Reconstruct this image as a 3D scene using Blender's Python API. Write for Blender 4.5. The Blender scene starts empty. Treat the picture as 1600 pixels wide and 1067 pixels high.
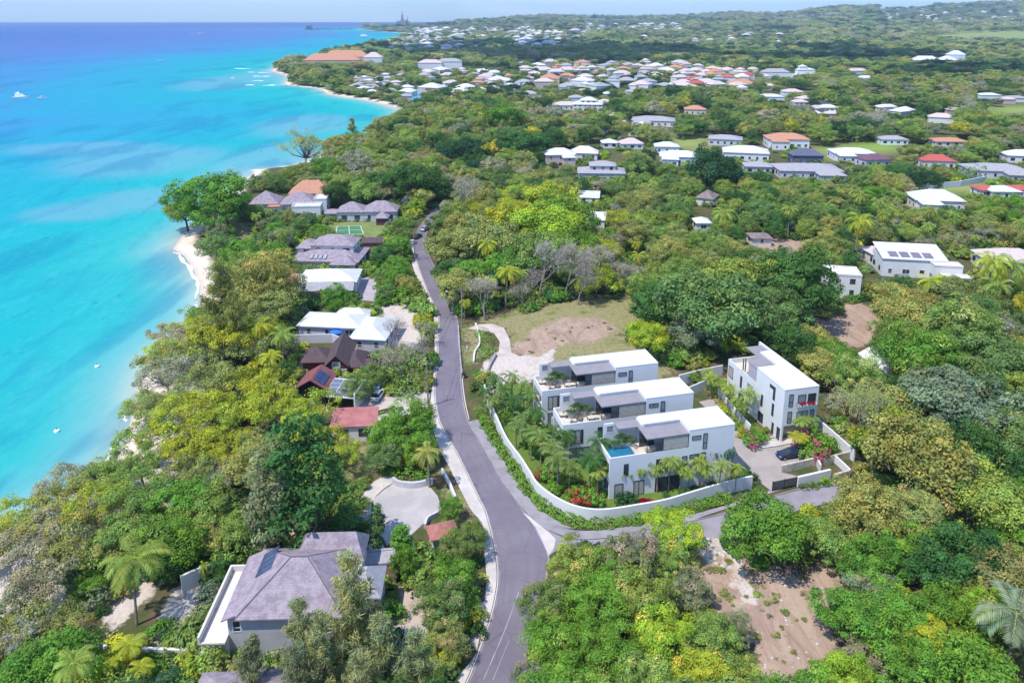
import bpy, bmesh, math, random
import numpy as np
from mathutils import Vector, Matrix
random.seed(7); RNG = np.random.default_rng(11)
SC = bpy.context.scene; COL = SC.collection
rad = math.radians
# ---------------------------------------------------------------- survey: photo pixel (1600 wide) -> point of the place
F, YC, YH, H = 1168., 320., 28., 70.
TH = math.atan((YC-YH)/F); CT, ST = math.cos(TH), math.sin(TH)
def P(x, y, z=0.):
    a = (x-800)/F; b = (YC-y)/F
    t = (z-H)/(-ST+b*CT)
    return (a*t, (CT+b*ST)*t)
def P3(x, y, z=0.):
    p = P(x, y, z); return (p[0], p[1], z)
def Q(X, Y, Z=0.):
    Z = Z-H; d = Y*CT-Z*ST
    if d < 1: d = 1
    return 800+F*X/d, YC-F*(Y*ST+Z*CT)/d
def mpp(Y): return (Y*CT+H*ST)/F          # metres per photo pixel at ground distance Y
AZ = rad(13.6); U = (math.cos(AZ), math.sin(AZ)); V = (-math.sin(AZ), math.cos(AZ))
SEA = -2.0
# ---------------------------------------------------------------- materials
def nt(name):
    m = bpy.data.materials.new(name); m.use_nodes = True
    n = m.node_tree; b = n.nodes['Principled BSDF']; b.inputs['Specular IOR Level'].default_value = .25
    return m, n, b
def mix(n, fac, a, b, blend='MIX'):
    x = n.nodes.new('ShaderNodeMix'); x.data_type = 'RGBA'; x.blend_type = blend
    for i, v in ((0, fac), (6, a), (7, b)):
        if hasattr(v, 'is_output'): n.links.new(v, x.inputs[i])
        else: x.inputs[i].default_value = v if i == 0 else ((*v, 1) if len(v) == 3 else v)
    return x.outputs[2]
def noise(n, scale, detail=4, rough=.6, vec=None, dist=0.):
    t = n.nodes.new('ShaderNodeTexNoise'); t.inputs['Scale'].default_value = scale
    t.inputs['Detail'].default_value = detail; t.inputs['Roughness'].default_value = rough; t.inputs['Distortion'].default_value = dist
    if vec is None: vec = geo(n)
    n.links.new(vec, t.inputs['Vector']); return t.outputs['Fac']
def geo(n):
    g = n.nodes.new('ShaderNodeNewGeometry'); return g.outputs['Position']
def ob(n):
    g = n.nodes.new('ShaderNodeTexCoord'); return g.outputs['Object']
def mapping(n, vec, scale, rot=(0, 0, 0)):
    m = n.nodes.new('ShaderNodeMapping'); n.links.new(vec, m.inputs[0]); m.inputs['Scale'].default_value = scale; m.inputs['Rotation'].default_value = rot
    return m.outputs[0]
def ramp(n, fac, stops, interp='LINEAR'):
    r = n.nodes.new('ShaderNodeValToRGB'); r.color_ramp.interpolation = interp
    e = r.color_ramp.elements
    while len(e) < len(stops): e.new(.5)
    for i, (p, c) in enumerate(stops): e[i].position = p; e[i].color = (*c, 1) if len(c) == 3 else c
    n.links.new(fac, r.inputs[0]); return r.outputs[0]
def mth(n, op, a, b=None, clamp=False):
    m = n.nodes.new('ShaderNodeMath'); m.operation = op; m.use_clamp = clamp
    for i, v in enumerate((a, b)):
        if v is None: continue
        if hasattr(v, 'is_output'): n.links.new(v, m.inputs[i])
        else: m.inputs[i].default_value = v
    return m.outputs[0]
def sstep(n, v, lo, hi):
    m = n.nodes.new('ShaderNodeMapRange'); m.interpolation_type = 'SMOOTHSTEP'
    n.links.new(v, m.inputs[0]); m.inputs[1].default_value = lo; m.inputs[2].default_value = hi; return m.outputs[0]
def bump(n, b, h, st, dist=.1):
    u = n.nodes.new('ShaderNodeBump'); u.inputs['Strength'].default_value = st; u.inputs['Distance'].default_value = dist
    n.links.new(h, u.inputs['Height']); n.links.new(u.outputs[0], b.inputs['Normal'])
def setc(n, b, c):
    if hasattr(c, 'is_output'): n.links.new(c, b.inputs['Base Color'])
    else: b.inputs['Base Color'].default_value = (*c, 1)
def attr(n, name, kind='GEOMETRY'):
    a = n.nodes.new('ShaderNodeAttribute'); a.attribute_name = name; a.attribute_type = kind; return a
MATS = {}
def M(name, c, rough=.7, var=.12, scale=.6, c2=None, spec=.25, metal=0, bmp=0, fine=0.):
    """plain weathered surface: colour with two scales of mottling"""
    if name in MATS: return MATS[name]
    m, n, b = nt(name); b.inputs['Roughness'].default_value = rough; b.inputs['Metallic'].default_value = metal
    b.inputs['Specular IOR Level'].default_value = spec
    f = noise(n, scale, 5, .65); d = tuple(max(0, v*(1-2*var)) for v in c) if c2 is None else c2
    col = mix(n, sstep(n, f, .38, .68), c, d)
    if fine: col = mix(n, mth(n, 'MULTIPLY', noise(n, scale*14, 2), fine), col, (c[0]*.35, c[1]*.35, c[2]*.35))
    setc(n, b, col)
    if bmp: bump(n, b, noise(n, scale*8, 3), bmp)
    MATS[name] = m; return m
def shingle(name, c, c2, scale=1.1):
    if name in MATS: return MATS[name]
    m, n, b = nt(name); b.inputs['Roughness'].default_value = .85
    f = noise(n, scale, 6, .75); f2 = noise(n, 7, 2, .6)
    col = mix(n, sstep(n, f, .35, .65), c, c2)
    col = mix(n, mth(n, 'MULTIPLY', f2, .55), col, tuple(v*.45 for v in c))
    w = n.nodes.new('ShaderNodeTexWave'); w.bands_direction = 'Z'; w.inputs['Scale'].default_value = 2.2; w.inputs['Distortion'].default_value = .6
    n.links.new(ob(n), w.inputs['Vector'])
    col = mix(n, mth(n, 'MULTIPLY', w.outputs['Fac'], .22), col, tuple(v*.5 for v in c2))
    setc(n, b, col); bump(n, b, mth(n, 'ADD', w.outputs['Fac'], f2), .3, .05)
    MATS[name] = m; return m
def glassy(name, c, rough=.08):
    if name in MATS: return MATS[name]
    m, n, b = nt(name); b.inputs['Roughness'].default_value = rough; b.inputs['Specular IOR Level'].default_value = .6
    setc(n, b, mix(n, noise(n, .5, 2), c, tuple(v*.55 for v in c))); MATS[name] = m; return m
def whitewash():
    m, n, b = nt('white_render'); b.inputs['Roughness'].default_value = .8; p = geo(n)
    f = noise(n, .3, 5, .65); st = noise(n, 1.6, 4, .6, mapping(n, p, (1, 1, .07))); g = noise(n, 5, 3)
    c = mix(n, sstep(n, f, .4, .7), (.69, .685, .685), (.655, .65, .645)); c = mix(n, mth(n, 'MULTIPLY', sstep(n, st, .56, .75), .3), c, (.56, .54, .52)); c = mix(n, mth(n, 'MULTIPLY', g, .08), c, (.5, .48, .46)); setc(n, b, c); return m
WHITE = whitewash()
OFFW = M('cream_render', (.66, .62, .57), .8, .06, .4)
LILACW = M('lilac_grey_render', (.56, .53, .57), .8, .08, .4)
GREYW = M('grey_wall_render', (.36, .34, .36), .85, .12, .5)
STONE = M('coral_stone', (.56, .5, .41), .9, .2, 1.6, bmp=.3)
CONC = M('pale_concrete', (.60, .53, .49), .9, .1, .25, fine=.18)
GREYSLAB = M('grey_roof_slab', (.27, .25, .26), .8, .06, .8)
BEIGE = M('beige_decking', (.62, .55, .47), .8, .07, 1.)
BLIND = M('beige_blind', (.42, .39, .34), .8, .1, 2.)
DARKM = M('dark_metal_frame', (.035, .037, .045), .45, .1)
STEEL = M('galvanised_steel', (.4, .4, .4), .4, .1, metal=.6)
GLASS = glassy('window_glass', (.05, .06, .07))
PGLASS = glassy('pale_window_glass', (.30, .33, .34), .15)
GREENGL = glassy('balcony_glass', (.34, .42, .38), .1)
SOLAR = glassy('solar_panel_glass', (.05, .07, .15), .12)
WOODM = M('weathered_timber', (.2, .15, .11), .85, .2, 1.5)
PLASTER_R = M('terracotta_render', (.42, .16, .09), .85, .15)
FABRIC = M('sand_fabric', (.55, .5, .43), .95, .08)
DFABRIC = M('taupe_fabric', (.22, .19, .17), .95, .1)
BARK = M('bark', (.15, .12, .1), .95, .25, 1.2, c2=(.06, .05, .04))
PBARK = M('pale_bark', (.30, .26, .23), .95, .2, 1.2, c2=(.16, .135, .12))
PALMBARK = M('palm_bark', (.27, .23, .19), .95, .2, 2.)
LILAC = shingle('lilac_shingle', (.27, .215, .25), (.46, .385, .43))
BROWNR = shingle('brown_shingle', (.10, .062, .07), (.15, .1, .105))
MAROON = shingle('maroon_shingle', (.22, .075, .075), (.3, .12, .11))
TERRA = shingle('terracotta_tile', (.56, .24, .14), (.62, .34, .23))
REDT = shingle('red_tile', (.5, .09, .08), (.58, .16, .13))
PINKR = shingle('pale_pink_roof', (.62, .48, .45), (.7, .6, .57))
WHITER = M('white_painted_roof', (.64, .63, .635), .6, .08, .3, fine=.12)
GREYR = shingle('grey_shingle', (.36, .34, .36), (.48, .46, .48))
SLATE = shingle('slate_blue_roof', (.1, .11, .17), (.16, .17, .24))
BLUEW = M('blue_white_roof', (.62, .69, .78), .5, .06, .3)
# ---------------------------------------------------------------- mesh collecting
class MB:
    def __init__(s): s.v = []; s.f = []; s.m = []
    def add(s, vs, fs, mi=0, T=None):
        o = len(s.v)
        if T is not None: vs = [tuple(T @ Vector(p)) for p in vs]
        s.v += [tuple(p) for p in vs]; s.f += [tuple(i+o for i in f) for f in fs]; s.m += [mi]*len(fs); return s
    def box(s, x0, x1, y0, y1, z0, z1, mi=0, T=None):
        return s.add([(x0, y0, z0), (x1, y0, z0), (x1, y1, z0), (x0, y1, z0), (x0, y0, z1), (x1, y0, z1), (x1, y1, z1), (x0, y1, z1)],
                     [(3, 2, 1, 0), (4, 5, 6, 7), (0, 1, 5, 4), (1, 2, 6, 5), (2, 3, 7, 6), (3, 0, 4, 7)], mi, T)
    def prism(s, poly, z0, z1, mi=0, mtop=None):
        k = len(poly)
        ar = sum(poly[i][0]*poly[(i+1) % k][1]-poly[(i+1) % k][0]*poly[i][1] for i in range(k))
        if ar < 0: poly = poly[::-1]
        o = len(s.v); s.v += [(p[0], p[1], z0) for p in poly]+[(p[0], p[1], z1) for p in poly]
        s.f.append(tuple(o+k+i for i in range(k))); s.m.append(mi if mtop is None else mtop)
        s.f.append(tuple(o+k-1-i for i in range(k))); s.m.append(mi)
        for i in range(k):
            j = (i+1) % k; s.f.append((o+i, o+j, o+k+j, o+k+i)); s.m.append(mi)
        return s
    def tube(s, pts, rs, n=6, mi=0, cap=True):
        pts = [Vector(p) for p in pts]; o = len(s.v); k = len(pts)
        if not hasattr(rs, '__len__'): rs = [rs]*k
        for i, p in enumerate(pts):
            d = (pts[min(i+1, k-1)]-pts[max(i-1, 0)]).normalized()
            a = d.cross(Vector((0, 0, 1)) if abs(d.z) < .9 else Vector((1, 0, 0))).normalized(); b = d.cross(a)
            for j in range(n):
                t = 2*math.pi*j/n; s.v.append(tuple(p+(a*math.cos(t)+b*math.sin(t))*rs[i]))
        for i in range(k-1):
            for j in range(n):
                q = (j+1) % n; s.f.append((o+i*n+j, o+i*n+q, o+(i+1)*n+q, o+(i+1)*n+j)); s.m.append(mi)
        if cap:
            s.f.append(tuple(o+j for j in range(n))[::-1]); s.m.append(mi)
            s.f.append(tuple(o+(k-1)*n+j for j in range(n))); s.m.append(mi)
        return s
    def hip(s, x0, x1, y0, y1, z, h, over=.5, ridge=.5, gable=False, mi=0, th=.18):
        """hip (or gable) roof over a rectangle, ridge along the longer side"""
        x0 -= over; x1 += over; y0 -= over; y1 += over
        if gable:
            ax = x1-x0 >= y1-y0
            for sgn in (0, 1):
                if ax: e0, e1 = ((y0, (y0+y1)/2), (y1, (y0+y1)/2))[sgn]; q = [(x0, e0, z), (x1, e0, z), (x1, e1, z+h), (x0, e1, z+h)]
                else: e0, e1 = ((x0, (x0+x1)/2), (x1, (x0+x1)/2))[sgn]; q = [(e0, y0, z), (e0, y1, z), (e1, y1, z+h), (e1, y0, z+h)]
                if (sgn == 1) == ax: q = [q[1], q[0], q[3], q[2]]
                s.add(q+[(a, b, c-th) for a, b, c in q], [(0, 1, 2, 3), (7, 6, 5, 4), (4, 5, 1, 0), (5, 6, 2, 1), (6, 7, 3, 2), (7, 4, 0, 3)], mi)
            return s
        w, d = x1-x0, y1-y0; b = z-th
        if w >= d:
            ins = 0 if gable else min(d/2*2*ridge, w/2-.01)
            r0 = (x0+ins, (y0+y1)/2, z+h); r1 = (x1-ins, (y0+y1)/2, z+h)
            top = [(0, 1, 5, 4), (1, 2, 5), (2, 3, 4, 5), (3, 0, 4)]
        else:
            ins = 0 if gable else min(w/2*2*ridge, d/2-.01)
            r0 = ((x0+x1)/2, y0+ins, z+h); r1 = ((x0+x1)/2, y1-ins, z+h)
            top = [(0, 1, 4), (1, 2, 5, 4), (2, 3, 5), (3, 0, 4, 5)]
        vs = [(x0, y0, z), (x1, y0, z), (x1, y1, z), (x0, y1, z), r0, r1, (x0, y0, b), (x1, y0, b), (x1, y1, b), (x0, y1, b)]
        return s.add(vs, top+[(6, 7, 1, 0), (7, 8, 2, 1), (8, 9, 3, 2), (9, 6, 0, 3), (9, 8, 7, 6)], mi)
    def strip(s, L, R, z, mi=0):
        o = len(s.v); k = len(L)
        s.v += [(p[0], p[1], z) for p in L]+[(p[0], p[1], z) for p in R]
        for i in range(k-1): s.f.append((o+i, o+k+i, o+k+i+1, o+i+1)); s.m.append(mi)
        return s
    def wallstrip(s, path, th, z0, z1, mi=0):
        k = len(path); L = offset(path, th/2); R = offset(path, -th/2); o = len(s.v)
        for z in (z0, z1): s.v += [(p[0], p[1], z) for p in L]+[(p[0], p[1], z) for p in R]
        for i in range(k-1):
            s.f += [(o+2*k+i+1, o+2*k+i, o+3*k+i, o+3*k+i+1), (o+i, o+2*k+i, o+2*k+i+1, o+i+1)[::-1], (o+k+i, o+3*k+i, o+3*k+i+1, o+k+i+1)]; s.m += [mi]*3
        s.f += [(o, o+k, o+3*k, o+2*k), (o+k-1, o+2*k-1, o+4*k-1, o+3*k-1)[::-1]]; s.m += [mi]*2
        return s
    def build(s, name, mats, parent=None, loc=None, rotz=0, smooth=False):
        me = bpy.data.meshes.new(name); me.from_pydata(s.v, [], s.f)
        mats = mats if isinstance(mats, (list, tuple)) else [mats]
        for m in mats: me.materials.append(m)
        me.polygons.foreach_set('material_index', s.m)
        if smooth: me.polygons.foreach_set('use_smooth', [True]*len(s.f))
        me.update(); o = bpy.data.objects.new(name, me); COL.objects.link(o)
        if parent: o.parent = parent
        if loc: o.location = loc; o.rotation_euler.z = rotz
        return o
def offset(path, d):
    out = []; k = len(path)
    for i in range(k):
        a = path[max(i-1, 0)]; b = path[min(i+1, k-1)]
        dx, dy = b[0]-a[0], b[1]-a[1]; l = math.hypot(dx, dy) or 1
        out.append((path[i][0]-dy/l*d, path[i][1]+dx/l*d))
    return out
def smooth_path(pts, n=6):
    out = []; k = len(pts)
    for i in range(k-1):
        p0, p1, p2, p3 = pts[max(i-1, 0)], pts[i], pts[i+1], pts[min(i+2, k-1)]
        for j in range(n):
            t = j/n
            out.append(tuple(.5*((2*p1[c])+(-p0[c]+p2[c])*t+(2*p0[c]-5*p1[c]+4*p2[c]-p3[c])*t*t+(-p0[c]+3*p1[c]-3*p2[c]+p3[c])*t**3) for c in (0, 1)))
    out.append(tuple(pts[-1])); return out
def PP(l, z=0.): return [P(x, y, z) for x, y in l]
def tag(o, label=None, cat=None, group=None, kind=None):
    if label: o['label'] = label
    if cat: o['category'] = cat
    if group: o['group'] = group
    if kind: o['kind'] = kind
    return o
def thing(name, label, cat, loc=(0, 0, 0), rotz=0, group=None):
    o = bpy.data.objects.new(name, None); COL.objects.link(o); o.location = loc; o.rotation_euler.z = rotz
    o.empty_display_size = .5
    return tag(o, label, cat, group)
def struct(o): o['kind'] = 'structure'; return o
def copy_tree(o, loc, rotz, label=None, group=None, scale=None):
    r = o.copy(); COL.objects.link(r); r.location = loc; r.rotation_euler.z = rotz
    if label: r['label'] = label
    if group: r['group'] = group
    if scale: r.scale = scale
    for ch in list(o.children):
        c = ch.copy(); COL.objects.link(c); c.parent = r
        for g in list(ch.children):
            d = g.copy(); COL.objects.link(d); d.parent = c
    return r
def inpoly(x, y, poly):
    c = False; j = len(poly)-1
    for i in range(len(poly)):
        xi, yi = poly[i]; xj, yj = poly[j]
        if (yi > y) != (yj > y) and x < (xj-xi)*(y-yi)/(yj-yi)+xi: c = not c
        j = i
    return c
def sdpoly(X, Y, poly):
    """signed distance (numpy), negative inside"""
    d = np.full(X.shape, 1e9); ins = np.zeros(X.shape, bool); k = len(poly)
    for i in range(k):
        ax, ay = poly[i]; bx, by = poly[(i+1) % k]; ex, ey = bx-ax, by-ay
        t = np.clip(((X-ax)*ex+(Y-ay)*ey)/(ex*ex+ey*ey+1e-9), 0, 1)
        d = np.minimum(d, np.hypot(X-ax-t*ex, Y-ay-t*ey))
        cond = ((ay > Y) != (by > Y)); xx = np.where(cond, ex*(Y-ay)/(ey if abs(ey) > 1e-9 else 1e-9)+ax, -1e18)
        ins ^= cond & (X < xx)
    return np.where(ins, -d, d)
ORD = ['', 'first', 'second', 'third', 'fourth', 'fifth', 'sixth', 'seventh', 'eighth', 'ninth', 'tenth', 'eleventh', 'twelfth', 'thirteenth', 'fourteenth', 'fifteenth', 'sixteenth', 'seventeenth', 'eighteenth', 'nineteenth', 'twentieth']
TENS = {2: 'twenty', 3: 'thirty', 4: 'forty', 5: 'fifty', 6: 'sixty', 7: 'seventy', 8: 'eighty'}
def ordinal(n):
    if n <= 20: return ORD[n]
    t, r = divmod(n, 10)
    return TENS[t]+'-'+ORD[r] if r else TENS[t][:-1]+'ieth'
# ================================================================ LAND, SEA
coast_px = [(-140, 1000), (-60, 890), (0, 838), (60, 800), (110, 778), (150, 757), (175, 727), (196, 690), (206, 650), (217, 600), (238, 560), (270, 530), (304, 508), (313, 480), (313, 450), (303, 422), (288, 400), (270, 389), (282, 372), (310, 352), (345, 325), (370, 292), (400, 266), (440, 262), (475, 255), (520, 235), (570, 212), (610, 196), (632, 184), (628, 172), (607, 165), (575, 157), (540, 152), (512, 147), (500, 139), (445, 133), (452, 120), (424, 111), (438, 101), (470, 92), (520, 86), (550, 80), (585, 75), (600, 68), (622, 60), (650, 53), (600, 50), (556, 46)]
coast = [(-95, -60), (-84, 20)]+PP(coast_px, SEA)
cx, cy = coast[-1]
sea_poly = coast+[(cx+700, cy+1500), (cx+900, 13500), (-16000, 13500), (-16000, -200)]
# skyline of the inland hills: photo column -> photo row
sky_px = [(400, 40), (556, 43), (590, 40), (640, 37), (720, 35), (800, 31), (850, 29.5), (900, 31), (1000, 31), (1080, 29), (1150, 26), (1200, 27), (1240, 25), (1275, 19), (1300, 17), (1345, 17), (1358, 15), (1372, 17), (1420, 17), (1470, 14), (1520, 12), (1600, 10), (1900, 6), (3000, 0)]
skx = np.array([p[0] for p in sky_px], float); skh = np.array([H+(YH-p[1])*1.03/F*6500 for p in sky_px])
def hill(X, Y):
    d = np.maximum(Y, 1); px = 800+F*1.03*X/d
    h = np.interp(px, skx, skh)
    t = np.clip((Y-1900)/4600, 0, 1); t = t*t*(3-2*t)
    back = np.clip((Y-7000)/4000, 0, 1)
    return np.maximum(h*t*(1-.6*back)+6*t*np.sin(X*.004+Y*.0021)*np.cos(Y*.0013-X*.0011), 0)
def ground_z(X, Y, sd=None):
    if sd is None: sd = sdpoly(X, Y, sea_poly)       # >0 on land
    w = 12+np.clip(Y-300, 0, 2000)*.012
    z = -2.9+np.clip((sd+.31*w)/w, 0, 1)*2.9
    return z+np.where(sd > 0, hill(X, Y)*np.clip(sd/350, 0, 1), 0)
def PH(px, py):
    a = (px-800)/F; b = (YC-py)/F; dy = CT+b*ST; dz = -ST+b*CT
    t = np.geomspace(300, 11000, 3000); X, Y, Z = a*t, dy*t, H+dz*t
    g = hill(X, Y); k = np.argmax(Z <= g)
    if not (Z <= g).any(): return None
    return float(X[k]), float(Y[k]), float(g[k])
def axis(lo, hi, step, far_lo, far_hi, g):
    a = list(np.arange(lo, hi+step, step)); s = step; x = a[-1]
    while x < far_hi: s *= g; x += s; a.append(x)
    s = step; x = lo
    while x > far_lo: s *= g; x -= s; a.insert(0, x)
    return np.array(a)
def grid(xs, ys, Z, name, mat, attrs):
    nx, ny = len(xs), len(ys); X, Y = np.meshgrid(xs, ys)
    co = np.stack([X, Y, Z], -1).reshape(-1, 3)
    i = np.arange(nx*ny).reshape(ny, nx)
    f = np.stack([i[:-1, :-1], i[:-1, 1:], i[1:, 1:], i[1:, :-1]], -1).reshape(-1, 4)
    o = npmesh(name, co, f, mat)
    for k, a in attrs.items():
        if a.ndim == 2: t = o.data.attributes.new(k, 'FLOAT', 'POINT'); t.data.foreach_set('value', a.ravel().astype(np.float32))
        else: t = o.data.attributes.new(k, 'FLOAT_COLOR', 'POINT'); t.data.foreach_set('color', a.reshape(-1, 4).ravel().astype(np.float32))
    o.data.polygons.foreach_set('use_smooth', [True]*len(f)); return o
def npdata(name, co, f, mats):
    me = bpy.data.meshes.new(name); co = np.asarray(co, np.float32); f = np.asarray(f, np.int32)
    me.vertices.add(len(co)); me.vertices.foreach_set('co', co.ravel())
    k = f.shape[1]; me.loops.add(f.size); me.loops.foreach_set('vertex_index', f.ravel())
    me.polygons.add(len(f)); me.polygons.foreach_set('loop_start', np.arange(0, f.size, k, dtype=np.int32))
    me.update(calc_edges=True)
    for m in (mats if isinstance(mats, (list, tuple)) else [mats]): me.materials.append(m)
    return me
def npmesh(name, co, f, mat, parent=None):
    o = bpy.data.objects.new(name, npdata(name, co, f, mat)); COL.objects.link(o)
    if parent: o.parent = parent
    return o
# zones painted on the ground as what the soil is there (real surface cover)
Z_DIRT = [[(838, 512), (880, 496), (935, 496), (962, 512), (930, 536), (885, 536), (845, 556), (806, 566), (800, 545)],
          [(1092, 858), (1150, 848), (1185, 884), (1240, 872), (1322, 872), (1326, 912), (1292, 945), (1318, 1000), (1280, 1040), (1250, 1120), (1175, 1120), (1186, 1010), (1120, 975), (1080, 920)],
          [(1262, 502), (1330, 470), (1388, 488), (1378, 520), (1335, 548), (1288, 528)], [(400, 800), (470, 820), (545, 800), (560, 850), (520, 870), (400, 870), (330, 850)],
          [(1185, 395), (1180, 372), (1290, 375), (1295, 400)], [(1300, 640), (1370, 620), (1400, 660), (1370, 700), (1310, 690)]]
Z_PALE = [[(205, 690), (240, 585), (300, 545), (330, 640), (300, 760), (330, 850), (250, 900), (100, 985), (-40, 1020), (-40, 900), (110, 795)], [(775, 548), (800, 552), (840, 556), (868, 545), (862, 565), (838, 592), (800, 614), (768, 612), (746, 590), (756, 566)],
          [(1103, 838), (1130, 835), (1152, 868), (1160, 905), (1190, 930), (1180, 950), (1150, 925), (1135, 880)],
          [(590, 478), (635, 470), (655, 480), (665, 530), (640, 550), (600, 540)], [(575, 600), (668, 612), (668, 645), (560, 655), (560, 610)],
          [(590, 560), (612, 555), (620, 590), (590, 600)], [(455, 560), (500, 580), (460, 620), (430, 600)], [(470, 450), (500, 450), (500, 475), (455, 480)],
          [(620, 915), (668, 915), (668, 985), (640, 1067), (600, 1067)], [(545, 250), (552, 240), (590, 245), (560, 300)],
          [(270, 920), (320, 905), (310, 960), (250, 1010), (230, 990)], [(150, 900), (230, 880), (270, 900), (170, 990)], [(1340, 560), (1395, 545), (1420, 600), (1340, 620)],
          [(200, 1020), (420, 1030), (420, 1110), (160, 1110)]]
Z_GRASS = [[(745, 500), (790, 488), (840, 474), (900, 462), (990, 458), (1004, 500), (975, 525), (1000, 560), (940, 565), (900, 560), (850, 585), (812, 590), (800, 545), (790, 512)], [(728, 512), (752, 515), (770, 545), (742, 570), (728, 560)], [(840, 470), (985, 455), (1000, 470), (990, 500), (930, 505), (850, 500)],
           [(690, 732), (705, 730), (745, 812), (752, 840), (730, 850), (715, 790)], [(330, 345), (395, 335), (395, 375), (340, 380)], [(395, 380), (470, 375), (480, 395), (400, 398)],
           [(500, 352), (600, 345), (605, 372), (515, 372)], [(525, 690), (600, 690), (610, 735), (545, 770), (530, 720)], [(1345, 325), (1470, 315), (1475, 350), (1440, 370)], [(1040, 250), (1120, 215), (1100, 235)],
           [(880, 525), (1000, 520), (1060, 590), (1000, 600), (880, 560)], [(600, 455), (640, 455), (650, 480), (605, 470)]]
Z_FIELD = [[(1415, 62), (1500, 52), (1640, 49), (1640, 72), (1560, 66), (1480, 68)], [(1260, 232), (1400, 218), (1420, 235), (1300, 250)], [(1530, 168), (1640, 165), (1640, 178), (1550, 178)],
           [(1430, 290), (1540, 282), (1560, 300), (1430, 305)], [(1120, 210), (1000, 222), (1040, 235), (1110, 230)]]
def zone(X, Y, polys, soft):
    w = np.zeros(X.shape)
    for pl in polys:
        d = sdpoly(X, Y, PP(pl)); s = soft*(1+np.clip(min(p[1] for p in PP(pl))-150, 0, 3000)*.01)
        w = np.maximum(w, np.clip(.5-d/(2*s), 0, 1))
    return w
xs = axis(-135, 200, 1.6, -2500, 9000, 1.045); ys = axis(40, 330, 1.6, -150, 12500, 1.035)
GX, GY = np.meshgrid(xs, ys); gsd = sdpoly(GX, GY, sea_poly); GZ = ground_z(GX, GY, gsd)
zc = np.stack([zone(GX, GY, Z_DIRT, 2.2), zone(GX, GY, Z_PALE, 1.2), zone(GX, GY, Z_GRASS, 5.), zone(GX, GY, Z_FIELD, 3.)], -1)
def ground_mat():
    m, n, b = nt('ground_cover'); b.inputs['Roughness'].default_value = .95; b.inputs['Specular IOR Level'].default_value = .05
    z = attr(n, 'zones'); sep = n.nodes.new('ShaderNodeSeparateColor'); n.links.new(z.outputs['Color'], sep.inputs[0])
    shore = attr(n, 'shore').outputs['Fac']; p = geo(n)
    n1 = noise(n, .25, 6, .7); n2 = noise(n, 1.3, 5, .7); n3 = noise(n, .0045, 6, .6); n4 = noise(n, .02, 6, .7)
    litter = mix(n, sstep(n, n1, .4, .6), (.13, .095, .055), (.06, .085, .025))
    far = ramp(n, n3, [(.3, (.045, .075, .03)), (.45, (.085, .12, .04)), (.55, (.15, .17, .06)), (.66, (.07, .1, .035)), (.8, (.17, .17, .08))])
    far = mix(n, sstep(n, n4, .35, .65), far, mix(n, .5, far, (.04, .06, .02)))
    sp = n.nodes.new('ShaderNodeSeparateXYZ'); n.links.new(p, sp.inputs[0])
    base = mix(n, sstep(n, sp.outputs['Y'], 250, 700), litter, far)
    edge = mth(n, 'MULTIPLY', mth(n, 'SUBTRACT', n1, .5), 1.7)
    edge = mth(n, 'ADD', edge, mth(n, 'MULTIPLY', mth(n, 'SUBTRACT', n2, .5), .7))
    def w(ch): return sstep(n, mth(n, 'ADD', sep.outputs[ch], edge), .38, .62)
    wave = noise(n, .35, 6, .75, mapping(n, p, (1, .35, 1), (0, 0, .6)), 1.2)
    dirt = ramp(n, wave, [(.3, (.24, .16, .12)), (.5, (.36, .25, .19)), (.62, (.42, .31, .23)), (.75, (.25, .2, .09))])
    dirt = mix(n, sstep(n, n2, .56, .72), dirt, (.19, .19, .07))
    pale = mix(n, sstep(n, n2, .35, .7), (.58, .50, .44), (.48, .40, .34)); pale = mix(n, sstep(n, wave, .5, .72), pale, (.40, .32, .25))
    pale = mix(n, sstep(n, n1, .6, .75), pale, (.27, .25, .12))
    grass = mix(n, sstep(n, n2, .4, .6), (.21, .205, .08), (.31, .255, .14)); grass = mix(n, sstep(n, n1, .5, .66), grass, (.13, .175, .045))
    field = mix(n, sstep(n, n4, .4, .6), (.2, .29, .06), (.27, .28, .1))
    c = mix(n, w(2), base, grass); c = mix(n, w(0), c, dirt); c = mix(n, w(1), c, pale)
    c = mix(n, z.outputs['Alpha'], c, field)
    sand = mix(n, noise(n, .3, 4), (.70, .57, .46), (.6, .47, .38))
    sl = mth(n, 'ADD', shore, mth(n, 'MULTIPLY', mth(n, 'SUBTRACT', n1, .5), 6))
    c = mix(n, sstep(n, sl, 8., 4.), c, sand)
    wet = mix(n, sstep(n, mth(n, 'ADD', shore, mth(n, 'MULTIPLY', n1, 3.)), 3.5, 1.5), c, (.5, .42, .34))
    setc(n, b, wet); bump(n, b, mth(n, 'ADD', n2, n1), .35, .3); return m
gm = ground_mat()
struct(grid(xs, ys, GZ, 'ground', gm, {'zones': zc, 'shore': gsd}))
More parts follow.
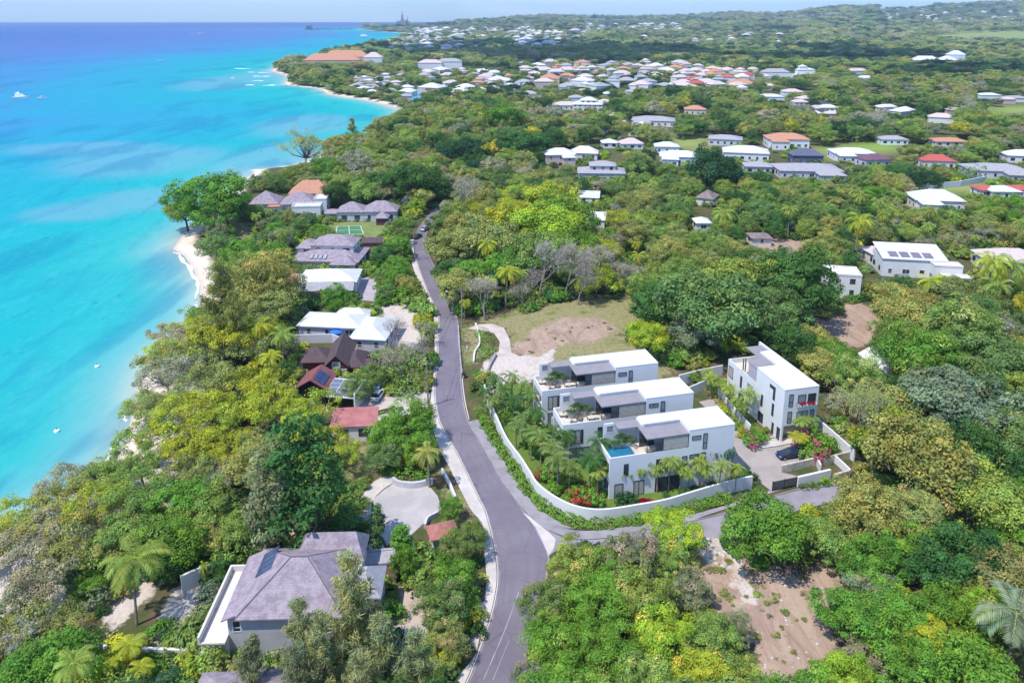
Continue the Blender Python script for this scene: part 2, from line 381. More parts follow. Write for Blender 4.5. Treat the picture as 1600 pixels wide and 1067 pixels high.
# the sea: colour of the water column over sand flats, reefs and the drop-off, with wave glints painted in
def sea_mat():
    m, n, b = nt('sea_water'); p = geo(n)
    b.inputs['Roughness'].default_value = .5; b.inputs['Specular IOR Level'].default_value = 0.
    sh = attr(n, 'shore').outputs['Fac']
    lw = noise(n, .006, 5, .6, mapping(n, p, (1, .55, 1), (0, 0, .5)), .8)
    l2 = noise(n, .03, 4, .6, mapping(n, p, (1, .3, 1), (0, 0, .9)), .5)
    dd = mth(n, 'ADD', sh, mth(n, 'MULTIPLY', mth(n, 'SUBTRACT', lw, .5), mth(n, 'ADD', mth(n, 'MULTIPLY', sh, 1.1), 12.)))
    lg = mth(n, 'DIVIDE', mth(n, 'LOGARITHM', mth(n, 'MAXIMUM', dd, 1.), 10.), 3.6)
    c = ramp(n, lg, [(.0, (.60, .58, .48)), (.15, (.42, .58, .50)), (.25, (.20, .50, .49)), (.36, (.03, .47, .45)), (.48, (.002, .425, .44)), (.58, (.006, .37, .47)), (.655, (.02, .33, .50)), (.70, (.05, .26, .51)), (.755, (.075, .21, .48)), (.82, (.085, .165, .46)), (.93, (.025, .11, .40))])
    bar = attr(n, 'bar').outputs['Fac']
    bw = sstep(n, mth(n, 'ADD', bar, mth(n, 'MULTIPLY', mth(n, 'SUBTRACT', lw, .5), 1.2)), .38, .9)
    c = mix(n, mth(n, 'MULTIPLY', bw, .48), c, (.24, .40, .50))
    reef = sstep(n, mth(n, 'MULTIPLY', l2, lw), .275, .36)
    c = mix(n, mth(n, 'MULTIPLY', reef, .42), c, (.0, .2, .36)); l3 = noise(n, .11, 5, .7, mapping(n, p, (1, .35, 1), (0, 0, .7)), .6); c = mix(n, mth(n, 'MULTIPLY', sstep(n, l3, .5, .75), .2), c, (.1, .55, .6)); l4 = noise(n, .7, 4, .7, mapping(n, p, (1, .4, 1), (0, 0, .5)), .4); c = mix(n, mth(n, 'MULTIPLY', sstep(n, l4, .45, .8), .14), c, (.25, .62, .68)); c = mix(n, mth(n, 'MULTIPLY', sstep(n, l4, .5, .2), .12), c, (.0, .24, .34))  # fine ripples: bright glints and dark troughs painted into the water colour
    l5 = noise(n, .3, 6, .75, mapping(n, p, (1, .45, 1), (0, 0, .4)), .5); band = mth(n, 'MULTIPLY', sstep(n, sh, 8., 25.), sstep(n, sh, 190., 60.)); c = mix(n, mth(n, 'MULTIPLY', mth(n, 'MULTIPLY', sstep(n, l5, .6, .68), band), .5), c, (.0, .2, .26))
    sc_ = n.nodes.new('ShaderNodeVectorMath'); sc_.operation = 'SCALE'; n.links.new(c, sc_.inputs[0]); sc_.inputs['Scale'].default_value = .76
    w1 = noise(n, .5, 3, .6, mapping(n, p, (1, .5, 1))); df = n.nodes.new('ShaderNodeBsdfDiffuse'); n.links.new(sc_.outputs[0], df.inputs[0]); gl = n.nodes.new('ShaderNodeBsdfGlossy'); gl.inputs['Roughness'].default_value = .25
    u = n.nodes.new('ShaderNodeBump'); u.inputs['Strength'].default_value = .25; u.inputs['Distance'].default_value = .4; n.links.new(w1, u.inputs['Height']); n.links.new(u.outputs[0], gl.inputs['Normal'])
    ms = n.nodes.new('ShaderNodeMixShader'); ms.inputs[0].default_value = .05; n.links.new(df.outputs[0], ms.inputs[1]); n.links.new(gl.outputs[0], ms.inputs[2]); n.links.new(ms.outputs[0], n.nodes['Material Output'].inputs['Surface']); return m
sxs = axis(-420, 0, 4., -15000, 400, 1.06); sys_ = axis(40, 620, 5., -150, 12000, 1.05)
SX, SY = np.meshgrid(sxs, sys_); ssd = -sdpoly(SX, SY, sea_poly)
bar = np.zeros(SX.shape)
for px, py, rx, ry in ((230, 250, 170, 30), (400, 255, 90, 45), (400, 120, 90, 22), (240, 310, 130, 22), (120, 330, 100, 20), (480, 195, 90, 22), (130, 232, 160, 14), (330, 285, 60, 20)):
    X0, Y0 = P(px, py, SEA); ax = rx*mpp(Y0); ay = abs(P(px, py-ry, SEA)[1]-P(px, py+ry, SEA)[1])/2
    bar = np.maximum(bar, np.exp(-((SX-X0)/ax)**2-((SY-Y0)/ay)**2))
struct(grid(sxs, sys_, np.full(SX.shape, SEA), 'sea', sea_mat(), {'shore': ssd, 'bar': bar}))
# surf: thin foam lines lapping the beach and the reef
FOAM = M('sea_foam', (.8, .83, .84), .8, .05)
def surf(path, w, seed):
    r = random.Random(seed); mb = MB(); pts = smooth_path(path, 5)
    cur = []
    def flush():
        if len(cur) > 2:
            ww = [w*(.3+r.random())*math.sin(math.pi*(i+.3)/(len(cur)-.4)) for i in range(len(cur))]
            L = [(q[0], q[1]) for q in cur]; N = offset(L, 1)
            mb.strip([(a[0]+(c[0]-a[0])*k, a[1]+(c[1]-a[1])*k) for a, c, k in zip(L, N, ww)], [(a[0]-(c[0]-a[0])*k, a[1]-(c[1]-a[1])*k) for a, c, k in zip(L, N, ww)], SEA+.03)
    for q in pts:
        if r.random() < .16: flush(); cur = []
        cur.append((q[0]+r.uniform(-.6, .6), q[1]+r.uniform(-.6, .6)))
    flush()
    if mb.f: struct(mb.build('surf', FOAM))
surf(offset(PP([(120, 790), (172, 735), (198, 690), (212, 640)], SEA), 1.5), .5, 1)
surf(offset(PP([(300, 520), (312, 480), (312, 450), (302, 424), (285, 400), (272, 391)], SEA), .8), .7, 2)
surf(PP([(378, 268), (420, 264), (470, 257)], SEA), 1.6, 3)
for i, (x0, x1, y) in enumerate(((366, 398, 107), (388, 425, 113), (360, 378, 122), (392, 410, 126), (385, 432, 133), (392, 424, 119))):
    surf(PP([(x0, y), ((x0+x1)/2, y+.8), (x1, y+.3)], SEA), 5, 10+i)
# ================================================================ ROADS, PATHS, PAVING
ASPH = None
def asphalt():
    m, n, b = nt('asphalt'); b.inputs['Roughness'].default_value = .85; p = geo(n)
    f = noise(n, .12, 5, .6); g = noise(n, 6, 3, .7); s = noise(n, .9, 3, .6, mapping(n, p, (1, .06, 1), (0, 0, -.45)))
    c = mix(n, sstep(n, f, .35, .65), (.165, .14, .17), (.215, .187, .215)); c = mix(n, mth(n, 'MULTIPLY', sstep(n, s, .5, .7), .45), c, (.17, .14, .195))
    c = mix(n, mth(n, 'MULTIPLY', g, .3), c, (.11, .098, .115)); cr = attr(n, 'cross').outputs['Fac']
    tr = mth(n, 'SINE', mth(n, 'MULTIPLY', cr, 25.1)); c = mix(n, mth(n, 'MULTIPLY', sstep(n, mth(n, 'ADD', tr, mth(n, 'MULTIPLY', mth(n, 'SUBTRACT', f, .5), 2.)), .0, 1.), .35), c, (.16, .14, .17))
    ed = mth(n, 'ADD', mth(n, 'ABSOLUTE', mth(n, 'SUBTRACT', cr, .5)), mth(n, 'MULTIPLY', mth(n, 'SUBTRACT', noise(n, .6, 4), .5), .1)); c = mix(n, mth(n, 'MULTIPLY', sstep(n, ed, .44, .51), .6), c, (.5, .44, .42)); ck = n.nodes.new('ShaderNodeTexVoronoi'); ck.feature = 'DISTANCE_TO_EDGE'; ck.inputs['Scale'].default_value = .22; n.links.new(p, ck.inputs['Vector'])
    c = mix(n, mth(n, 'MULTIPLY', sstep(n, ck.outputs['Distance'], .012, .0), .5), c, (.07, .065, .075)); setc(n, b, c); bump(n, b, g, .15, .02); return m
ASPH = asphalt()
GREYP = M('grey_paving', (.33, .3, .315), .9, .12, .4, fine=.2)
DRIVE = M('driveway_paving', (.40, .345, .315), .9, .08, .3, fine=.25)
DRYT = M('turnaround_concrete', (.40, .37, .36), .95, .2, .15, c2=(.56, .5, .46), fine=.2)
PALEP = M('pale_gravel', (.62, .56, .51), .95, .12, .5, fine=.2)
ROADL = [(700, 1110), (730, 1065), (752, 1007), (765, 972), (775, 930), (778, 900), (775, 868), (768, 832), (759, 800), (749, 780), (734, 748), (715.6, 710.6), (699, 682), (687.5, 660), (681, 630), (680, 600), (682.5, 572), (685, 545), (686, 510), (685, 490), (676.5, 473), (665, 447), (654, 417), (647, 390), (648, 370), (656, 354), (672, 334), (685, 322), (700, 312)]
ROADR = [(800, 1110), (818, 1065), (832, 1007), (842, 970), (850, 930), (856, 895), (858, 868), (845, 832), (820, 800), (806, 780), (784, 748), (762, 710), (746, 682), (733, 660), (726, 635), (721, 600), (720, 575), (719, 545), (717, 512), (713, 492), (705, 470), (692, 445), (681, 420), (668, 392), (666, 370), (671, 354), (684, 336), (697, 325), (712, 315)]
RL, RR = PP(ROADL), PP(ROADR)
sRL, sRR = smooth_path(RL, 8), smooth_path(RR, 8)
rd_ = struct(MB().strip(sRL, sRR, .02).build('main_road', ASPH)); at_ = rd_.data.attributes.new('cross', 'FLOAT', 'POINT'); at_.data.foreach_set('value', [0.]*len(sRL)+[1.]*len(sRR))
side_far = [(821, 799), (838, 815), (857, 829), (890, 842), (925, 843), (960, 839), (1012, 828), (1080, 815), (1138, 801), (1220, 773), (1325, 748)]
side_near = [(858, 868), (866, 862), (876, 858), (897, 860), (930, 866), (966, 862), (1020, 852), (1090, 846), (1150, 832), (1230, 802), (1340, 775)]
sf, sn = smooth_path(PP(side_far), 6), smooth_path(PP(side_near), 6)
struct(MB().strip(sf, sn, .028).build('side_road', M('side_road_asphalt', (.32, .285, .315), .9, .1, .3, fine=.25)))
def sheet(name, px, z, mat, world=False):
    p = px if world else PP(px)
    o = MB(); o.v = [(a, b, z) for a, b in p]; k = len(p)
    ar = sum(p[i][0]*p[(i+1) % k][1]-p[(i+1) % k][0]*p[i][1] for i in range(k))
    o.f = [tuple(range(k)) if ar > 0 else tuple(range(k))[::-1]]; o.m = [0]
    return struct(o.build(name, mat))
sheet('junction_apron', [(817, 801), (826, 806), (857, 831), (868, 842), (866, 856), (857, 868), (848, 846), (836, 822)], .034, CONC)
# pavements and kerbs
walkL = [(682, 1110), (710, 1065), (745, 1020), (752, 985), (757, 940), (760, 905), (757, 865), (754, 835), (748, 812), (736, 797), (717, 761), (702, 730), (687, 703), (676, 668), (672, 640), (675, 605), (678, 572), (679, 545), (679, 510), (676, 488), (667, 470), (657, 448), (645, 417), (640, 390), (640, 366)]
wL = smooth_path(PP(walkL), 8); k = len(wL)
mb = MB(); mb.strip(wL, offset(sRL, .16)[:k], .12); mb.wallstrip(sRL[:k], .15, 0, .135); struct(mb.build('pavement', CONC))
path_in = [(733, 659), (748, 686), (763, 713), (785, 748), (801, 774), (816, 793), (832, 809), (857, 828), (897, 841), (925, 842), (960, 838), (1012, 827), (1080, 814), (1138, 800), (1220, 772), (1250, 764)]
path_out = [(746, 656), (763, 681), (793, 729), (808, 752), (826, 778), (857, 806), (897, 826), (930, 829), (998, 820), (1070, 806), (1130, 791), (1205, 766), (1248, 756)]
pi, po = smooth_path(PP(path_in), 6), smooth_path(PP(path_out), 6)
mb = MB(); mb.strip(po, pi, .1); mb.wallstrip(pi, .16, 0, .12); struct(mb.build('footpath', GREYP))
mb = MB(); mb.wallstrip(smooth_path(PP([(722, 575), (723, 600), (727, 630), (733, 656)]), 6), .18, 0, .14); struct(mb.build('kerb', CONC))
LINE = M('worn_road_paint', (.36, .325, .35), .8, .2, .8)
for a, b_ in (([(757, 1062), (790, 985), (812, 925)], .12), ([(772, 1062), (797, 1000)], .07), ([(733.5, 660), (768, 714), (809, 784)], .12)):
    q = smooth_path(PP(a), 10); q = offset(q, .12)
    struct(MB().strip(offset(q, b_/2), offset(q, -b_/2), .0265).build('road_marking', LINE if a[0][0] != 733.5 else M('pale_line', (.68, .6, .56), .8)))
# drives
sheet('driveway', [(1092, 628), (1118, 622), (1148, 660), (1163, 690), (1192, 701), (1216, 698), (1252, 690), (1262, 700), (1258, 722), (1230, 733), (1222, 738), (1250, 745), (1248, 758), (1206, 768), (1180, 748), (1150, 738), (1140, 700), (1128, 660)], .05, DRIVE)
sheet('concrete_ramp', [(1176, 695), (1195, 691), (1215, 686), (1250, 678), (1252, 689), (1216, 697), (1192, 700)], .075, CONC)
sheet('turnaround', [(583, 780), (600, 765), (618, 753), (645, 757), (668, 756), (684, 775), (690, 795), (668, 812), (640, 838), (604, 852), (590, 830)], .03, DRYT)
struct(MB().strip(smooth_path(PP([(612, 738), (585, 752), (562, 780), (556, 810), (566, 842), (590, 880)]), 6), smooth_path(PP([(618, 752), (598, 765), (583, 782), (581, 805), (590, 835), (608, 868)]), 6), .04).build('curved_drive', PALEP))
sheet('house_drive', [(630, 918), (668, 915), (668, 955), (655, 1000), (640, 1050), (610, 1050), (618, 980)], .03, M('sandy_drive', (.5, .4, .33), .95, .15, .4, fine=.15))
sheet('garage_drive', [(556, 432), (588, 432), (588, 462), (592, 472), (556, 468), (560, 450)], .03, M('lilac_paving', (.42, .37, .4), .9, .08, .4))
sheet('gravel_entry', [(588, 470), (612, 468), (612, 478), (586, 484)], .035, PALEP)
sheet('car_court', [(572, 618), (600, 606), (668, 612), (670, 640), (622, 652), (560, 662), (560, 640)], .03, M('sandy_court', (.56, .48, .42), .95, .1, .4, fine=.15))
sheet('dirt_track', [(731, 514), (745, 507), (768, 506), (787, 512), (796, 530), (800, 556), (778, 556), (781, 534), (772, 521), (752, 516)], .03, M('track_gravel', (.58, .48, .43), .95, .12, .5, fine=.2))
sheet('driveway_mouth', [(728, 950), (757, 940), (752, 985), (745, 1018), (712, 972)], .13, M('sandy_apron', (.58, .49, .44), .95, .1, .4))
GRN = M('lawn_grass', (.09, .17, .02), .95, .15, .8, c2=(.16, .2, .04), fine=.2, bmp=.3)
sheet('villa_garden', [(768, 640), (790, 596), (826, 600), (905, 690), (960, 700), (1090, 640), (1145, 745), (1170, 752), (1080, 775), (1000, 790), (925, 793), (870, 785), (830, 745), (805, 710)], .015, GRN)
sheet('garden_strip', [(1100, 600), (1132, 592), (1186, 668), (1215, 690), (1176, 698), (1160, 686), (1140, 650)], .02, GRN)
sheet('garden_bed', [(1252, 690), (1300, 680), (1332, 712), (1310, 718), (1260, 722), (1262, 702)], .02, GRN)
sheet('court_lawn', [(508, 346), (604, 343), (606, 368), (512, 372)], .02, M('court_grass', (.2, .24, .07), .95, .12, .3))
court = [(527, 354), (563, 353), (568, 366), (524, 367)]
sheet('tennis_court', court, .03, M('court_green', (.07, .2, .09), .9, .08, .3))
c4 = PP(court); mb = MB()
def lerp(a, b, t): return (a[0]+(b[0]-a[0])*t, a[1]+(b[1]-a[1])*t)
segs = [(c4[i], c4[(i+1) % 4]) for i in range(4)]+[(lerp(c4[0], c4[3], .5), lerp(c4[1], c4[2], .5)), (lerp(c4[0], c4[1], .5), lerp(c4[3], c4[2], .5))]
for a, b_ in segs: mb.strip(offset([a, b_], .1), offset([a, b_], -.1), .036)
struct(mb.build('court_marking', M('court_paint', (.75, .75, .72), .7)))
sheet('pool_terrace', [(1340, 552), (1362, 540), (1392, 560), (1386, 584), (1352, 566)], .04, M('white_paving', (.7, .66, .62), .8, .06))
sheet('marina_basin', [(629, 150), (642, 141), (658, 140), (661, 150), (650, 160), (632, 163)], .05, glassy('basin_water', (.12, .42, .6), .2))
# ================================================================ BUILDINGS
CLEAR = []     # (polygon in photo pixels, lowest pixel row): kept open when the woods are planted
LAND = []      # landmarks for describing where a tree stands: (name, px, py)
def win(root, T, w, h, frame=DARKM, pane=GLASS, fr=.07, name='window', muntin=True):
    """T: frame whose x runs along the wall, z up, -y outward, origin at the lower left corner"""
    mb = MB()
    mb.box(0, w, -.06, .02, 0, fr, 0, T).box(0, w, -.06, .02, h-fr, h, 0, T).box(0, fr, -.06, .02, fr, h-fr, 0, T).box(w-fr, w, -.06, .02, fr, h-fr, 0, T)
    if muntin and h > 1.3 and w < 1.2: mb.box(fr, w-fr, -.05, .015, h*.36, h*.36+fr, 0, T)
    elif muntin and w > 1.6:
        for i in range(1, int(w/1.3)+1):
            x = w*i/(int(w/1.3)+1); mb.box(x-fr/2, x+fr/2, -.05, .015, fr, h-fr, 0, T)
    f = mb.build(name, frame, root)
    g = MB().box(fr, w-fr, -.02, .012, fr, h-fr, 0, T).build('pane', pane, f); return f
def TF(x, y, z, a=0): return Matrix.Translation((x, y, z)) @ Matrix.Rotation(a, 4, 'Z')
def wallT(x0, x1, y0, y1, side, t, z):
    """point t metres along a wall of a box, seen from outside"""
    return {'S': TF(x0+t, y0, z), 'E': TF(x1, y0+t, z, math.pi/2), 'N': TF(x1-t, y1, z, math.pi), 'W': TF(x0, y1-t, z, -math.pi/2)}[side]
REGION = {}
def house(name, label, loc, rot, vols, cat='house', group=None, wins=True, clear=True, rows=()):
    """vols: (x0,x1,y0,y1,z0,wall_top,kind,roof_h,roof_mat,wall_mat)"""
    r = thing(name, label, cat, (loc[0], loc[1], loc[2] if len(loc) > 2 else 0), rot, group)
    rnd = random.Random(int(abs(loc[0])*7+abs(loc[1])*3))
    pts = []
    for i, (x0, x1, y0, y1, z0, zt, kind, rh, rm, wm) in enumerate(vols):
        e = .003*i
        w = MB()
        if kind == 'gable':
            if x1-x0 >= y1-y0:
                ym = (y0+y1)/2; prof = [(y0, z0), (y1, z0), (y1, zt), (ym, zt+rh*.93), (y0, zt)]
                a = [(x0, p[0], p[1]) for p in prof]+[(x1, p[0], p[1]) for p in prof]
            else:
                xm = (x0+x1)/2; prof = [(x1, z0), (x0, z0), (x0, zt), (xm, zt+rh*.93), (x1, zt)]
                a = [(p[0], y0, p[1]) for p in prof]+[(p[0], y1, p[1]) for p in prof]
            w.add(a, [(0, 1, 2, 3, 4)[::-1], (5, 6, 7, 8, 9)]+[(j, (j+1) % 5, 5+(j+1) % 5, 5+j) for j in range(5)])
        else: w.box(x0, x1, y0, y1, z0-.6 if z0 == 0 else z0, zt)
        w.build('wall', wm, r)
        m = MB()
        if kind == 'flat':
            p = .25; m.box(x0-.08, x1+.08, y0-.08, y1+.08, zt+.002, zt+.14)
            for b in ((x0-.08, x1+.08, y0-.08, y0+p), (x0-.08, x1+.08, y1-p, y1+.08), (x0-.08, x0+p, y0+p, y1-p), (x1-p, x1+.08, y0+p, y1-p)): m.box(*b, zt+.14, zt+.14+rh)
        elif kind == 'shed':
            m.add([(x0-.3, y0-.3, zt+.05), (x1+.3, y0-.3, zt+.05), (x1+.3, y1+.3, zt+rh), (x0-.3, y1+.3, zt+rh), (x0-.3, y0-.3, zt-.1), (x1+.3, y0-.3, zt-.1), (x1+.3, y1+.3, zt+rh-.15), (x0-.3, y1+.3, zt+rh-.15)],
                  [(0, 1, 2, 3), (7, 6, 5, 4), (4, 5, 1, 0), (5, 6, 2, 1), (6, 7, 3, 2), (7, 4, 0, 3)])
        else: m.hip(x0, x1, y0, y1, zt+.06+e, rh, .45, .5, kind == 'gable', 0)
        ro = m.build('roof', rm, r)
        if kind == 'hip' and rh > 1.6 and min(x1-x0, y1-y0) > 6:
            pass
        if wins:
            for side, L in (('S', x1-x0), ('W', y1-y0), ('E', y1-y0)):
                if L < 2.5: continue
                nwin = max(1, int(L/3.6)); lev = [z0+1.0+3*q for q in range(max(1, int((zt-z0)/2.7)))]
                for z in lev:
                    for q in range(nwin):
                        t = L*(q+.5)/nwin; ww = rnd.choice((1., 1.3, 1.9)); hh = min(1.35, zt-z-.35)
                        if hh < .6: continue
                        win(r, wallT(x0, x1, y0, y1, side, t-ww/2, z), ww, hh, WHITE if rnd.random() < .5 else DARKM, GLASS)
        c, s = math.cos(rot), math.sin(rot)
        for X in (x0, x1):
            for Y in (y0, y1):
                for Z in (0, zt+rh): pts.append(Q(loc[0]+X*c-Y*s, loc[1]+X*s+Y*c, Z))
    if clear:
        a = [p[0] for p in pts]; b = [p[1] for p in pts]; h = (max(b)-min(b))*.28
        CLEAR.append(([(min(a), min(b)), (max(a), min(b)), (max(a), max(b)-h), (min(a), max(b)-h)], max(b)-.3*(max(b)-min(b))))
    return r
# ---------------------------------------------------------------- the three white villas with roof terraces
def furniture(origin, rot, L, D, tag_):
    """terrace furniture: every piece a thing of its own"""
    c, s = math.cos(rot), math.sin(rot)
    def at(x, y): return (origin[0]+x*c-y*s, origin[1]+x*s+y*c, 6.02)
    def lounger(x, y, a, lab):
        t = thing('sun_lounger', lab, 'sun lounger', at(x, y), rot+a, 'loungers on the roof terraces')
        MB().box(-.35, .35, -.95, .95, .22, .3).box(-.32, -.26, -.9, -.84, 0, .22).box(.26, .32, -.9, -.84, 0, .22).box(-.32, -.26, .8, .86, 0, .22).box(.26, .32, .8, .86, 0, .22).build('frame', WOODM, t)
        MB().box(-.34, .34, -.93, .3, .3, .42).add([(-.34, .3, .3), (.34, .3, .3), (.34, .95, .62), (-.34, .95, .62), (-.34, .3, .42), (.34, .3, .42), (.34, .93, .74), (-.34, .93, .74)], [(0, 3, 2, 1), (4, 5, 6, 7), (0, 1, 5, 4), (1, 2, 6, 5), (2, 3, 7, 6), (3, 0, 4, 7)]).build('cushion', FABRIC, t)
    def armchair(x, y, a, lab):
        t = thing('armchair', lab, 'armchair', at(x, y), rot+a, 'armchairs on the roof terraces')
        MB().box(-.5, .5, -.45, .45, .12, .4).build('seat', DFABRIC, t); MB().box(-.5, .5, .3, .46, .402, .8).build('backrest', DFABRIC, t)
        for k in (-1, 1): MB().box(.36*k-.09+.05*k, .36*k+.09+.05*k, -.45, .298, .402, .58).build('armrest', DFABRIC, t)
    def table(x, y):
        t = thing('dining_table', 'pale dining table on the terrace of the '+tag_, 'table', at(x, y), rot)
        MB().box(-.9, .9, -.45, .45, .7, .75).build('tabletop', FABRIC, t)
        for a in (-1, 1):
            for b in (-1, 1): MB().box(.8*a-.04, .8*a+.04, .37*b-.04, .37*b+.04, 0, .7).build('leg', WOODM, t)
        for i, (dx, dy, r) in enumerate(((-.5, -.75, math.pi), (.5, -.75, math.pi), (-.5, .75, 0), (.5, .75, 0))):
            q = thing('dining_chair', 'taupe chair at the dining table on the terrace of the '+tag_, 'chair', at(x+dx, y+dy), rot+r, 'chairs round the table on the '+tag_)
            m = MB().box(-.24, .24, -.22, .22, .42, .48)
            m.build('seat', DFABRIC, q); MB().box(-.24, .24, .18, .24, .482, .9).build('backrest', DFABRIC, q)
            for a in (-1, 1):
                for b in (-1, 1): MB().box(.2*a-.025, .2*a+.025, .18*b-.025, .18*b+.025, 0, .42).build('leg', WOODM, q)
    lounger(1.0, D*.72, 1.45, 'sun lounger near the back parapet of the '+tag_+' terrace')
    lounger(2.6, D*.62, 1.3, 'sun lounger in the middle of the '+tag_+' terrace')
    armchair(2.2, D*.22, 2.6, 'taupe armchair near the front parapet of the '+tag_+' terrace')
    armchair(3.5, D*.40, 1.1, 'taupe armchair in the middle of the '+tag_+' terrace')
    table(5.6, D*.28)
def villa(label, tag_, loc, L, D, pool, rows):
    r = thing('villa', label, 'villa', (loc[0], loc[1], 0), AZ)
    xa, xb = .285*L, .625*L; zt = 6.9; zr = 9.7; yw = .58*D
    body = MB()
    # two storeys; the sea end is an open frame of storey-high recesses
    body.box(.9, L, 0, D, -.4, 6.0)
    body.box(0, .9, 0, .32, -.4, 6.0).box(0, .9, D-.32, D, -.4, 6.0).box(0, .9, .32, D-.32, 2.75, 3.15).box(0, .9, .32, D-.32, 5.7, 6.0).box(0, .9, .32, D-.32, -.4, .1)
    body.box(xb, L, .003, D, 6.0, zr-.05)                       # upper storey
    body.box(xa+.6, xb, yw+.1, D, 6.0, zr-.05)
    body.build('wall', WHITE, r)
    par = MB().box(-.003, xb-.002, -.004, .2, 6.0, zt).box(-.004, .2, .2, D, 6.0, zt)
    par.box(.2, .05*L, D-.2, D+.003, 6.0, zt).build('parapet', WHITE, r)
    MB().box(.2, xb, .2, D-.2, 6.0, 6.015).build('terrace_floor', BEIGE, r)
    rf = MB().box(xb-.02, L+.02, -.02, D+.02, zr-.05, zr).box(xa+.9, xb-.02, yw, D+.02, zr-.05, zr)
    lip = .13
    rf.box(xb-.02, L+.02, -.02, lip, zr, zr+.12).box(L-lip, L+.02, lip, D-lip, zr, zr+.12).box(xa+.9, L+.02, D-lip, D+.02, zr, zr+.12).box(xa+.9, xa+.9+lip, yw+lip, D-lip, zr, zr+.12).box(xa+.9, xb+lip, yw, yw+lip, zr, zr+.12).box(xb-.02, xb+lip, lip, yw, zr, zr+.12)
    rf.build('roof', WHITE, r)
    MB().prism([(xa, -.05), (xb-.03, -.05), (xb-.03, yw-.01), (xa+.88, yw-.01), (xa+.88, D+.01), (.13*L, D+.01), (.13*L, D*.64), (xa, D*.64)], 9.1, 9.3, 0).build('pergola_roof', GREYSLAB, r)
    # rear screen wall with a framed opening
    s = MB().box(.05*L, .068*L, D-.22, D, 6.0, 9.3).box(.068*L, .128*L, D-.22, D, 6.0, 7.7).box(.068*L, .128*L, D-.22, D, 9.0, 9.3).box(.128*L, xa+.6, D-.22, D, 6.0, 9.08)
    s.build('screen_wall', WHITE, r)
    win(r, TF(.068*L, D-.2, 7.7), .06*L, 1.3, WHITE, PGLASS, .1, 'window', False)
    # glass pavilion under the slab
    fr = MB()
    for x in (xa+.05, xa+(xb-xa)*.38, xb-.12): fr.box(x, x+.1, .02, .12, 6.9 if x > xa+.1 else 6.0, 9.1)
    fr.box(xa+.05, xb-.02, .02, .12, 8.98, 9.1).box(xa+.05, xb-.02, .021, .119, 6.9, 6.98)
    f = fr.build('pavilion_frame', DARKM, r)
    MB().box(xa+(xb-xa)*.38+.1, xb-.12, .05, .09, 6.98, 8.98).build('sliding_blind', BLIND, f)
    MB().box(xa+.15, xa+(xb-xa)*.38, yw-.15, yw-.1, 6.02, 9.0).build('back_glazing', GLASS, f)
    MB().box(xa+.6, xa+2.2, yw*.4, yw*.4+.7, 6.02, 6.8).build('kitchen_island', STONE, r)
    # windows of the long side: (u0,u1,z0,z1,kind)
    for a, b, z0, z1, k in rows:
        win(r, TF(a*L, 0, z0), (b-a)*L, z1-z0, DARKM, {'g': GLASS, 'b': BLIND, 'p': PGLASS}[k], .08)
    # sea end
    for z0, z1 in ((.1, 2.75), (3.15, 5.7)):
        win(r, TF(.9, D-.35, z0, -math.pi/2), D-.7, z1-z0, DARKM, PGLASS, .07, 'sea_window')
    MB().box(.02, .06, .34, D-.34, 3.16, 4.1).build('balustrade', GREENGL, r)
    # planter and its greenery stand on the terrace
    pw = .17*L
    c, sn_ = math.cos(AZ), math.sin(AZ)
    def at(x, y, z=6.02): return (loc[0]+x*c-y*sn_, loc[1]+x*sn_+y*c, z)
    TERR.append((at(.155*L, D*.62), pw, tag_)); 
    if pool:
        pb = MB().box(.2, .215*L, D*.12, D*.98-.2, 6.015, 6.35)
        pb.build('pool_surround', M('pool_tile', (.03, .13, .22), .5, .1), r)
        MB().box(.35, .20*L, D*.2, D*.98-.35, 6.35, 6.40).build('pool_water', glassy('pool_water', (.03, .22, .36), .06), r)
        MB().box(.2, .25*L, .22, D*.12, 6.015, 6.3).build('plunge_shelf', glassy('shelf_water', (.25, .38, .4), .1), r)
        MB().box(.215*L, .235*L, D*.1, D*.98-.2, 6.015, 6.55).build('pool_deck', WOODM if False else FABRIC, r)
    else: furniture(loc, AZ, L, D, tag_)
    return r
TERR = []
v3o = P(951, 780); v3L, v3D = 20.2, 5.6
# local u of a pixel on the long side of villa 3
def fu(px): return (px-953)/(1144-953)
rows3 = [(fu(1077), fu(1091), 8.0, 8.7, 'p'), (fu(1094.5), fu(1101), 6.3, 8.9, 'p'), (fu(974), fu(981), 3.6, 5.6, 'g'), (fu(1023), fu(1031), 3.2, 5.6, 'g'), (fu(1033), fu(1041), 3.2, 5.6, 'b'), (fu(1063), fu(1071), 3.3, 5.5, 'p'),
         (fu(1074.5), fu(1088), 4.9, 5.6, 'p'), (fu(1093), fu(1100), 3.1, 5.7, 'p'), (fu(961), fu(974), .05, 2.4, 'b'), (fu(990), fu(1006), .05, 2.5, 'b'), (fu(1023), fu(1062), .1, 2.5, 'g')]
villa('front white villa with a blue plunge pool on its roof terrace', 'front villa', v3o, v3L, v3D, True, rows3)
rowsB = [(fu(1077), fu(1091), 8.0, 8.7, 'p'), (fu(1094.5), fu(1101), 6.3, 8.9, 'p'), (.05, .13, 3.2, 5.7, 'b'), (.135, .15, 3.2, 5.7, 'g'), (.26, .295, 3.4, 5.7, 'g'), (.05, .2, .1, 2.5, 'p'), (.55, .6, 3.4, 5.5, 'g')]
v2c = P(880, 664, 6.9); v2L = math.dist(v2c, P(1079, 609, 9.7)); villa('middle white villa of three, dining chairs and loungers on its roof terrace', 'middle villa', v2c, v2L, 5.6, False, rowsB)
v1c = P(847, 611, 6.9); v1L = math.dist(v1c, P(1028, 567, 9.7)); villa('rearmost white villa of three, beside the pale dirt lot', 'rear villa', v1c, v1L, 5.8, False, rowsB)
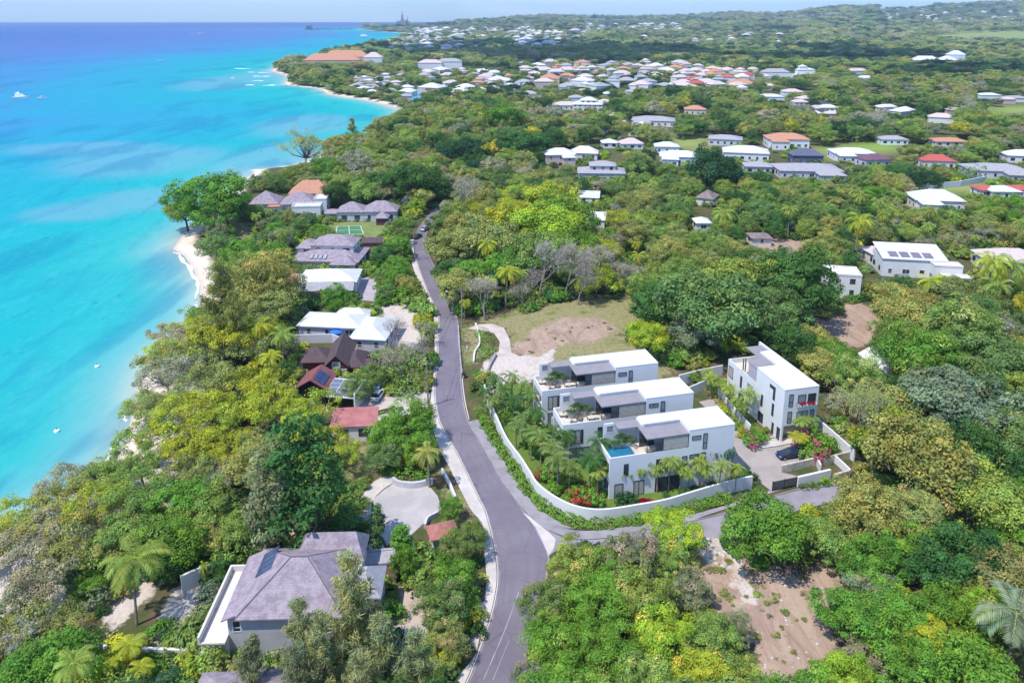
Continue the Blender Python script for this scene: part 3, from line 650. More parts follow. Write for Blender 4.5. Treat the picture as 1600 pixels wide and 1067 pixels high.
# ---------------------------------------------------------------- fourth villa, end on, right of the drive
def villa4():
    o = P(1219, 691); W = 6.5; Lh = 18.2
    r = thing('villa', 'white villa right of the drive with red flower boxes under its top windows', 'villa', (o[0], o[1], 0), AZ)
    b = MB().box(0, W, 1.6, Lh, -.4, 3.0).box(0, W, 0, Lh, 3.0, 6.0).box(0, W, -.002, Lh*.47, 6.0, 9.65).box(W*.62, W, Lh*.47, Lh*.78, 6.0, 9.65).box(0, .35, 0, 1.6, -.4, 3.0)
    b.box(W-.3, W-.002, Lh*.78, Lh, 6.0, 9.8)
    b.build('wall', WHITE, r)
    MB().box(-.003, .2, Lh*.47, Lh+.002, 6.0, 6.9).box(.2, W-.3, Lh-.2, Lh+.002, 6.0, 6.9).build('parapet', WHITE, r)
    MB().box(.2, W-.3, Lh*.47, Lh-.2, 6.0, 6.015).build('terrace_floor', BEIGE, r)
    MB().box(-.03, W+.03, -.03, Lh*.47, 9.65, 9.8).box(W*.62, W+.03, Lh*.47, Lh*.78, 9.65, 9.8).build('roof', WHITE, r)
    MB().prism([(0.02, Lh*.475), (W*.615, Lh*.475), (W*.615, Lh*.785), (W-.35, Lh*.785), (W-.35, Lh*.95), (W*.45, Lh*.95), (W*.45, Lh*.72), (.02, Lh*.64)], 9.25, 9.45).build('pergola_roof', GREYSLAB, r)
    MB().box(.03, .1, Lh*.475, Lh*.62, 6.0, 9.25).build('louvre_screen', M('grey_louvre', (.4, .38, .4), .8, .05), r)
    MB().box(.05, .17, Lh*.72, Lh*.73, 6.0, 9.25).box(.5, .62, Lh*.72, Lh*.73, 6.0, 9.25).build('pergola_post', DARKM, r)
    for t, z, w, h, k in ((.9, 6.5, .8, 2.3, PGLASS), (2.6, 6.9, 1.5, 1.6, PGLASS), (4.5, 6.9, 1.5, 1.6, GLASS), (.9, 3.5, .8, 2.1, PGLASS), (2.6, 3.4, 2.2, 2.0, BLIND), (5.2, 3.5, .8, 2.0, PGLASS)):
        win(r, TF(t, 0, z), w, h, DARKM, k, .08)
    for t, z, w, h, k in ((.35, .05, .9, 2.3, GLASS), (3.2, 8.2, 1.1, .6, GLASS), (2.6, 6.4, .6, 2.4, GLASS), (2.6, 3.4, .6, 2.3, GLASS), (6.0, 3.4, .6, 2.2, GLASS), (9.5, 3.3, 1.6, 2.2, BLIND), (13., 3.4, .6, 2.3, GLASS), (16.2, 3.6, 1.6, 2.2, BLIND), (2.2, .2, .6, 2.1, GLASS), (5.5, .3, 1.6, 1.9, GLASS), (12, .2, 1.8, 2.2, GLASS), (15.5, .2, 1.8, 2.2, GLASS)):
        win(r, wallT(0, W, 0, Lh, 'W', Lh-t-w, z), w, h, DARKM, k, .07)
    MB().box(1.2, W-.2, 1.52, 1.6, -.2, 2.7).build('garage_door', STONE, r)
    MB().box(2.45, 6.15, -.42, -.03, 6.4, 6.75).build('flower_box', WHITE, r)
    return r, o, W, Lh
V4, v4o, v4W, v4L = villa4()
CLEAR.append(([(722, 555), (735, 600), (758, 628), (780, 600), (832, 580), (850, 560), (1010, 538), (1062, 585), (1128, 565), (1190, 545), (1225, 570), (1282, 606), (1280, 660), (1345, 712), (1332, 775), (1240, 790), (1140, 808), (1000, 842), (900, 848), (825, 800), (735, 660)], 2000))
LAND += [('front villa', 1040, 710), ('rear villa', 930, 575), ('villa with flower boxes', 1210, 640)]
# ---------------------------------------------------------------- garden walls, gate
def wallthing(name, label, px, th, h, mat, group=None, cap=None, cat='wall', z0=-.3):
    q = smooth_path(PP(px), 6) if len(px) > 3 else PP(px)
    o = MB().wallstrip(q, th, z0, h).build(name, mat); tag(o, label, cat, group); return o
wallthing('boundary_wall', 'long white wall curving round the garden of the three villas', [(757, 616), (765, 640), (778, 672), (792, 702), (812, 730), (826, 752), (840, 774), (869, 796), (902, 810.5), (942, 815), (998, 807), (1040, 799), (1080, 787), (1130, 772), (1174, 762)], .3, 2.1, WHITE)
wallthing('garden_wall', 'white cross wall between the front and middle villas', [(862, 668), (896, 660), (908, 700)][:2], .25, 2.0, WHITE)
wallthing('garden_wall', 'white rear wall behind the rear villa drive', [(1060, 602), (1090, 594), (1128, 586)], .25, 2.2, WHITE)
wallthing('garden_wall', 'second white wall before the drive between rear and flower box villas', [(1068, 622), (1106, 606)], .25, 1.9, WHITE)
wallthing('boundary_wall', 'white wall on the right side of the flower box villa garden', [(1270, 664), (1300, 690), (1334, 721)], .28, 2.0, WHITE)
wallthing('boundary_wall', 'white wall with palm planting along the left of the flower box villa', [(1122, 618), (1150, 652), (1172, 676)], .22, 1.5, WHITE)
wallthing('planter_wall', 'stone faced wall with cream cap beside the parked blue car', [(1220, 738), (1250, 731.5), (1276, 725)], .35, 1.3, STONE)
wallthing('planter_wall', 'short cream stone wall stub beside the open bin bay', [(1276, 726), (1281, 737)], .3, 1.3, OFFW)
wallthing('planter_wall', 'stone wall of the bin bay furthest from the road', [(1282, 728), (1306, 721), (1334, 714)], .3, 1.3, STONE)
wallthing('planter_wall', 'white slanting wall of the bin bay', [(1304, 722), (1318, 735), (1327, 744)], .3, 1.25, WHITE)
wallthing('planter_wall', 'stone wall right of the gate facing the side road', [(1303, 752), (1327, 745)], .35, 1.3, STONE)
wallthing('gate_wall', 'white wall right of the black gate facing the side road', [(1245, 760), (1296, 748)], .4, 1.7, WHITE)
wallthing('low_wall', 'weathered low stone wall winding through the green verge by the dirt lot', [(743, 508), (748, 522), (749, 540), (742, 552), (740, 568)], .35, .6, OFFW)
wallthing('low_wall', 'dark low stone wall between pale dirt and villas', [(775, 556), (766, 572), (759, 588)], .35, .7, GREYW)
wallthing('low_wall', 'dark kerbside wall on the right edge of the main road', [(716, 512), (718, 545), (721, 580), (724, 592)], .3, .6, GREYW)
wallthing('low_wall', 'curved pale retaining wall behind the turnaround', [(614, 754), (624, 760), (644, 762), (660, 760), (676, 756)], .4, 1.0, LILACW)
wallthing('low_wall', 'white low wall in the grass verge left of the main road', [(691, 737), (702, 758), (712, 782)], .35, .7, WHITE)
wallthing('low_wall', 'small curved grey wall below the turnaround', [(664, 826), (668, 815), (678, 809), (684, 806)], .35, .8, LILACW)
wallthing('garden_wall', 'pale wall running down the garden behind the lilac roofed house', [(285, 925), (318, 910), (365, 897)], .35, 2.4, OFFW)
wallthing('garden_wall', 'pale wall in front of the lilac roofed house at the foot of the photo', [(225, 1030), (290, 1032), (355, 1045)], .35, 1.6, OFFW)
wallthing('garden_wall', 'white wall between coastal tree trunks at lower left', [(133, 1022), (170, 1032)], .3, 2.0, WHITE)
wallthing('garden_wall', 'dark capped wall right of the lilac roofed house', [(575, 888), (620, 878), (668, 872)], .4, 2.0, GREYW)
wallthing('garden_wall', 'stone terrace wall above the beach near the white roofed bungalow', [(352, 430), (368, 452), (385, 478)], .4, 1.6, STONE)
wallthing('garden_wall', 'red brown wall between the white bungalow and the timber house', [(560, 541), (604, 537)], .35, 2.6, M('maroon_wall', (.16, .06, .05), .85, .15))
wallthing('garden_wall', 'grey wall in front of the white bungalow pool garden', [(455, 536), (520, 535), (532, 540)], .35, 2.0, LILACW)
wallthing('garden_wall', 'low brown wall at the mouth of the car court', [(585, 650), (608, 644)], .3, .9, WOODM)
wallthing('garden_wall', 'long dark hedge-topped wall below the grey roofed houses', [(1305, 272), (1360, 280), (1410, 290)], 1.2, 2.5, M('dark_wall', (.07, .08, .05), .9, .2))
wallthing('garden_wall', 'pale blue grey wall under the hedge at right', [(1440, 297), (1500, 292), (1540, 284)], .5, 2.5, M('bluegrey_wall', (.5, .52, .56), .85, .08))
g = thing('gate', 'black slatted sliding gate across the villa entrance', 'gate', P3(1206, 768), math.atan2(P(1244, 760)[1]-P(1206, 768)[1], P(1244, 760)[0]-P(1206, 768)[0]))
gw = math.dist(P(1206, 768), P(1244, 760)); m = MB()
for i in range(9): m.box(.08, gw-.08, -.03, .03, .12+i*.18, .24+i*.18)
m.build('slat_panel', DARKM, g); m = MB()
for x in (0, gw/2-.04, gw-.08): m.box(x, x+.08, -.05, .05, 0, 1.8)
m.build('gate_frame', DARKM, g)
for i, (px, py) in enumerate(((1246, 700), (1252, 696))): pass
# ---------------------------------------------------------------- houses left of the road
def at(px, py): return P(px, py)
NH = thing('house', 'large two storey house with a mottled lilac hip roof and solar panels, lower left', 'house', (-30.0, 68.9, 0), rad(2))
w = MB().box(0, 11.0, 0, 10.4, -.5, 6.0).box(-1.7, 0, .7, 10.2, -.5, 5.5).box(4.6, 11.9, 9.0, 12.6, -.5, 6.0).box(11.0, 14.6, 4.2, 9.0, -.5, 4.4); w.build('wall', M('house_grey_render', (.46, .45, .48), .85, .06), NH)
rf = MB().hip(0, 11.0, 0, 10.4, 6.05, 3.3, .5, .42).build('roof', LILAC, NH)
MB().add([(-2.2, .2, 5.3), (-.5, .2, 6.03), (-.5, 10.5, 6.03), (-2.2, 10.5, 5.3), (-2.2, .2, 5.15), (-.5, .2, 5.88), (-.5, 10.5, 5.88), (-2.2, 10.5, 5.15)], [(0, 1, 2, 3), (7, 6, 5, 4), (4, 5, 1, 0), (5, 6, 2, 1), (6, 7, 3, 2), (7, 4, 0, 3)]).build('lower_roof', LILAC, NH)
MB().hip(4.4, 11.9, 8.6, 12.7, 6.1, 2.3, .4, .25).build('wing_roof', LILAC, NH)
MB().hip(11.2, 14.6, 4.2, 9.0, 4.5, 1.6, .3, .5).build('wing_roof', GREYR, NH)
MB().add([(11.3, 4.1, 4.78), (12.1, 4.1, 4.78), (12.1, 8.9, 5.6), (11.3, 8.9, 5.6)], [(0, 1, 2, 3)]).box(11.3, 12.1, 4.4, 8.6, 5.5, 5.62).build('skylight_strip', WHITE, NH)
sl = math.atan2(3.4, 5.8)
for i in range(4):
    T = Matrix.Translation((.25, 5.2+i*1.0, 6.05+.75*.655)) @ Matrix.Rotation(-math.atan(.655), 4, 'Y')
    MB().box(0, 2.3, 0, .92, .06, .13, 0, T).build('solar_panel', SOLAR, NH)
RC = M('ridge_tile', (.16, .12, .15), .9, .1)
rc = MB(); hx = 11.0+.5; sp = (12.0*.5*2*.42)
for a_, b_ in (((-.5, -.5, 6.07), (4.54, 5.2, 9.37)), ((11.5, -.5, 6.07), (6.46, 5.2, 9.37)), ((-.5, 10.9, 6.07), (4.54, 5.2, 9.37)), ((4.54, 5.2, 9.37), (6.46, 5.2, 9.37)), ((11.5, 10.9, 6.07), (6.46, 5.2, 9.37))): rc.tube([a_, b_], .07, 5)
rc.build('ridge_cap', RC, NH)
MB().box(-4.7, -1.71, -.5, 10.8, 2.9, 3.1).box(-4.7, -4.45, -.5, 10.8, 3.1, 3.9).box(-4.45, -1.71, 10.55, 10.8, 3.1, 3.9).box(-4.6, -1.71, 0, 10.6, -.5, 2.9).build('balcony', OFFW, NH)
for t, z in ((6.5, 3.6), (9., 3.6), (7, .9)): win(NH, TF(t+.1, 0, z), .95, 1.5, WHITE, GLASS, .08)
win(NH, TF(-1.2, .7, 3.4), .95, 1.5, WHITE, GLASS, .08)
CLEAR.append(([(330, 905), (375, 880), (420, 865), (460, 845), (545, 850), (575, 862), (600, 900), (590, 940), (560, 980), (440, 1010), (380, 1012), (350, 965)], 950)); LAND.append(('near lilac roofed house', 465, 920))
BH = house('house', 'lilac hip roof cut by the lower edge of the photo', P(388, 1132), rad(3), [(-5, 7, -5, 3, 0, 3.2, 'hip', 2.2, LILAC, LILACW)], clear=False, wins=False)
for i in range(3): MB().box(4.2+i*.8, 4.9+i*.8, 3.6, 5.2, 3.1, 3.16).build('solar_panel', SOLAR, BH)
MB().box(3.9, 7.2, 3.4, 5.4, -.3, 3.08).build('annex_wall', LILACW, BH)
CLEAR.append(([(320, 1042), (440, 1030), (450, 1067), (310, 1067)], 1100))
sl_ = MB().box(-2, 2, -1.6, 1.6, -.3, .35).box(-2.1, 2.1, -1.7, 1.7, .35, .45).build('pool_cover', WHITE, None, P3(268, 1052), rad(8)); tag(sl_, 'white slab at the foot of the photo left of the lilac roof', 'slab'); CLEAR.append(([(235, 1035), (300, 1035), (285, 1067), (230, 1067)], 1067))
OX = M('oxblood_boards', (.15, .03, .027), .8, .15, 1.5)
TH_ = house('house', 'dark brown roofed timber house with a red gable, cross wings and a white framed window', (-34.8, 135.8), rad(4),
      [(-2.1, 2.1, 0, 10.6, 0, 3.0, 'gable', 2.5, BROWNR, OX), (-7.2, -2.05, 3.2, 8.6, 0, 2.7, 'hip', 1.9, BROWNR, OX), (2.05, 5.0, .8, 7.2, 0, 2.5, 'hip', 1.5, BROWNR, OX), (5.0, 7.6, 1.6, 4.6, 0, 2.2, 'hip', .8, BROWNR, OX)], wins=False)
win(TH_, TF(-.8, 0, 2.75), 1.6, 1.25, WHITE, PGLASS, .13); win(TH_, TF(1.05, 0, .2), .85, 2.0, WHITE, PGLASS, .1)
MB().box(-2.12, 2.12, -.05, -.004, 2.35, 2.5).build('trim_board', WHITE, TH_)
LAND.append(('red gabled house', 530, 565))
house('barn', 'black barn with a maroon roof carrying solar panels', (-37.4, 126.9), rad(-5), [(-2.65, 2.65, 0, 5.7, 0, 3.0, 'gable', 1.9, MAROON, M('black_boards', (.012, .013, .018), .7, .2))], 'barn', wins=False)
BN = [o for o in COL.objects if o.get('label', '').startswith('black barn')][0]
for i in range(3):
    for j in range(2):
        T = Matrix.Translation((.35+j*.98, .3+i*1.3, 4.96-.613*(.35+j*.98))) @ Matrix.Rotation(math.atan2(1.9, 3.1), 4, 'Y'); MB().box(0, 1.05, 0, 1.2, .06, .12, 0, T).build('solar_panel', SOLAR, BN)
LAND.append(('black barn', 487, 600))
cp = thing('carport', 'carport roofed with pale solar panels beside the black barn', 'carport', P3(530, 640), rad(-10))
m = MB()
for x in (-2.7, 2.7):
    for y in (0.2, 5.2): m.box(x-.08, x+.08, y-.08, y+.08, 0, 2.6 if y < 1 else 3.2)
m.build('post', DARKM, cp)
Tc = Matrix.Translation((0, 0, 2.7)) @ Matrix.Rotation(math.atan2(.6, 5), 4, 'X')
MB().box(-3, 3, -.3, 5.6, -.08, 0, 0, Tc).build('roof', M('panel_frame', (.6, .6, .63), .5, .05), cp)
for i in range(3):
    for j in range(4): MB().box(-2.9+i*1.95, -1.1+i*1.95, 0+j*1.35, 1.2+j*1.35, .012, .05, 0, Tc).build('solar_panel', glassy('pale_solar', (.2, .22, .3), .2), cp)
MB().box(3.05, 3.3, -.3, 5.6, 0, 3.6).build('side_wall', WHITE, cp); CLEAR.append(([(505, 600), (560, 598), (560, 632), (510, 636)], 640))
house('house', 'single storey house with a flat pink red roof behind the round green tree', P(553, 690), rad(4), [(-3.6, 3.6, 0, 4.6, 0, 3.0, 'shed', .8, M('pink_red_roof', (.42, .16, .15), .8, .12), WHITE)])
wb = house('house', 'rambling white roofed bungalow above the beach, blue parasol in its garden', P(520, 536), rad(-6),
      [(-8.5, 5.5, 2, 9.5, 0, 3.0, 'hip', 1.6, WHITER, LILACW), (5.4, 12.8, -3.5, 8.0, 0, 3.0, 'hip', 1.8, WHITER, LILACW), (-2, 5, 8.5, 12, 0, 3.0, 'hip', 1.3, WHITER, LILACW)]); LAND.append(('white roofed bungalow', 530, 500))
house('house', 'white roofed house with a grey gabled annex beside the lilac drive', P(514, 466), rad(3), [(-8.0, 6.5, 2.5, 12.5, 0, 3.4, 'hip', 2.0, WHITER, WHITE), (-5, 6.2, -1.8, 2.6, 0, 2.8, 'gable', 1.5, GREYR, LILACW), (-13, -7.5, 6, 11, 0, 2.8, 'hip', 1.0, GREYR, LILACW)])
hb = house('house', 'lilac roofed house with an upper storey and skylights in its lower roof', P(508, 425), rad(-3),
      [(-9.5, 9.5, 0, 13, 0, 3.2, 'hip', 2.6, LILAC, LILACW), (-5, 7, 5, 13, 3.2, 6.3, 'hip', 2.2, LILAC, WHITE), (2.5, 9, -2.2, 3, 0, 3.0, 'hip', 1.8, LILAC, LILACW), (-9.3, -4, 5, 12, 3.2, 5.4, 'hip', 1.6, LILAC, WHITE)]); LAND.append(('lilac house with skylights', 512, 390))
for i in range(4):
    T = Matrix.Translation((-4.5+i*1.3, .5, 3.82)) @ Matrix.Rotation(math.atan2(2.6, 7), 4, 'X'); MB().box(0, .9, 0, 1.9, -.05, .12, 0, T).build('skylight', glassy('skylight_glass', (.45, .47, .52), .1), hb)
house('house', 'beach house of lilac pyramid roofs with one terracotta roof behind', P(455, 334), rad(6),
      [(-15, -5, 2, 12, 0, 3.4, 'hip', 4.0, LILAC, LILACW), (-3.5, 8.5, -1, 9, 0, 3.8, 'hip', 3.6, LILAC, LILACW), (-2, 13, 9, 18, 0, 5.4, 'hip', 4.2, TERRA, OFFW), (-8, -2.6, -2, 5, 0, 3., 'flat', .2, TERRA, GREENGL), (8.5, 13, 0, 8.8, 0, 5.0, 'flat', .3, OFFW, WHITE), (2, 12, -9, -3, 0, 4.4, 'flat', .4, WHITER, WHITE)]); LAND.append(('beach house with terracotta roof', 455, 305))
house('house', 'long low house with two lilac hip roofs behind the green court', P(556, 349), rad(3), [(-6.5, 2.5, 2, 10, 0, 3.6, 'hip', 2.8, LILAC, LILACW), (2.6, 14, 2, 10, 0, 3.6, 'hip', 3.0, LILAC, LILACW), (-11, -6.4, 3, 8, 0, 2.9, 'hip', 1.0, LILAC, LILACW)], rows=())
house('pavilion', 'small lilac roofed pavilion at the right corner of the court', P(598, 350), 0, [(-1.9, 1.9, -1.9, 1.9, 0, 2.6, 'hip', 1.8, LILAC, M('dark_boards', (.1, .05, .05)))], 'pavilion', wins=False)
house('shed', 'small brown roofed shed near the court', P(582, 392), rad(4), [(-3, 3, 0, 3, 0, 2.6, 'shed', .8, BROWNR, M('brick_red', (.28, .13, .11)))], 'shed', wins=False)
house('house', 'small lilac gabled roof beside the bend of the road', P(637, 328), rad(-35), [(-2.6, 2.6, 0, 4.6, 0, 2.8, 'gable', 1.8, LILAC, OFFW)], clear=False)
house('house', 'small red roof half hidden by trees beside the main road pavement', P(692, 850), rad(20), [(-1.6, 1.6, -1.2, 1.2, 0, 2.2, 'hip', .9, PINKR if False else M('faded_red_roof', (.42, .17, .14), .85, .15), OFFW)], wins=False)
house('gatehouse', 'grey flat roofed gate lodge right of the near house', P(596, 905), rad(8), [(-1.8, 1.8, -1, 1.6, 0, 3., 'flat', .15, GREYR, M('warm_render', (.42, .25, .17)))], 'gatehouse', wins=False)
house('house', 'grey thatched roof among trees behind the coast road', P(696, 334), rad(-50), [(-3.2, 3.2, 0, 3.6, 0, 2.4, 'gable', 1.8, M('thatch', (.26, .2, .19), .95, .2), OFFW)], wins=False, clear=False)
# parasol
pa = thing('parasol', 'blue parasol in the garden of the white roofed bungalow', 'parasol', P3(527, 530))
MB().tube([(0, 0, 0), (0, 0, 2.3)], .03).build('pole', STEEL, pa)
m = MB(); k = 8; ring = [(1.7*math.cos(2*math.pi*i/k), 1.7*math.sin(2*math.pi*i/k), 2.0) for i in range(k)]
m.add(ring+[(0, 0, 2.7)]+[(p[0]*.98, p[1]*.98, 1.86) for p in ring]+[(0, 0, 2.58)], [(i, (i+1) % k, k) for i in range(k)]+[(i, i+k+1, (i+1) % k+k+1, (i+1) % k) for i in range(k)]+[((i+1) % k+k+1, i+k+1, 2*k+1) for i in range(k)])
m.build('canopy', M('blue_canvas', (.03, .17, .62), .8, .05), pa)
# ---------------------------------------------------------------- houses inland, each where the photo shows it
def hv(W, D, h, rh, rm, wm, kind='hip', extra=None, r=None):
    v = [(-W/2, W/2, 0, D, 0, h, kind, rh, rm, wm)]
    if extra == 'wing': v.append((W*.05, W*.45, -D*.45, .02, 0, h*.9, kind, rh*.75, rm, wm))
    if extra == 'wingl': v.append((-W*.45, -W*.05, -D*.45, .02, 0, h*.9, kind, rh*.75, rm, wm))
    if extra == 'upper': v.append((-W*.25, W*.3, D*.2, D*.85, h, h+2.8, kind, rh*.8, rm, wm))
    if extra == 'both': v += [(W*.05, W*.45, -D*.45, .02, 0, h*.9, kind, rh*.75, rm, wm), (-W*.3, W*.2, D*.25, D*.9, h, h+2.6, kind, rh*.7, rm, wm)]
    return v
MID = [  # px, py of the front foot, width px, depth m, wall h, roof h, roof, wall, rot, extra, label
 (876, 262, 46, 10, 6.2, 2.6, WHITER, PINKR, 5, 'wing', 'tall pale pink walled house with white roofs left of the inland houses'),
 (912, 250, 42, 9, 3.4, 3.0, WHITER, WHITE, -8, None, 'white pyramid roofed house right of the tall pink one'),
 (940, 285, 72, 12, 4.0, 2.0, GREYR, LILACW, -4, 'upper', 'broad pale grey house with a raised gable among trees'),
 (988, 234, 34, 9, 3.2, 2.6, PINKR, WHITE, 4, None, 'pinkish white pyramid roof in the trees above the blue white house'),
 (953, 232, 24, 8, 3., 1.8, WHITER, WHITE, 0, None, 'small white roof left of the pinkish pyramid roof'),
 (1062, 258, 60, 12, 4.0, 2.2, BLUEW, BLUEW, -10, 'wingl', 'blue white roofed house with a front wing'),
 (1042, 240, 36, 9, 3.6, 2.0, WHITER, WHITE, -6, None, 'white house just behind the blue white roofed one'),
 (1165, 252, 68, 14, 4.2, 2.6, WHITER, WHITE, -14, None, 'large white hip roofed house behind the big dark tree'),
 (1132, 228, 50, 12, 3.6, 1.8, GREYR, LILACW, -18, None, 'long grey roofed house behind the large white hip roof'),
 (1185, 272, 40, 9, 3.4, 1.6, GREYR, LILACW, -8, None, 'small grey roof right of the big dark tree'),
 (1232, 232, 62, 11, 5.0, 2.6, TERRA, WHITE, -6, 'wingl', 'white house with a bright orange hip roof by the dry field'),
 (1262, 258, 46, 9, 4.6, 2.8, SLATE, SLATE, -4, None, 'dark slate blue house with a steep roof'),
 (1268, 280, 96, 11, 3.6, 2.0, GREYR, LILACW, -4, 'wing', 'wide grey blue roofed house in front of the slate one'),
 (1336, 252, 62, 11, 3.8, 2.0, WHITER, WHITE, -6, 'wingl', 'white hip roofed bungalow in front of the dry field'),
 (1372, 262, 42, 9, 3.8, 2.2, M('plum_roof', (.17, .09, .12), .8, .1), LILACW, 8, None, 'plum brown roofed house beside a palm'),
 (1398, 227, 40, 8, 3.2, 1.6, GREYR, WHITE, -4, None, 'low grey white house at the end of the dry field'),
 (1487, 230, 50, 9, 3., 1.5, TERRA, OFFW, -3, None, 'long orange roof in trees at right'),
 (1466, 264, 48, 9, 3.8, 2.4, REDT, OFFW, -10, None, 'bright red hip roofed house at right'),
 (1562, 280, 84, 12, 3.6, 2.2, GREYR, LILACW, -12, 'wing', 'grey white house at the right edge of the photo'),
 (1598, 255, 44, 10, 3.6, 2.4, WHITER, WHITE, -12, None, 'white roof cut by the right edge above the grey white house'),
 (1572, 312, 44, 9, 3.2, 1.6, WHITER, WHITE, -4, None, 'white roof between two red roofs at the right edge'),
 (1548, 309, 32, 8, 3., 1.4, REDT, WHITE, -4, None, 'low red roof left of the white one at the right edge'),
 (1602, 309, 34, 8, 3., 1.4, REDT, WHITE, -4, None, 'low red roof cut by the right edge of the photo'),
 (1468, 330, 72, 12, 4.0, 3.0, WHITER, WHITE, -10, 'wingl', 'white bungalow with a wide hip roof and a small lawn before it'),
 (1590, 430, 86, 11, 3.6, 2.6, PINKR, LILACW, -8, None, 'pale pink roofed house among palms at the right edge'),
 (1395, 416, 60, 8, 3.4, 1.8, PINKR, OFFW, 6, None, 'pale pink roof left of the modern white house'),
 (919, 320, 33, 8, 2.8, .9, WHITER, WHITE, -8, 's', 'upper of two white tin roofs in the wood right of the road'),
 (924, 356, 40, 8, 2.8, .9, WHITER, WHITE, -10, 's', 'lower of two white tin roofs in the wood right of the road'),
 (1099, 362, 22, 6, 3., 1.2, WHITER, WHITE, 0, None, 'small white roof deep in the woods above the pale track'),
 (1100, 322, 26, 8, 3., 2.4, M('thatch', (.26, .2, .19)), OFFW, -30, None, 'grey thatched roof deep in the inland woods'),
 (1190, 385, 30, 6, 2.6, .6, M('thatch', (.26, .2, .19)), OFFW, 0, None, 'brown grey shed beside the pale inland track'),
 (918, 175, 46, 14, 5.5, 3., WHITER, WHITE, -6, 'upper', 'tall white house in the trees beside a blue pool'),
 (1020, 198, 66, 14, 3.8, 2.2, GREYR, WHITE, -12, 'wingl', 'wide white grey house above the inland lawn'),
 (885, 172, 40, 10, 3.6, 2.4, PINKR, WHITE, 4, None, 'pinkish white roof left of the tall white house'),
 (1086, 180, 32, 11, 4., 2.6, TERRA, OFFW, -10, None, 'orange roofed house above the inland lawn'),
 (1000, 150, 40, 11, 3.6, 2, GREYR, WHITE, 0, None, 'grey roof in the dry trees below the terrace rows'),
 (1296, 176, 30, 10, 3.6, 2, WHITER, WHITE, 0, None, 'white roof in the trees left of the bare grey tree'),
 (1385, 175, 24, 9, 3.4, 2, WHITER, WHITE, 0, None, 'white roof behind the bare grey tree'),
 (1418, 179, 22, 9, 3.4, 2, WHITER, WHITE, 0, None, 'white roof right of the bare grey tree'),
 (1472, 192, 24, 9, 3.2, 2, WHITER, WHITE, 0, None, 'small white roof right of the bright lime tree'),
 (1252, 166, 22, 9, 3.2, 2, PINKR, WHITE, 0, None, 'small pink white roof far left of the bare grey tree'),
 (1590, 160, 34, 10, 3.4, 1.6, GREYR, WHITE, -5, None, 'grey white roof at the right edge in the far trees'),
 (1548, 155, 30, 10, 3.4, 1.6, WHITER, WHITE, -5, None, 'white roof left of the far grey roof at the right edge'),
 (1240, 150, 30, 12, 3.6, 2.4, PINKR, WHITE, -4, None, 'pale pink roofed house below the tall white block'),
 (1205, 158, 40, 12, 3.6, 1.8, WHITER, WHITE, -4, None, 'white roof at the edge of the far brown field'),
]
mb_names = []
for px, py, wpx, D, h, rh, rm, wm, rot, ex, lab in MID:
    x, y = P(px, py); W = wpx*mpp(y)
    D = max(D, W*.62)
    v = hv(W, D, h, rh, rm, wm, 'shed' if ex == 's' else 'hip', ex)
    house('house', lab, (x, y), rad(rot), v, wins=(y < 620))
LAND += [('orange hip roofed house', 1232, 215), ('blue white roofed house', 1062, 242), ('wide hip white bungalow', 1467, 312), ('two white tin roofs', 920, 325), ('bright red hip roof', 1466, 252)]
MH = house('house', 'modern white two storey house with a row of solar panels on its white roof', P(1440, 440), rad(-10),
      [(-9.5, 7, 3, 13, 0, 5.2, 'shed', 1.8, WHITER, WHITE), (2.5, 9.5, -1.0, 3.0, 0, 4.8, 'flat', .3, OFFW, WHITE), (4, 10.5, -4.5, -1.2, 0, 2.8, 'flat', .2, OFFW, WHITE)])
for i in range(4):
    T = Matrix.Translation((-7.5+i*3, 4.0, 5.44)) @ Matrix.Rotation(math.atan2(1.75, 10.6), 4, 'X'); MB().box(0, 2.3, 0, 3.2, .05, .14, 0, T).build('solar_panel', M('grey_panel', (.2, .17, .2), .4, .1), MH)
LAND.append(('modern white house', 1430, 412))
house('house', 'small white cube house behind the bare clearing at right', P(1318, 466), rad(-12), [(-4.5, 3.8, 0, 7, 0, 6.0, 'flat', .35, OFFW, WHITE)]); LAND.append(('white cube house', 1318, 445))
house('house', 'white multi storey block standing clear of the far woods', P(1255, 128), rad(-5), [(-13, 13, 0, 16, 0, 7, 'flat', .5, WHITER, WHITE), (-6, 13, 3, 14, 7, 13, 'hip', 2, WHITER, WHITE), (-4, 4, 4, 12, 13, 16.5, 'hip', 2, WHITER, WHITE)], wins=False)
house('house', 'long white house left of the white multi storey block', P(1213, 121), rad(-3), [(-16, 16, 0, 14, 0, 6, 'hip', 4, GREYR, WHITE)], wins=False)
house('mansion', 'white colonnaded mansion against the dark shaded wood', P(1462, 103), rad(-8), [(-32, 6, 0, 18, 0, 8, 'hip', 6, WHITER, WHITE), (6, 30, 2, 20, 0, 8, 'hip', 6, WHITER, WHITE), (22, 44, 10, 26, 0, 16, 'hip', 6, BLUEW, BLUEW)], 'mansion', wins=False)
house('house', 'pink white long roof in the shaded far wood', P(1342, 116), rad(12), [(-14, 14, 0, 12, 0, 4, 'hip', 3, PINKR, WHITE)], wins=False)
house('house', 'pale blue white roof in the shaded far wood', P(1354, 129), rad(-3), [(-10, 10, 0, 12, 0, 4, 'hip', 3, BLUEW, WHITE)], wins=False)
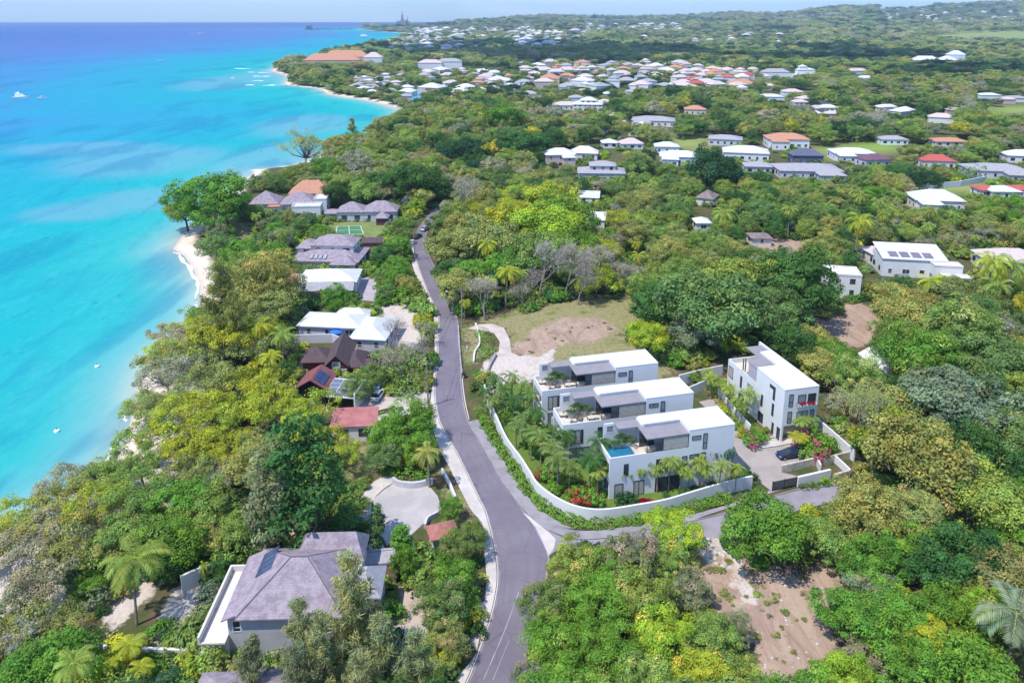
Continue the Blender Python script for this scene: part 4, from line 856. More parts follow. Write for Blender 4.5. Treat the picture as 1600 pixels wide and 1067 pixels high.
# hotel on the point
house('hotel', 'long hotel with terracotta roofs among trees on the far point', P(522, 108), rad(4), [(-42, 36, 0, 26, 0, 12, 'hip', 9, TERRA, M('pink_render', (.6, .42, .36))), (-20, 45, 30, 52, 0, 15, 'hip', 9, TERRA, PINKR), (40, 66, 14, 34, 0, 15, 'hip', 7, PINKR, WHITE)], 'hotel', wins=False)
house('house', 'white apartment house with pink roof left of the pair of far white blocks', P(672, 113), rad(2), [(-16, 16, 0, 16, 0, 12, 'hip', 4, PINKR, WHITE)], wins=False)
house('house', 'white apartment house right of its pink roofed twin', P(702, 112), rad(2), [(-17, 17, 0, 16, 0, 13, 'hip', 4, GREYR, WHITE)], wins=False)
# far houses: rows of the towns; each one a house of its own
THIN = []
def far_row(name, phrase, box, n, wpx, roofs, seed, tall=(3.5, 6), group=None, ref='from the left'):
    THIN.append((box[0]-6, box[1]-6, box[2]+6, box[3]+4))
    r = random.Random(seed); L = []
    tries = 0
    while len(L) < n and tries < n*60:
        tries += 1
        x = r.uniform(box[0], box[2]); t = r.random(); y = box[1]+(box[3]-box[1])*t
        w = wpx*r.uniform(.7, 1.35)*(.75+.5*t)
        if all(abs(x-a)/(w+b)*2+abs(y-c)/(.32*w) > 1.15 for a, c, b in L): L.append((x, y, w))
    L.sort()
    for i, (x, y, w) in enumerate(L):
        hit = PH(x, y)
        if hit is None: continue
        X, Y, z = hit
        if float(sdpoly(np.array([X]), np.array([Y]), sea_poly)[0]) < 12: continue
        rm = r.choice(roofs); wn = 'pinkish' if rm is PINKR else 'orange' if rm is TERRA else 'red' if rm is REDT else 'grey' if rm is GREYR else 'white'
        W = w*mpp(Y); h = r.uniform(*tall); D = W*r.uniform(.6, .9)
        ex = None
        if W > 12 and r.random() < .55: ex = r.choice(('upper', 'wing', 'wingl'))
        house('house', '%s roofed house in %s, %s %s' % (wn, phrase, ordinal(i+1), ref), (X, Y, max(z, 0)), rad(r.uniform(-35, 35)), hv(W, D, h, W*.17, rm, r.choice((WHITE, WHITE, OFFW, PINKR)), 'hip', ex), group=group, wins=False, clear=False)
far_row('t', 'the inland terrace rows', (812, 104, 1130, 146), 66, 22, [PINKR, PINKR, PINKR, WHITER, GREYR, GREYR, TERRA, PINKR], 3, (5, 7.5), 'pale houses of the inland terrace rows')
far_row('t', 'the red roofed cluster', (1058, 116, 1175, 146), 15, 29, [REDT, REDT, TERRA, PINKR], 4, (5, 7), 'houses of the red roofed cluster')
far_row('t', 'the beach town', (552, 122, 640, 160), 50, 17, [GREYR, GREYR, WHITER, WHITER, PINKR], 5, (3, 4.6), 'houses of the beach town')
far_row('t', 'the coast woods behind the marina', (655, 116, 800, 152), 20, 26, [WHITER, GREYR, PINKR, TERRA], 6, (3.4, 6), 'houses in the coast woods behind the marina')
far_row('t', 'the far shore suburb', (605, 62, 760, 82), 44, 14, [WHITER, WHITER, PINKR, GREYR], 8, (5, 9), 'houses of the far shore suburb')
far_row('t', 'the woods below the terrace rows', (800, 148, 980, 176), 7, 24, [WHITER, PINKR, GREYR], 13, (3.4, 5), 'houses in the woods below the terrace rows')
far_row('t', 'the woods right of the terrace rows', (1150, 120, 1215, 150), 6, 22, [WHITER, PINKR], 14, (3.4, 5), 'houses right of the terrace rows')
far_row('t', 'the inland gardens', (640, 165, 800, 215), 7, 26, [WHITER, GREYR, PINKR], 17, (3.4, 4.6), 'houses of the inland gardens')
far_row('t', 'the right hand gardens', (1200, 150, 1600, 205), 12, 24, [WHITER, GREYR, PINKR], 18, (3.4, 4.6), 'houses of the right hand gardens')
far_row('t', 'the gardens above the lawn', (830, 185, 1080, 222), 9, 30, [WHITER, GREYR, PINKR], 19, (3.4, 4.6), 'houses of the gardens above the lawn')
FM = MB()
def far_mass(box, n, wpx, seed, tall):
    THIN.append((box[0]-6, box[1]-6, box[2]+6, box[3]+4)); r = random.Random(seed)
    for _ in range(n):
        x = r.uniform(box[0], box[2]); y = r.uniform(box[1], box[3]); hit = PH(x, y)
        if hit is None: continue
        X, Y, z = hit
        if float(sdpoly(np.array([X]), np.array([Y]), sea_poly)[0]) < 12: continue
        W = wpx*r.uniform(.6, 1.3)*mpp(Y); D = W*.75; h = r.uniform(*tall); a = r.uniform(-.6, .6); T = Matrix.Translation((X, Y, max(z, 0)-1)) @ Matrix.Rotation(a, 4, 'Z')
        FM.box(-W/2, W/2, 0, D, 0, h+1, 0, T); k = len(FM.v); FM.hip(-W/2, W/2, 0, D, h+1.05, W*.2, W*.04, .5, False, r.choice((1, 1, 2, 3)), .4)
        FM.v[k:] = [tuple(T @ Vector(p)) for p in FM.v[k:]]
for a in (((640, 45, 840, 62), 75, 10, 9, (5, 10)), ((800, 50, 915, 77), 60, 13, 10, (5, 10)), ((915, 39, 1065, 50), 45, 9, 12, (6, 10)), ((1000, 55, 1240, 75), 14, 10, 16, (5, 8)), ((1380, 20, 1590, 34), 34, 7, 15, (6, 10))): far_mass(*a)
tag(FM.build('distant_suburbs', [WHITE, WHITER, PINKR, GREYR]), 'pale specks of the farthest suburbs below the skyline', 'distant houses', None, 'stuff')
THIN.append((600, 24, 660, 46))
# works on the headland, breakwaters, tree less rocks
def headland(px, py, dist): return (800+0, 0)
D0 = 5000.; X0 = (628-800)/(F*1.03)*D0
zb = float(ground_z(np.array([X0]), np.array([D0]))[0])
wk = thing('cement_works', 'grey cement works with a tall stepped tower on the far headland', 'factory', (X0, D0, zb+6), 0)
s_ = mpp(D0)*1.25; GW = M('works_grey', (.27, .25, .27), .9, .1, .02)
MB().box(-4.6*s_, 4.8*s_, 0, 30, 0, 6.5*s_).box(-1.8*s_, 2.2*s_, 4, 26, 5*s_, 9*s_).box(-.9*s_, 1.1*s_, 8, 22, 9*s_, 14*s_).box(-.25*s_, .35*s_, 12, 16, 14*s_, 18*s_).build('tower', GW, wk)
for i, x in enumerate((-6.5, 5.5, 8.0)): MB().tube([(x*s_, 15, 0), (x*s_, 15, (6+2*(i == 1))*s_)], 1.2*s_, 10).build('silo', GW, wk)
MB().box(-12*s_, -4*s_, 5, 30, 0, 2.6*s_).box(9.5*s_, 20*s_, 5, 30, 0, 2.6*s_).build('shed', GW, wk)
MB().tube([(6.8*s_, 15, 0), (6.8*s_, 15, 12*s_)], .35*s_, 8).build('chimney', GW, wk)
def rocks(label, px0, px1, py, hgt, seed, mat, tower=False):
    r = random.Random(seed); m = MB(); a = P(px0, py, SEA); b = P(px1, py, SEA); n = 14
    t = thing('breakwater', label, 'breakwater', (a[0], a[1], SEA), 0)
    for i in range(n):
        q = lerp((0, 0), (b[0]-a[0], b[1]-a[1]), i/(n-1)); w = abs(b[0]-a[0])/n*.8; hh = hgt*r.uniform(.5, 1.2)
        m.add([(q[0]-w, q[1]-w, -1), (q[0]+w, q[1]-w, -1), (q[0]+w, q[1]+w, -1), (q[0]-w, q[1]+w, -1), (q[0]-w*.5, q[1]-w*.4, hh), (q[0]+w*.6, q[1]-w*.5, hh*.9), (q[0]+w*.4, q[1]+w*.5, hh), (q[0]-w*.5, q[1]+w*.6, hh*.8)], [(4, 5, 6, 7), (0, 1, 5, 4), (1, 2, 6, 5), (2, 3, 7, 6), (3, 0, 4, 7)])
    m.build('rocks', mat, t)
    if tower: MB().box(8, 24, -8, 8, 0, 22).box(30, 38, -8, 8, 0, 26).build('beacon', mat, t)
DR = M('dark_rock', (.07, .075, .08), .95, .2, .05)
rocks('dark rocky islet with two stubby towers on the sea horizon', 477, 500, 47, 8, 1, DR, True)
rocks('low dark breakwater right of the rocky islet', 503, 523, 46.5, 6, 2, DR); rocks('low breakwater touching the far headland', 527, 550, 46.5, 6, 3, DR)
# ================================================================ VEGETATION
def leaf_mat(name, stuff):
    m, n, b = nt(name); b.inputs['Roughness'].default_value = .6; b.inputs['Specular IOR Level'].default_value = .12
    if stuff: tint = attr(n, 'tint', 'INSTANCER').outputs['Color']
    else: oi = n.nodes.new('ShaderNodeObjectInfo'); tint = oi.outputs['Color']
    tone = attr(n, 'tone').outputs['Color']
    c = mix(n, 1., tint, tone, 'MULTIPLY'); setc(n, b, c)
    tr = n.nodes.new('ShaderNodeBsdfTranslucent'); n.links.new(mix(n, 1., c, (1.0, 1.05, .5), 'MULTIPLY'), tr.inputs['Color'])
    ms = n.nodes.new('ShaderNodeMixShader'); ms.inputs[0].default_value = .32
    n.links.new(b.outputs[0], ms.inputs[1]); n.links.new(tr.outputs[0], ms.inputs[2])
    n.links.new(ms.outputs[0], n.nodes['Material Output'].inputs['Surface']); return m
LEAF = leaf_mat('foliage', False); LEAFS = leaf_mat('foliage_of_woodland', True)
def unit(a): return a/np.maximum(np.linalg.norm(a, axis=-1, keepdims=True), 1e-9)
def leaves(cen, nrm, ax, ln, wd, tone):
    """rhombic leaf sprays: cen, normal, axis, length, width (arrays)"""
    nrm = unit(nrm); ax = unit(ax-nrm*np.sum(ax*nrm, -1, keepdims=True)); sd = np.cross(nrm, ax)
    l = ln[:, None]*.5; w = wd[:, None]*.5
    v = np.stack([cen-ax*l, cen+sd*w-ax*l*.1+nrm*w*.25, cen+ax*l, cen-sd*w-ax*l*.1+nrm*w*.25], 1).reshape(-1, 3)
    f = np.arange(len(v)).reshape(-1, 4); t = np.repeat(tone, 4, 0); return v, f, t
class NP:
    def __init__(s): s.v = []; s.f = []; s.t = []; s.n = 0
    def add(s, v, f, t): s.v.append(v); s.f.append(f+s.n); s.t.append(t); s.n += len(v)
    def data(s, name, mat):
        v = np.concatenate(s.v); me = npdata(name, v, np.concatenate(s.f), mat)
        a = me.attributes.new('tone', 'FLOAT_COLOR', 'POINT'); t = np.concatenate(s.t)
        a.data.foreach_set('color', np.concatenate([t, np.ones((len(t), 1))], 1).astype(np.float32).ravel()); return me
def tones(g, n, lo=.72, hi=1.3, hue=.16):
    v = g.uniform(lo, hi, (n, 1)); h = g.uniform(-hue, hue, (n, 1))
    return np.concatenate([v*(1+h), v, v*(1-h*.8)], 1)
def clump_crown(seed, a, b, c, zc, ncl, cr, lpc, ls, flat=0., under=-.3, lobes=.22, aspect=.62, accent=None, hue=.14):
    g = np.random.default_rng(seed); o = NP(); cl = []
    ph = g.uniform(0, 6.28, 6)
    while len(cl) < ncl:
        d = unit(g.normal(size=3)); 
        if d[2] < under: continue
        az = math.atan2(d[1], d[0])
        k = 1+lobes*(math.sin(2*az+ph[0])*.5+math.sin(3*az+ph[1])*.5+math.sin(5*az+ph[2])*.35)+lobes*.6*math.sin(4*d[2]+ph[3])
        rr = k*(g.uniform(.35, .75) if g.random() < .22 else g.uniform(.78, 1.02))
        p = np.array([d[0]*a*rr, d[1]*b*rr, d[2]*c*rr*(1-flat*(d[0]**2+d[1]**2)*.3)]); cl.append(p)
    cl = np.array(cl); tn = tones(g, ncl, hue=hue)
    if accent is not None:
        pick = g.random(ncl) < accent[0]; tn[pick] = np.array(accent[1])*g.uniform(.8, 1.15, (pick.sum(), 1))
    for i in range(ncl):
        m = int(lpc*g.uniform(.6, 1.35)); r = cr*g.uniform(.5, 1.45)
        d = unit(g.normal(size=(m, 3))+np.array([0, 0, .35])+unit(cl[i])*.35)
        rad_ = r*g.uniform(.35, 1.05, (m, 1))**.6
        cen = cl[i]+d*rad_*np.array([1.1, 1.1, .78])+np.array([0, 0, zc])
        nr = d+g.normal(size=(m, 3))*.45+np.array([0, 0, .5]); ax = g.normal(size=(m, 3))+d*.6-np.array([0, 0, .25])
        L = ls*g.uniform(.45, 1.25, m)*(1+.5*(g.random(m) < .12)); o.add(*leaves(cen, nr, ax, L, L*aspect, tn[i]*tones(g, m, .8, 1.2, .07)))
    return o, cl+np.array([0, 0, zc])
def limb_trunk(seed, cl, h0, r0, nl=7, zc=0, bend=.5):
    g = random.Random(seed); m = MB(); bx, by = g.uniform(-bend, bend), g.uniform(-bend, bend)
    fork = Vector((bx, by, h0))
    m.tube([(0, 0, -.4), (bx*.3, by*.3, h0*.4), fork], [r0*1.35, r0, r0*.8], 7)
    idx = list(range(len(cl))); g.shuffle(idx)
    for i in idx[:nl]:
        e = Vector(cl[i]); md = fork.lerp(e, .5)+Vector((g.uniform(-.5, .5), g.uniform(-.5, .5), -.35))
        m.tube([fork, md, e], [r0*.55, r0*.33, r0*.1], 5)
        for q in range(2):
            e2 = Vector(cl[g.choice(idx)]); 
            if (e2-md).length < 4: m.tube([md, md.lerp(e2, .55)+Vector((0, 0, -.2)), e2], [r0*.24, r0*.16, r0*.06], 4)
    return m
def trunkdata(m, name, mat):
    me = bpy.data.meshes.new(name); me.from_pydata(m.v, [], m.f); me.materials.append(mat); me.polygons.foreach_set('use_smooth', [True]*len(m.f)); me.update(); return me
PROTO = {}      # kind -> list of (crown mesh, trunk mesh, radius, height)
def reg(kind, o, tr, R, Ht, bark=BARK):
    PROTO.setdefault(kind, []).append((o.data(kind+'_crown', LEAF), trunkdata(tr, kind+'_trunk', bark) if tr else None, R, Ht, o))
for s in range(4):     # round, dense crowns
    o, cl = clump_crown(20+s, 4.9, 4.9, 3.3, 5.4, 84, 1.2, 150, .38, under=-.35, lobes=.30); reg('broadleaf', o, limb_trunk(s, cl, 3.0, .32), 5.4, 9.2)
for s in range(3):     # big glossy leaves, tighter
    o, cl = clump_crown(40+s, 4.6, 4.6, 3.6, 5.2, 100, 1.0, 120, .34, under=-.55, lobes=.12, aspect=.5); reg('dense', o, limb_trunk(10+s, cl, 2.4, .3), 5.0, 9.2)
for s in range(4):     # flat-topped spreading coastal trees, many small lobes and pale limbs
    o, cl = clump_crown(60+s, 5.2, 5.2, 2.3, 5.6, 64, 1.1, 140, .32, flat=.9, under=-.05, lobes=.40); reg('spreading', o, limb_trunk(20+s, cl, 3.2, .3, 12), 5.8, 8.2, PBARK)
for s in range(3):     # fine pinnate feathery sprays
    o, cl = clump_crown(80+s, 4.6, 4.6, 3.0, 5.0, 96, 1.0, 150, .40, under=-.4, lobes=.28, aspect=.34, accent=(.05, (2.3, 1.5, 2.2))); reg('feathery', o, limb_trunk(30+s, cl, 2.8, .24), 5.2, 8.4)
for s in range(2):     # half bare, greyish
    o, cl = clump_crown(95+s, 4.5, 4.5, 3.0, 5.0, 56, .9, 76, .27, under=-.2, lobes=.42, aspect=.4); reg('sparse', o, limb_trunk(40+s, cl, 2.6, .24, 22), 5., 8.2, PBARK)
def casuarina(seed):
    g = np.random.default_rng(seed); r = random.Random(seed); o = NP(); m = MB(); Ht = 12.5
    lean = (r.uniform(-.6, .6), r.uniform(-.6, .6)); top = Vector((lean[0], lean[1], Ht))
    m.tube([(0, 0, -.4), (lean[0]*.2, lean[1]*.2, Ht*.4), top], [.24, .15, .03], 6)
    for i in range(46):
        t = r.uniform(.22, .99); p = np.array([lean[0]*t*t, lean[1]*t*t, Ht*t]); az = r.uniform(0, 6.28); L = (3.4*(1-t)**.7+.7)*r.uniform(.6, 1.15)
        d = np.array([math.cos(az), math.sin(az), r.uniform(.35, 1.0)]); d /= np.linalg.norm(d); e = p+d*L
        if i % 2 == 0: m.tube([tuple(p), tuple(p+d*L*.55+np.array([0, 0, .1])), tuple(e)], [.07, .045, .015], 4)
        tn = tones(g, 1, .75, 1.25, .12)[0]; nn = int(46+30*L)
        u = g.uniform(.15, 1.05, (nn, 1)); cen = p+d*L*u+g.normal(size=(nn, 3))*.3*(1.1-.4*u)+np.array([0, 0, -.28])
        ax = g.normal(size=(nn, 3))*.5+d*.5+np.array([0, 0, -.75]); ln = g.uniform(.5, 1.15, nn)
        o.add(*leaves(cen, g.normal(size=(nn, 3)), ax, ln, g.uniform(.06, .12, nn), tn*tones(g, nn, .8, 1.2, .06)))
    return o, m
for s in range(3): o, m = casuarina(110+s); reg('casuarina', o, m, 3.6, 12.5)
def palm(seed, Ht, nf=18, fl=2.6, lean=.6):
    g = np.random.default_rng(seed); r = random.Random(seed); o = NP(); m = MB()
    lx, ly = r.uniform(-lean, lean), r.uniform(-lean, lean)
    m.tube([(0, 0, -.3), (0, 0, .15), (lx*.25, ly*.25, Ht*.45), (lx, ly, Ht)], [.24, .17, .13, .11], 7)
    top = np.array([lx, ly, Ht])
    for i in range(nf):
        az = i*2.4+r.uniform(-.25, .25); up = 1.15-1.5*(i/nf)+r.uniform(-.12, .12); L = fl*r.uniform(.85, 1.12)
        h = np.array([math.cos(az), math.sin(az), 0]); pts = []; p = top.copy(); el = up
        for k in range(11):
            pts.append(p.copy()); p = p+(h*math.cos(el)+np.array([0, 0, math.sin(el)]))*L/10; el -= .15+.02*k+r.uniform(-.02, .04)
        pts = np.array(pts); tn = tones(g, 1, .8, 1.2, .1)[0]
        if i > nf*.86: tn = np.array([2.2, 1.25, .7])*r.uniform(.8, 1.1)      # old yellowing fronds
        q = np.repeat(np.clip(np.arange(1, 10.99, .42), 1, 10), 2); nq = len(q); qi = q.astype(int); fr = (q-qi)[:, None]; side = np.tile([1, -1], nq//2)
        tang = unit(np.gradient(pts, axis=0))[qi]; base_ = pts[qi]*(1-fr)+pts[np.minimum(qi+1, 10)]*fr; sd = np.cross(tang, np.array([0, 0, 1.])); sd = unit(sd)*side[:, None]
        wl = fl*.30*np.sin(np.pi*np.clip(q/10.6, 0, 1))**.5*g.uniform(.85, 1.1, nq)
        ax = unit(sd+tang*.75+np.array([0, 0, -.55])); cen = base_+ax*wl[:, None]*.48
        nr = np.cross(ax, tang); nr *= np.sign(nr[:, 2:3]+1e-6)
        o.add(*leaves(cen, nr, ax, wl, np.full(nq, fl*.032)*g.uniform(.7, 1.3, nq), tn*tones(g, nq, .85, 1.15, .05)))
        o.add(*leaves((pts[:-1]+pts[1:])/2, np.tile([0, 0, 1.], (10, 1))+g.normal(size=(10, 3))*.05, unit(pts[1:]-pts[:-1]), np.full(10, L/8), np.full(10, .07), np.tile(np.array([1.6, 1.4, 1.]), (10, 1))))
    return o, m
for s, (Ht, nf, fl) in enumerate(((5.2, 16, 2.3), (6.5, 18, 2.6), (8.5, 20, 3.0))):
    o, m = palm(130+s, Ht, nf, fl); reg('palm', o, m, fl*.85, Ht+1, PALMBARK)
o, m = palm(137, 9., 14, 4.4, 1.); reg('tall_palm', o, m, 3.6, 10, PALMBARK)
def bare(seed, spread=.5, leafy=0):
    r = random.Random(seed); m = MB(); o = NP(); tips = []
    def br(p, d, L, rd, dep):
        e = p+d*L; m.tube([p, p+d*L*.5+Vector((r.uniform(-.1, .1), r.uniform(-.1, .1), r.uniform(-.05, .1)))*L, e], [rd, rd*.8, rd*.6], 4 if dep > 1 else 6, cap=False)
        if dep >= 5 or L < .3: tips.append(e); return
        for _ in range(3 if dep < 4 else 2):
            nd = (d+Vector((r.gauss(0, spread), r.gauss(0, spread), r.gauss(.12, spread*.6)))).normalized(); br(e, nd, L*r.uniform(.62, .85), rd*.58, dep+1)
    br(Vector((0, 0, -.3)), Vector((r.uniform(-.1, .1), r.uniform(-.1, .1), 1)).normalized(), 2.2, .2, 0)
    g = np.random.default_rng(seed); t = np.array(tips); n = len(t); rep = 5
    cen = np.repeat(t, rep, 0)+g.normal(size=(n*rep, 3))*.28; ln = g.uniform(.35, .8, n*rep)
    o.add(*leaves(cen, g.normal(size=(n*rep, 3)), g.normal(size=(n*rep, 3))+np.array([0, 0, .4]), ln, np.full(n*rep, .05), tones(g, n*rep, .8, 1.2, .05))); return o, m
for s in range(2): o, m = bare(150+s); reg('bare', o, m, 3.4, 8, PBARK)
for s in range(3):
    o, cl = clump_crown(160+s, 1.5, 1.5, 1.15, .75, 30, .55, 46, .34, under=-.2, lobes=.25); reg('shrub', o, None, 1.7, 2)
o, cl = clump_crown(170, 1.6, 1.6, 1.3, .9, 34, .6, 50, .3, under=-.2, lobes=.3); 
FLOW = o
o, cl = clump_crown(171, 1.5, 1.5, 1.3, .9, 36, .55, 52, .3, under=-.2, lobes=.3, accent=(.24, (2.7, .26, 4.2))); reg('flowering', o, None, 1.7, 2.2)
o, cl = clump_crown(172, 1.5, 1.5, 1.3, .9, 36, .55, 52, .3, under=-.2, lobes=.3, accent=(.16, (3.2, .30, 1.6))); reg('flowering', o, None, 1.7, 2.2)
o, cl = clump_crown(180, .95, .95, 3.4, 3.8, 60, .5, 60, .28, under=-.95, lobes=.1); reg('conifer', o, limb_trunk(60, cl, 1.2, .12, 3, bend=.05), 1.2, 7.4)
o, cl = clump_crown(181, 2.6, 2.6, 5.4, 7.0, 90, .95, 60, .42, under=-.98, lobes=.25); reg('vine', o, limb_trunk(61, cl, 3, .35, 6), 3.2, 13)
# ---------------------------------------------------------------- colours
TINT = dict(G=(.165, .325, .04), D=(.075, .175, .04), N=(.045, .12, .045), Y=(.41, .455, .045), O=(.345, .365, .105), K=(.40, .38, .24), L=(.33, .48, .045), W=(.66, .50, .03), B=(.48, .41, .37), T=(.18, .275, .075), R=(.36, .33, .105), P=(.265, .365, .075), S=(.24, .285, .155), C=(.37, .39, .17))
CNAME = dict(G='bright green', D='dark green', N='very dark green', Y='yellow green', O='olive', K='grey brown', L='lime green', W='golden yellow', B='bare grey', T='mid green', R='rust tinged', P='leaf green', S='silvery green', C='grey green')
KNAME = dict(broadleaf='round crowned tree', dense='dense leafed tree', spreading='spreading coastal tree', feathery='feathery leaved tree', sparse='thin leaved tree', casuarina='feathery casuarina', palm='palm', tall_palm='tall coconut palm', bare='leafless tree', shrub='shrub', flowering='flowering bush', conifer='narrow column conifer', vine='tall creeper covered tree')
CATK = dict(palm='palm', tall_palm='palm', shrub='shrub', flowering='shrub', casuarina='casuarina', conifer='conifer', bare='bare tree')
NMK = dict(broadleaf='broadleaf_tree', dense='broadleaf_tree', spreading='coastal_tree', feathery='feathery_tree', sparse='thin_leaved_tree', casuarina='casuarina_tree', palm='palm_tree', tall_palm='palm_tree', bare='bare_tree', shrub='shrub', flowering='flowering_bush', conifer='conifer_tree', vine='creeper_covered_tree')
TREES = []   # dict(kind, var, x, y, s, sz, rot, tint, code, explicit, label)
def jit(c, a=.16):
    v = random.uniform(1-a, 1+a); h = random.uniform(-.1, .1); return (c[0]*v*(1+h), c[1]*v, c[2]*v*(1-h))
def plant(kind, px, py, wpx, code, label=None, ht=None, base=False, var=None, y_is='centre'):
    pr = PROTO[kind]; v = random.randrange(len(pr)) if var is None else var; R, Ht = pr[v][2], pr[v][3]
    y0 = P(px, py, 4)[1]; s = wpx*mpp(y0)/2/R
    for _ in range(3):
        hs = s if ht is None else ht/Ht
        zc = 0 if base else Ht*.58*hs; X, Y = P(px, py, zc); s = wpx*mpp(Y)/2/R
    sz = s*random.uniform(.92, 1.08) if ht is None else ht/Ht
    TREES.append(dict(kind=kind, var=v, x=X, y=Y, s=s, sz=sz, rot=random.uniform(0, 6.28), tint=jit(TINT[code], .1), code=code, label=label, ex=True))
# broad coastal belt, left
for a in [(345, 535, 104, 'Y'), (300, 560, 84, 'O'), (395, 548, 80, 'O'), (262, 590, 84, 'K'), (330, 595, 100, 'O'), (398, 600, 92, 'Y'), (243, 640, 80, 'O'), (300, 650, 104, 'Y'), (362, 652, 104, 'Y'), (422, 640, 92, 'Y'), (472, 648, 92, 'Y'), (518, 668, 84, 'Y'), (232, 688, 84, 'P'), (290, 700, 104, 'Y'), (352, 705, 92, 'Y'), (385, 690, 62, 'R'), (412, 712, 104, 'O'), (470, 700, 100, 'Y'), (528, 708, 76, 'Y'), (222, 738, 84, 'P'), (300, 745, 84, 'O'), (347, 750, 70, 'K'), (402, 742, 110, 'O'), (458, 730, 100, 'Y'), (515, 748, 70, 'P'), (150, 795, 100, 'Y'), (95, 825, 106, 'O'), (48, 850, 110, 'K'), (118, 868, 110, 'O'), (60, 920, 116, 'K'), (30, 965, 100, 'O'), (70, 990, 110, 'O'), (210, 785, 104, 'P'), (22, 1030, 100, 'K')]: plant('spreading', *a)
for a in [(270, 790, 92, 'G'), (330, 795, 92, 'P'), (268, 848, 104, 'G'), (545, 785, 66, 'P'), (120, 935, 70, 'G'), (74, 1045, 130, 'G'), (380, 835, 84, 'P'), (330, 840, 70, 'O'), (200, 850, 100, 'P'), (150, 905, 50, 'G')]: plant('broadleaf', *a)
plant('vine', 482, 765, 120, 'D', 'tall dark tree smothered in creepers beside the coastal belt, above the lilac house'); plant('vine', 432, 780, 90, 'S', 'tall silvery creeper hung tree left of the dark creeper tree')
for a in [(320, 308, 106, 'G'), (354, 322, 64, 'D'), (290, 324, 60, 'P'), (335, 340, 66, 'G')]: plant('broadleaf', *a)
for a in [(262, 868, 76, 'D'), (345, 890, 54, 'D'), (560, 835, 56, 'D'), (530, 852, 50, 'D'), (410, 870, 46, 'D')]: plant('dense', *a)
# near house
for a in [(470, 1005, 90, 'C', 'tall wispy casuarina in front of the lilac roof, left of the pair'), (548, 945, 118, 'C', 'tall wispy casuarina in front of the lilac roof with a dark straight trunk'), (505, 1030, 104, 'C', 'wispy casuarina standing low before the lilac roofed house wall'), (600, 1020, 104, 'C', 'wispy casuarina between lilac house and sandy drive'), (395, 1050, 84, 'S', 'pale wispy casuarina over the roof at the foot of the photo'), (650, 1055, 100, 'C', None), (560, 1075, 100, 'C', None), (470, 1070, 84, 'S', None)]: plant('casuarina', a[0], a[1], a[2], a[3], a[4])
for a in [(708, 905, 84, 'G'), (690, 945, 92, 'T'), (722, 852, 70, 'T'), (700, 1000, 70, 'O'), (740, 830, 46, 'T'), (660, 1050, 70, 'P'), (728, 935, 50, 'G')]: plant('feathery', *a)
plant('conifer', 590, 822, 24, 'T', 'narrow column conifer beside the turnaround', 9); plant('conifer', 628, 845, 30, 'G', 'shorter column conifer at the lower edge of the turnaround', 6.5)
plant('dense', 632, 880, 46, 'G', 'small round headed tree on bare stems by the sandy drive', 5.5)
plant('tall_palm', 205, 915, 104, 'P', 'tall coconut palm with drooping yellow fronds at lower left', 9.5); plant('palm', 165, 1045, 52, 'Y', None, 3); plant('palm', 200, 1020, 54, 'Y', None, 4.5); plant('palm', 222, 1050, 44, 'Y', None, 3.5); plant('palm', 320, 895, 18, 'Y', 'small potted palm on the white balcony of the lilac house', 4.2)
for a in [(310, 985, 70, 'T'), (335, 1000, 40, 'L'), (250, 985, 44, 'G'), (380, 1015, 30, 'P'), (590, 910, 40, 'L'), (600, 945, 40, 'P')]: plant('shrub', *a)
# round green tree and neighbours
for a in [(430, 284, 34, 'T'), (410, 290, 24, 'O'), (455, 274, 34, 'P'), (478, 268, 40, 'O'), (505, 264, 44, 'G'), (530, 262, 40, 'P'), (400, 330, 30, 'P'), (392, 350, 34, 'T'), (640, 658, 84, 'G'), (607, 680, 72, 'G'), (655, 700, 60, 'G'), (652, 735, 66, 'G'), (525, 462, 44, 'G'), (488, 350, 30, 'D'), (470, 355, 36, 'T'), (440, 370, 40, 'S'), (335, 385, 60, 'T'), (372, 398, 60, 'G'), (430, 400, 50, 'G'), (600, 400, 44, 'D'), (620, 415, 44, 'G'), (585, 420, 40, 'T'), (615, 440, 36, 'G'), (640, 300, 30, 'G'), (652, 322, 26, 'L'), (648, 345, 34, 'G'), (622, 382, 44, 'G'), (580, 585, 46, 'T'), (553, 634, 56, 'T'), (600, 560, 40, 'P'), (705, 795, 42, 'G')]: plant('dense', *a)
for a in [(420, 445, 118, 'O'), (418, 480, 90, 'O'), (385, 420, 66, 'P')]: plant('casuarina', *a) if False else plant('feathery', *a)
for a in [(345, 480, 90, 'O'), (370, 510, 66, 'O')]: plant('casuarina', *a)
for a in [(600, 715, 58, 'T'), (545, 720, 40, 'P'), (640, 710, 44, 'Y'), (485, 610, 40, 'T'), (455, 590, 40, 'P'), (410, 560, 46, 'Y')]: plant('feathery', *a)
for a in [(632, 590, 44, 'Y'), (615, 598, 34, 'P'), (660, 575, 44, 'P'), (440, 540, 46, 'P'), (405, 530, 46, 'Y'), (420, 575, 44, 'Y'), (563, 712, 30, 'D'), (670, 720, 50, 'O'), (650, 745, 50, 'P'), (500, 520, 22, 'P'), (545, 515, 34, 'P'), (570, 395, 30, 'P')]: plant('palm', *a)
for a in [(625, 560, 70, 'B'), (655, 545, 44, 'B'), (620, 520, 50, 'B'), (660, 520, 40, 'B')]: plant('bare', *a)
for a in [(665, 480, 34, 'P'), (668, 510, 30, 'P'), (640, 460, 36, 'G'), (660, 500, 30, 'Y'), (650, 560, 50, 'T'), (672, 560, 30, 'G')]: plant('shrub', *a)
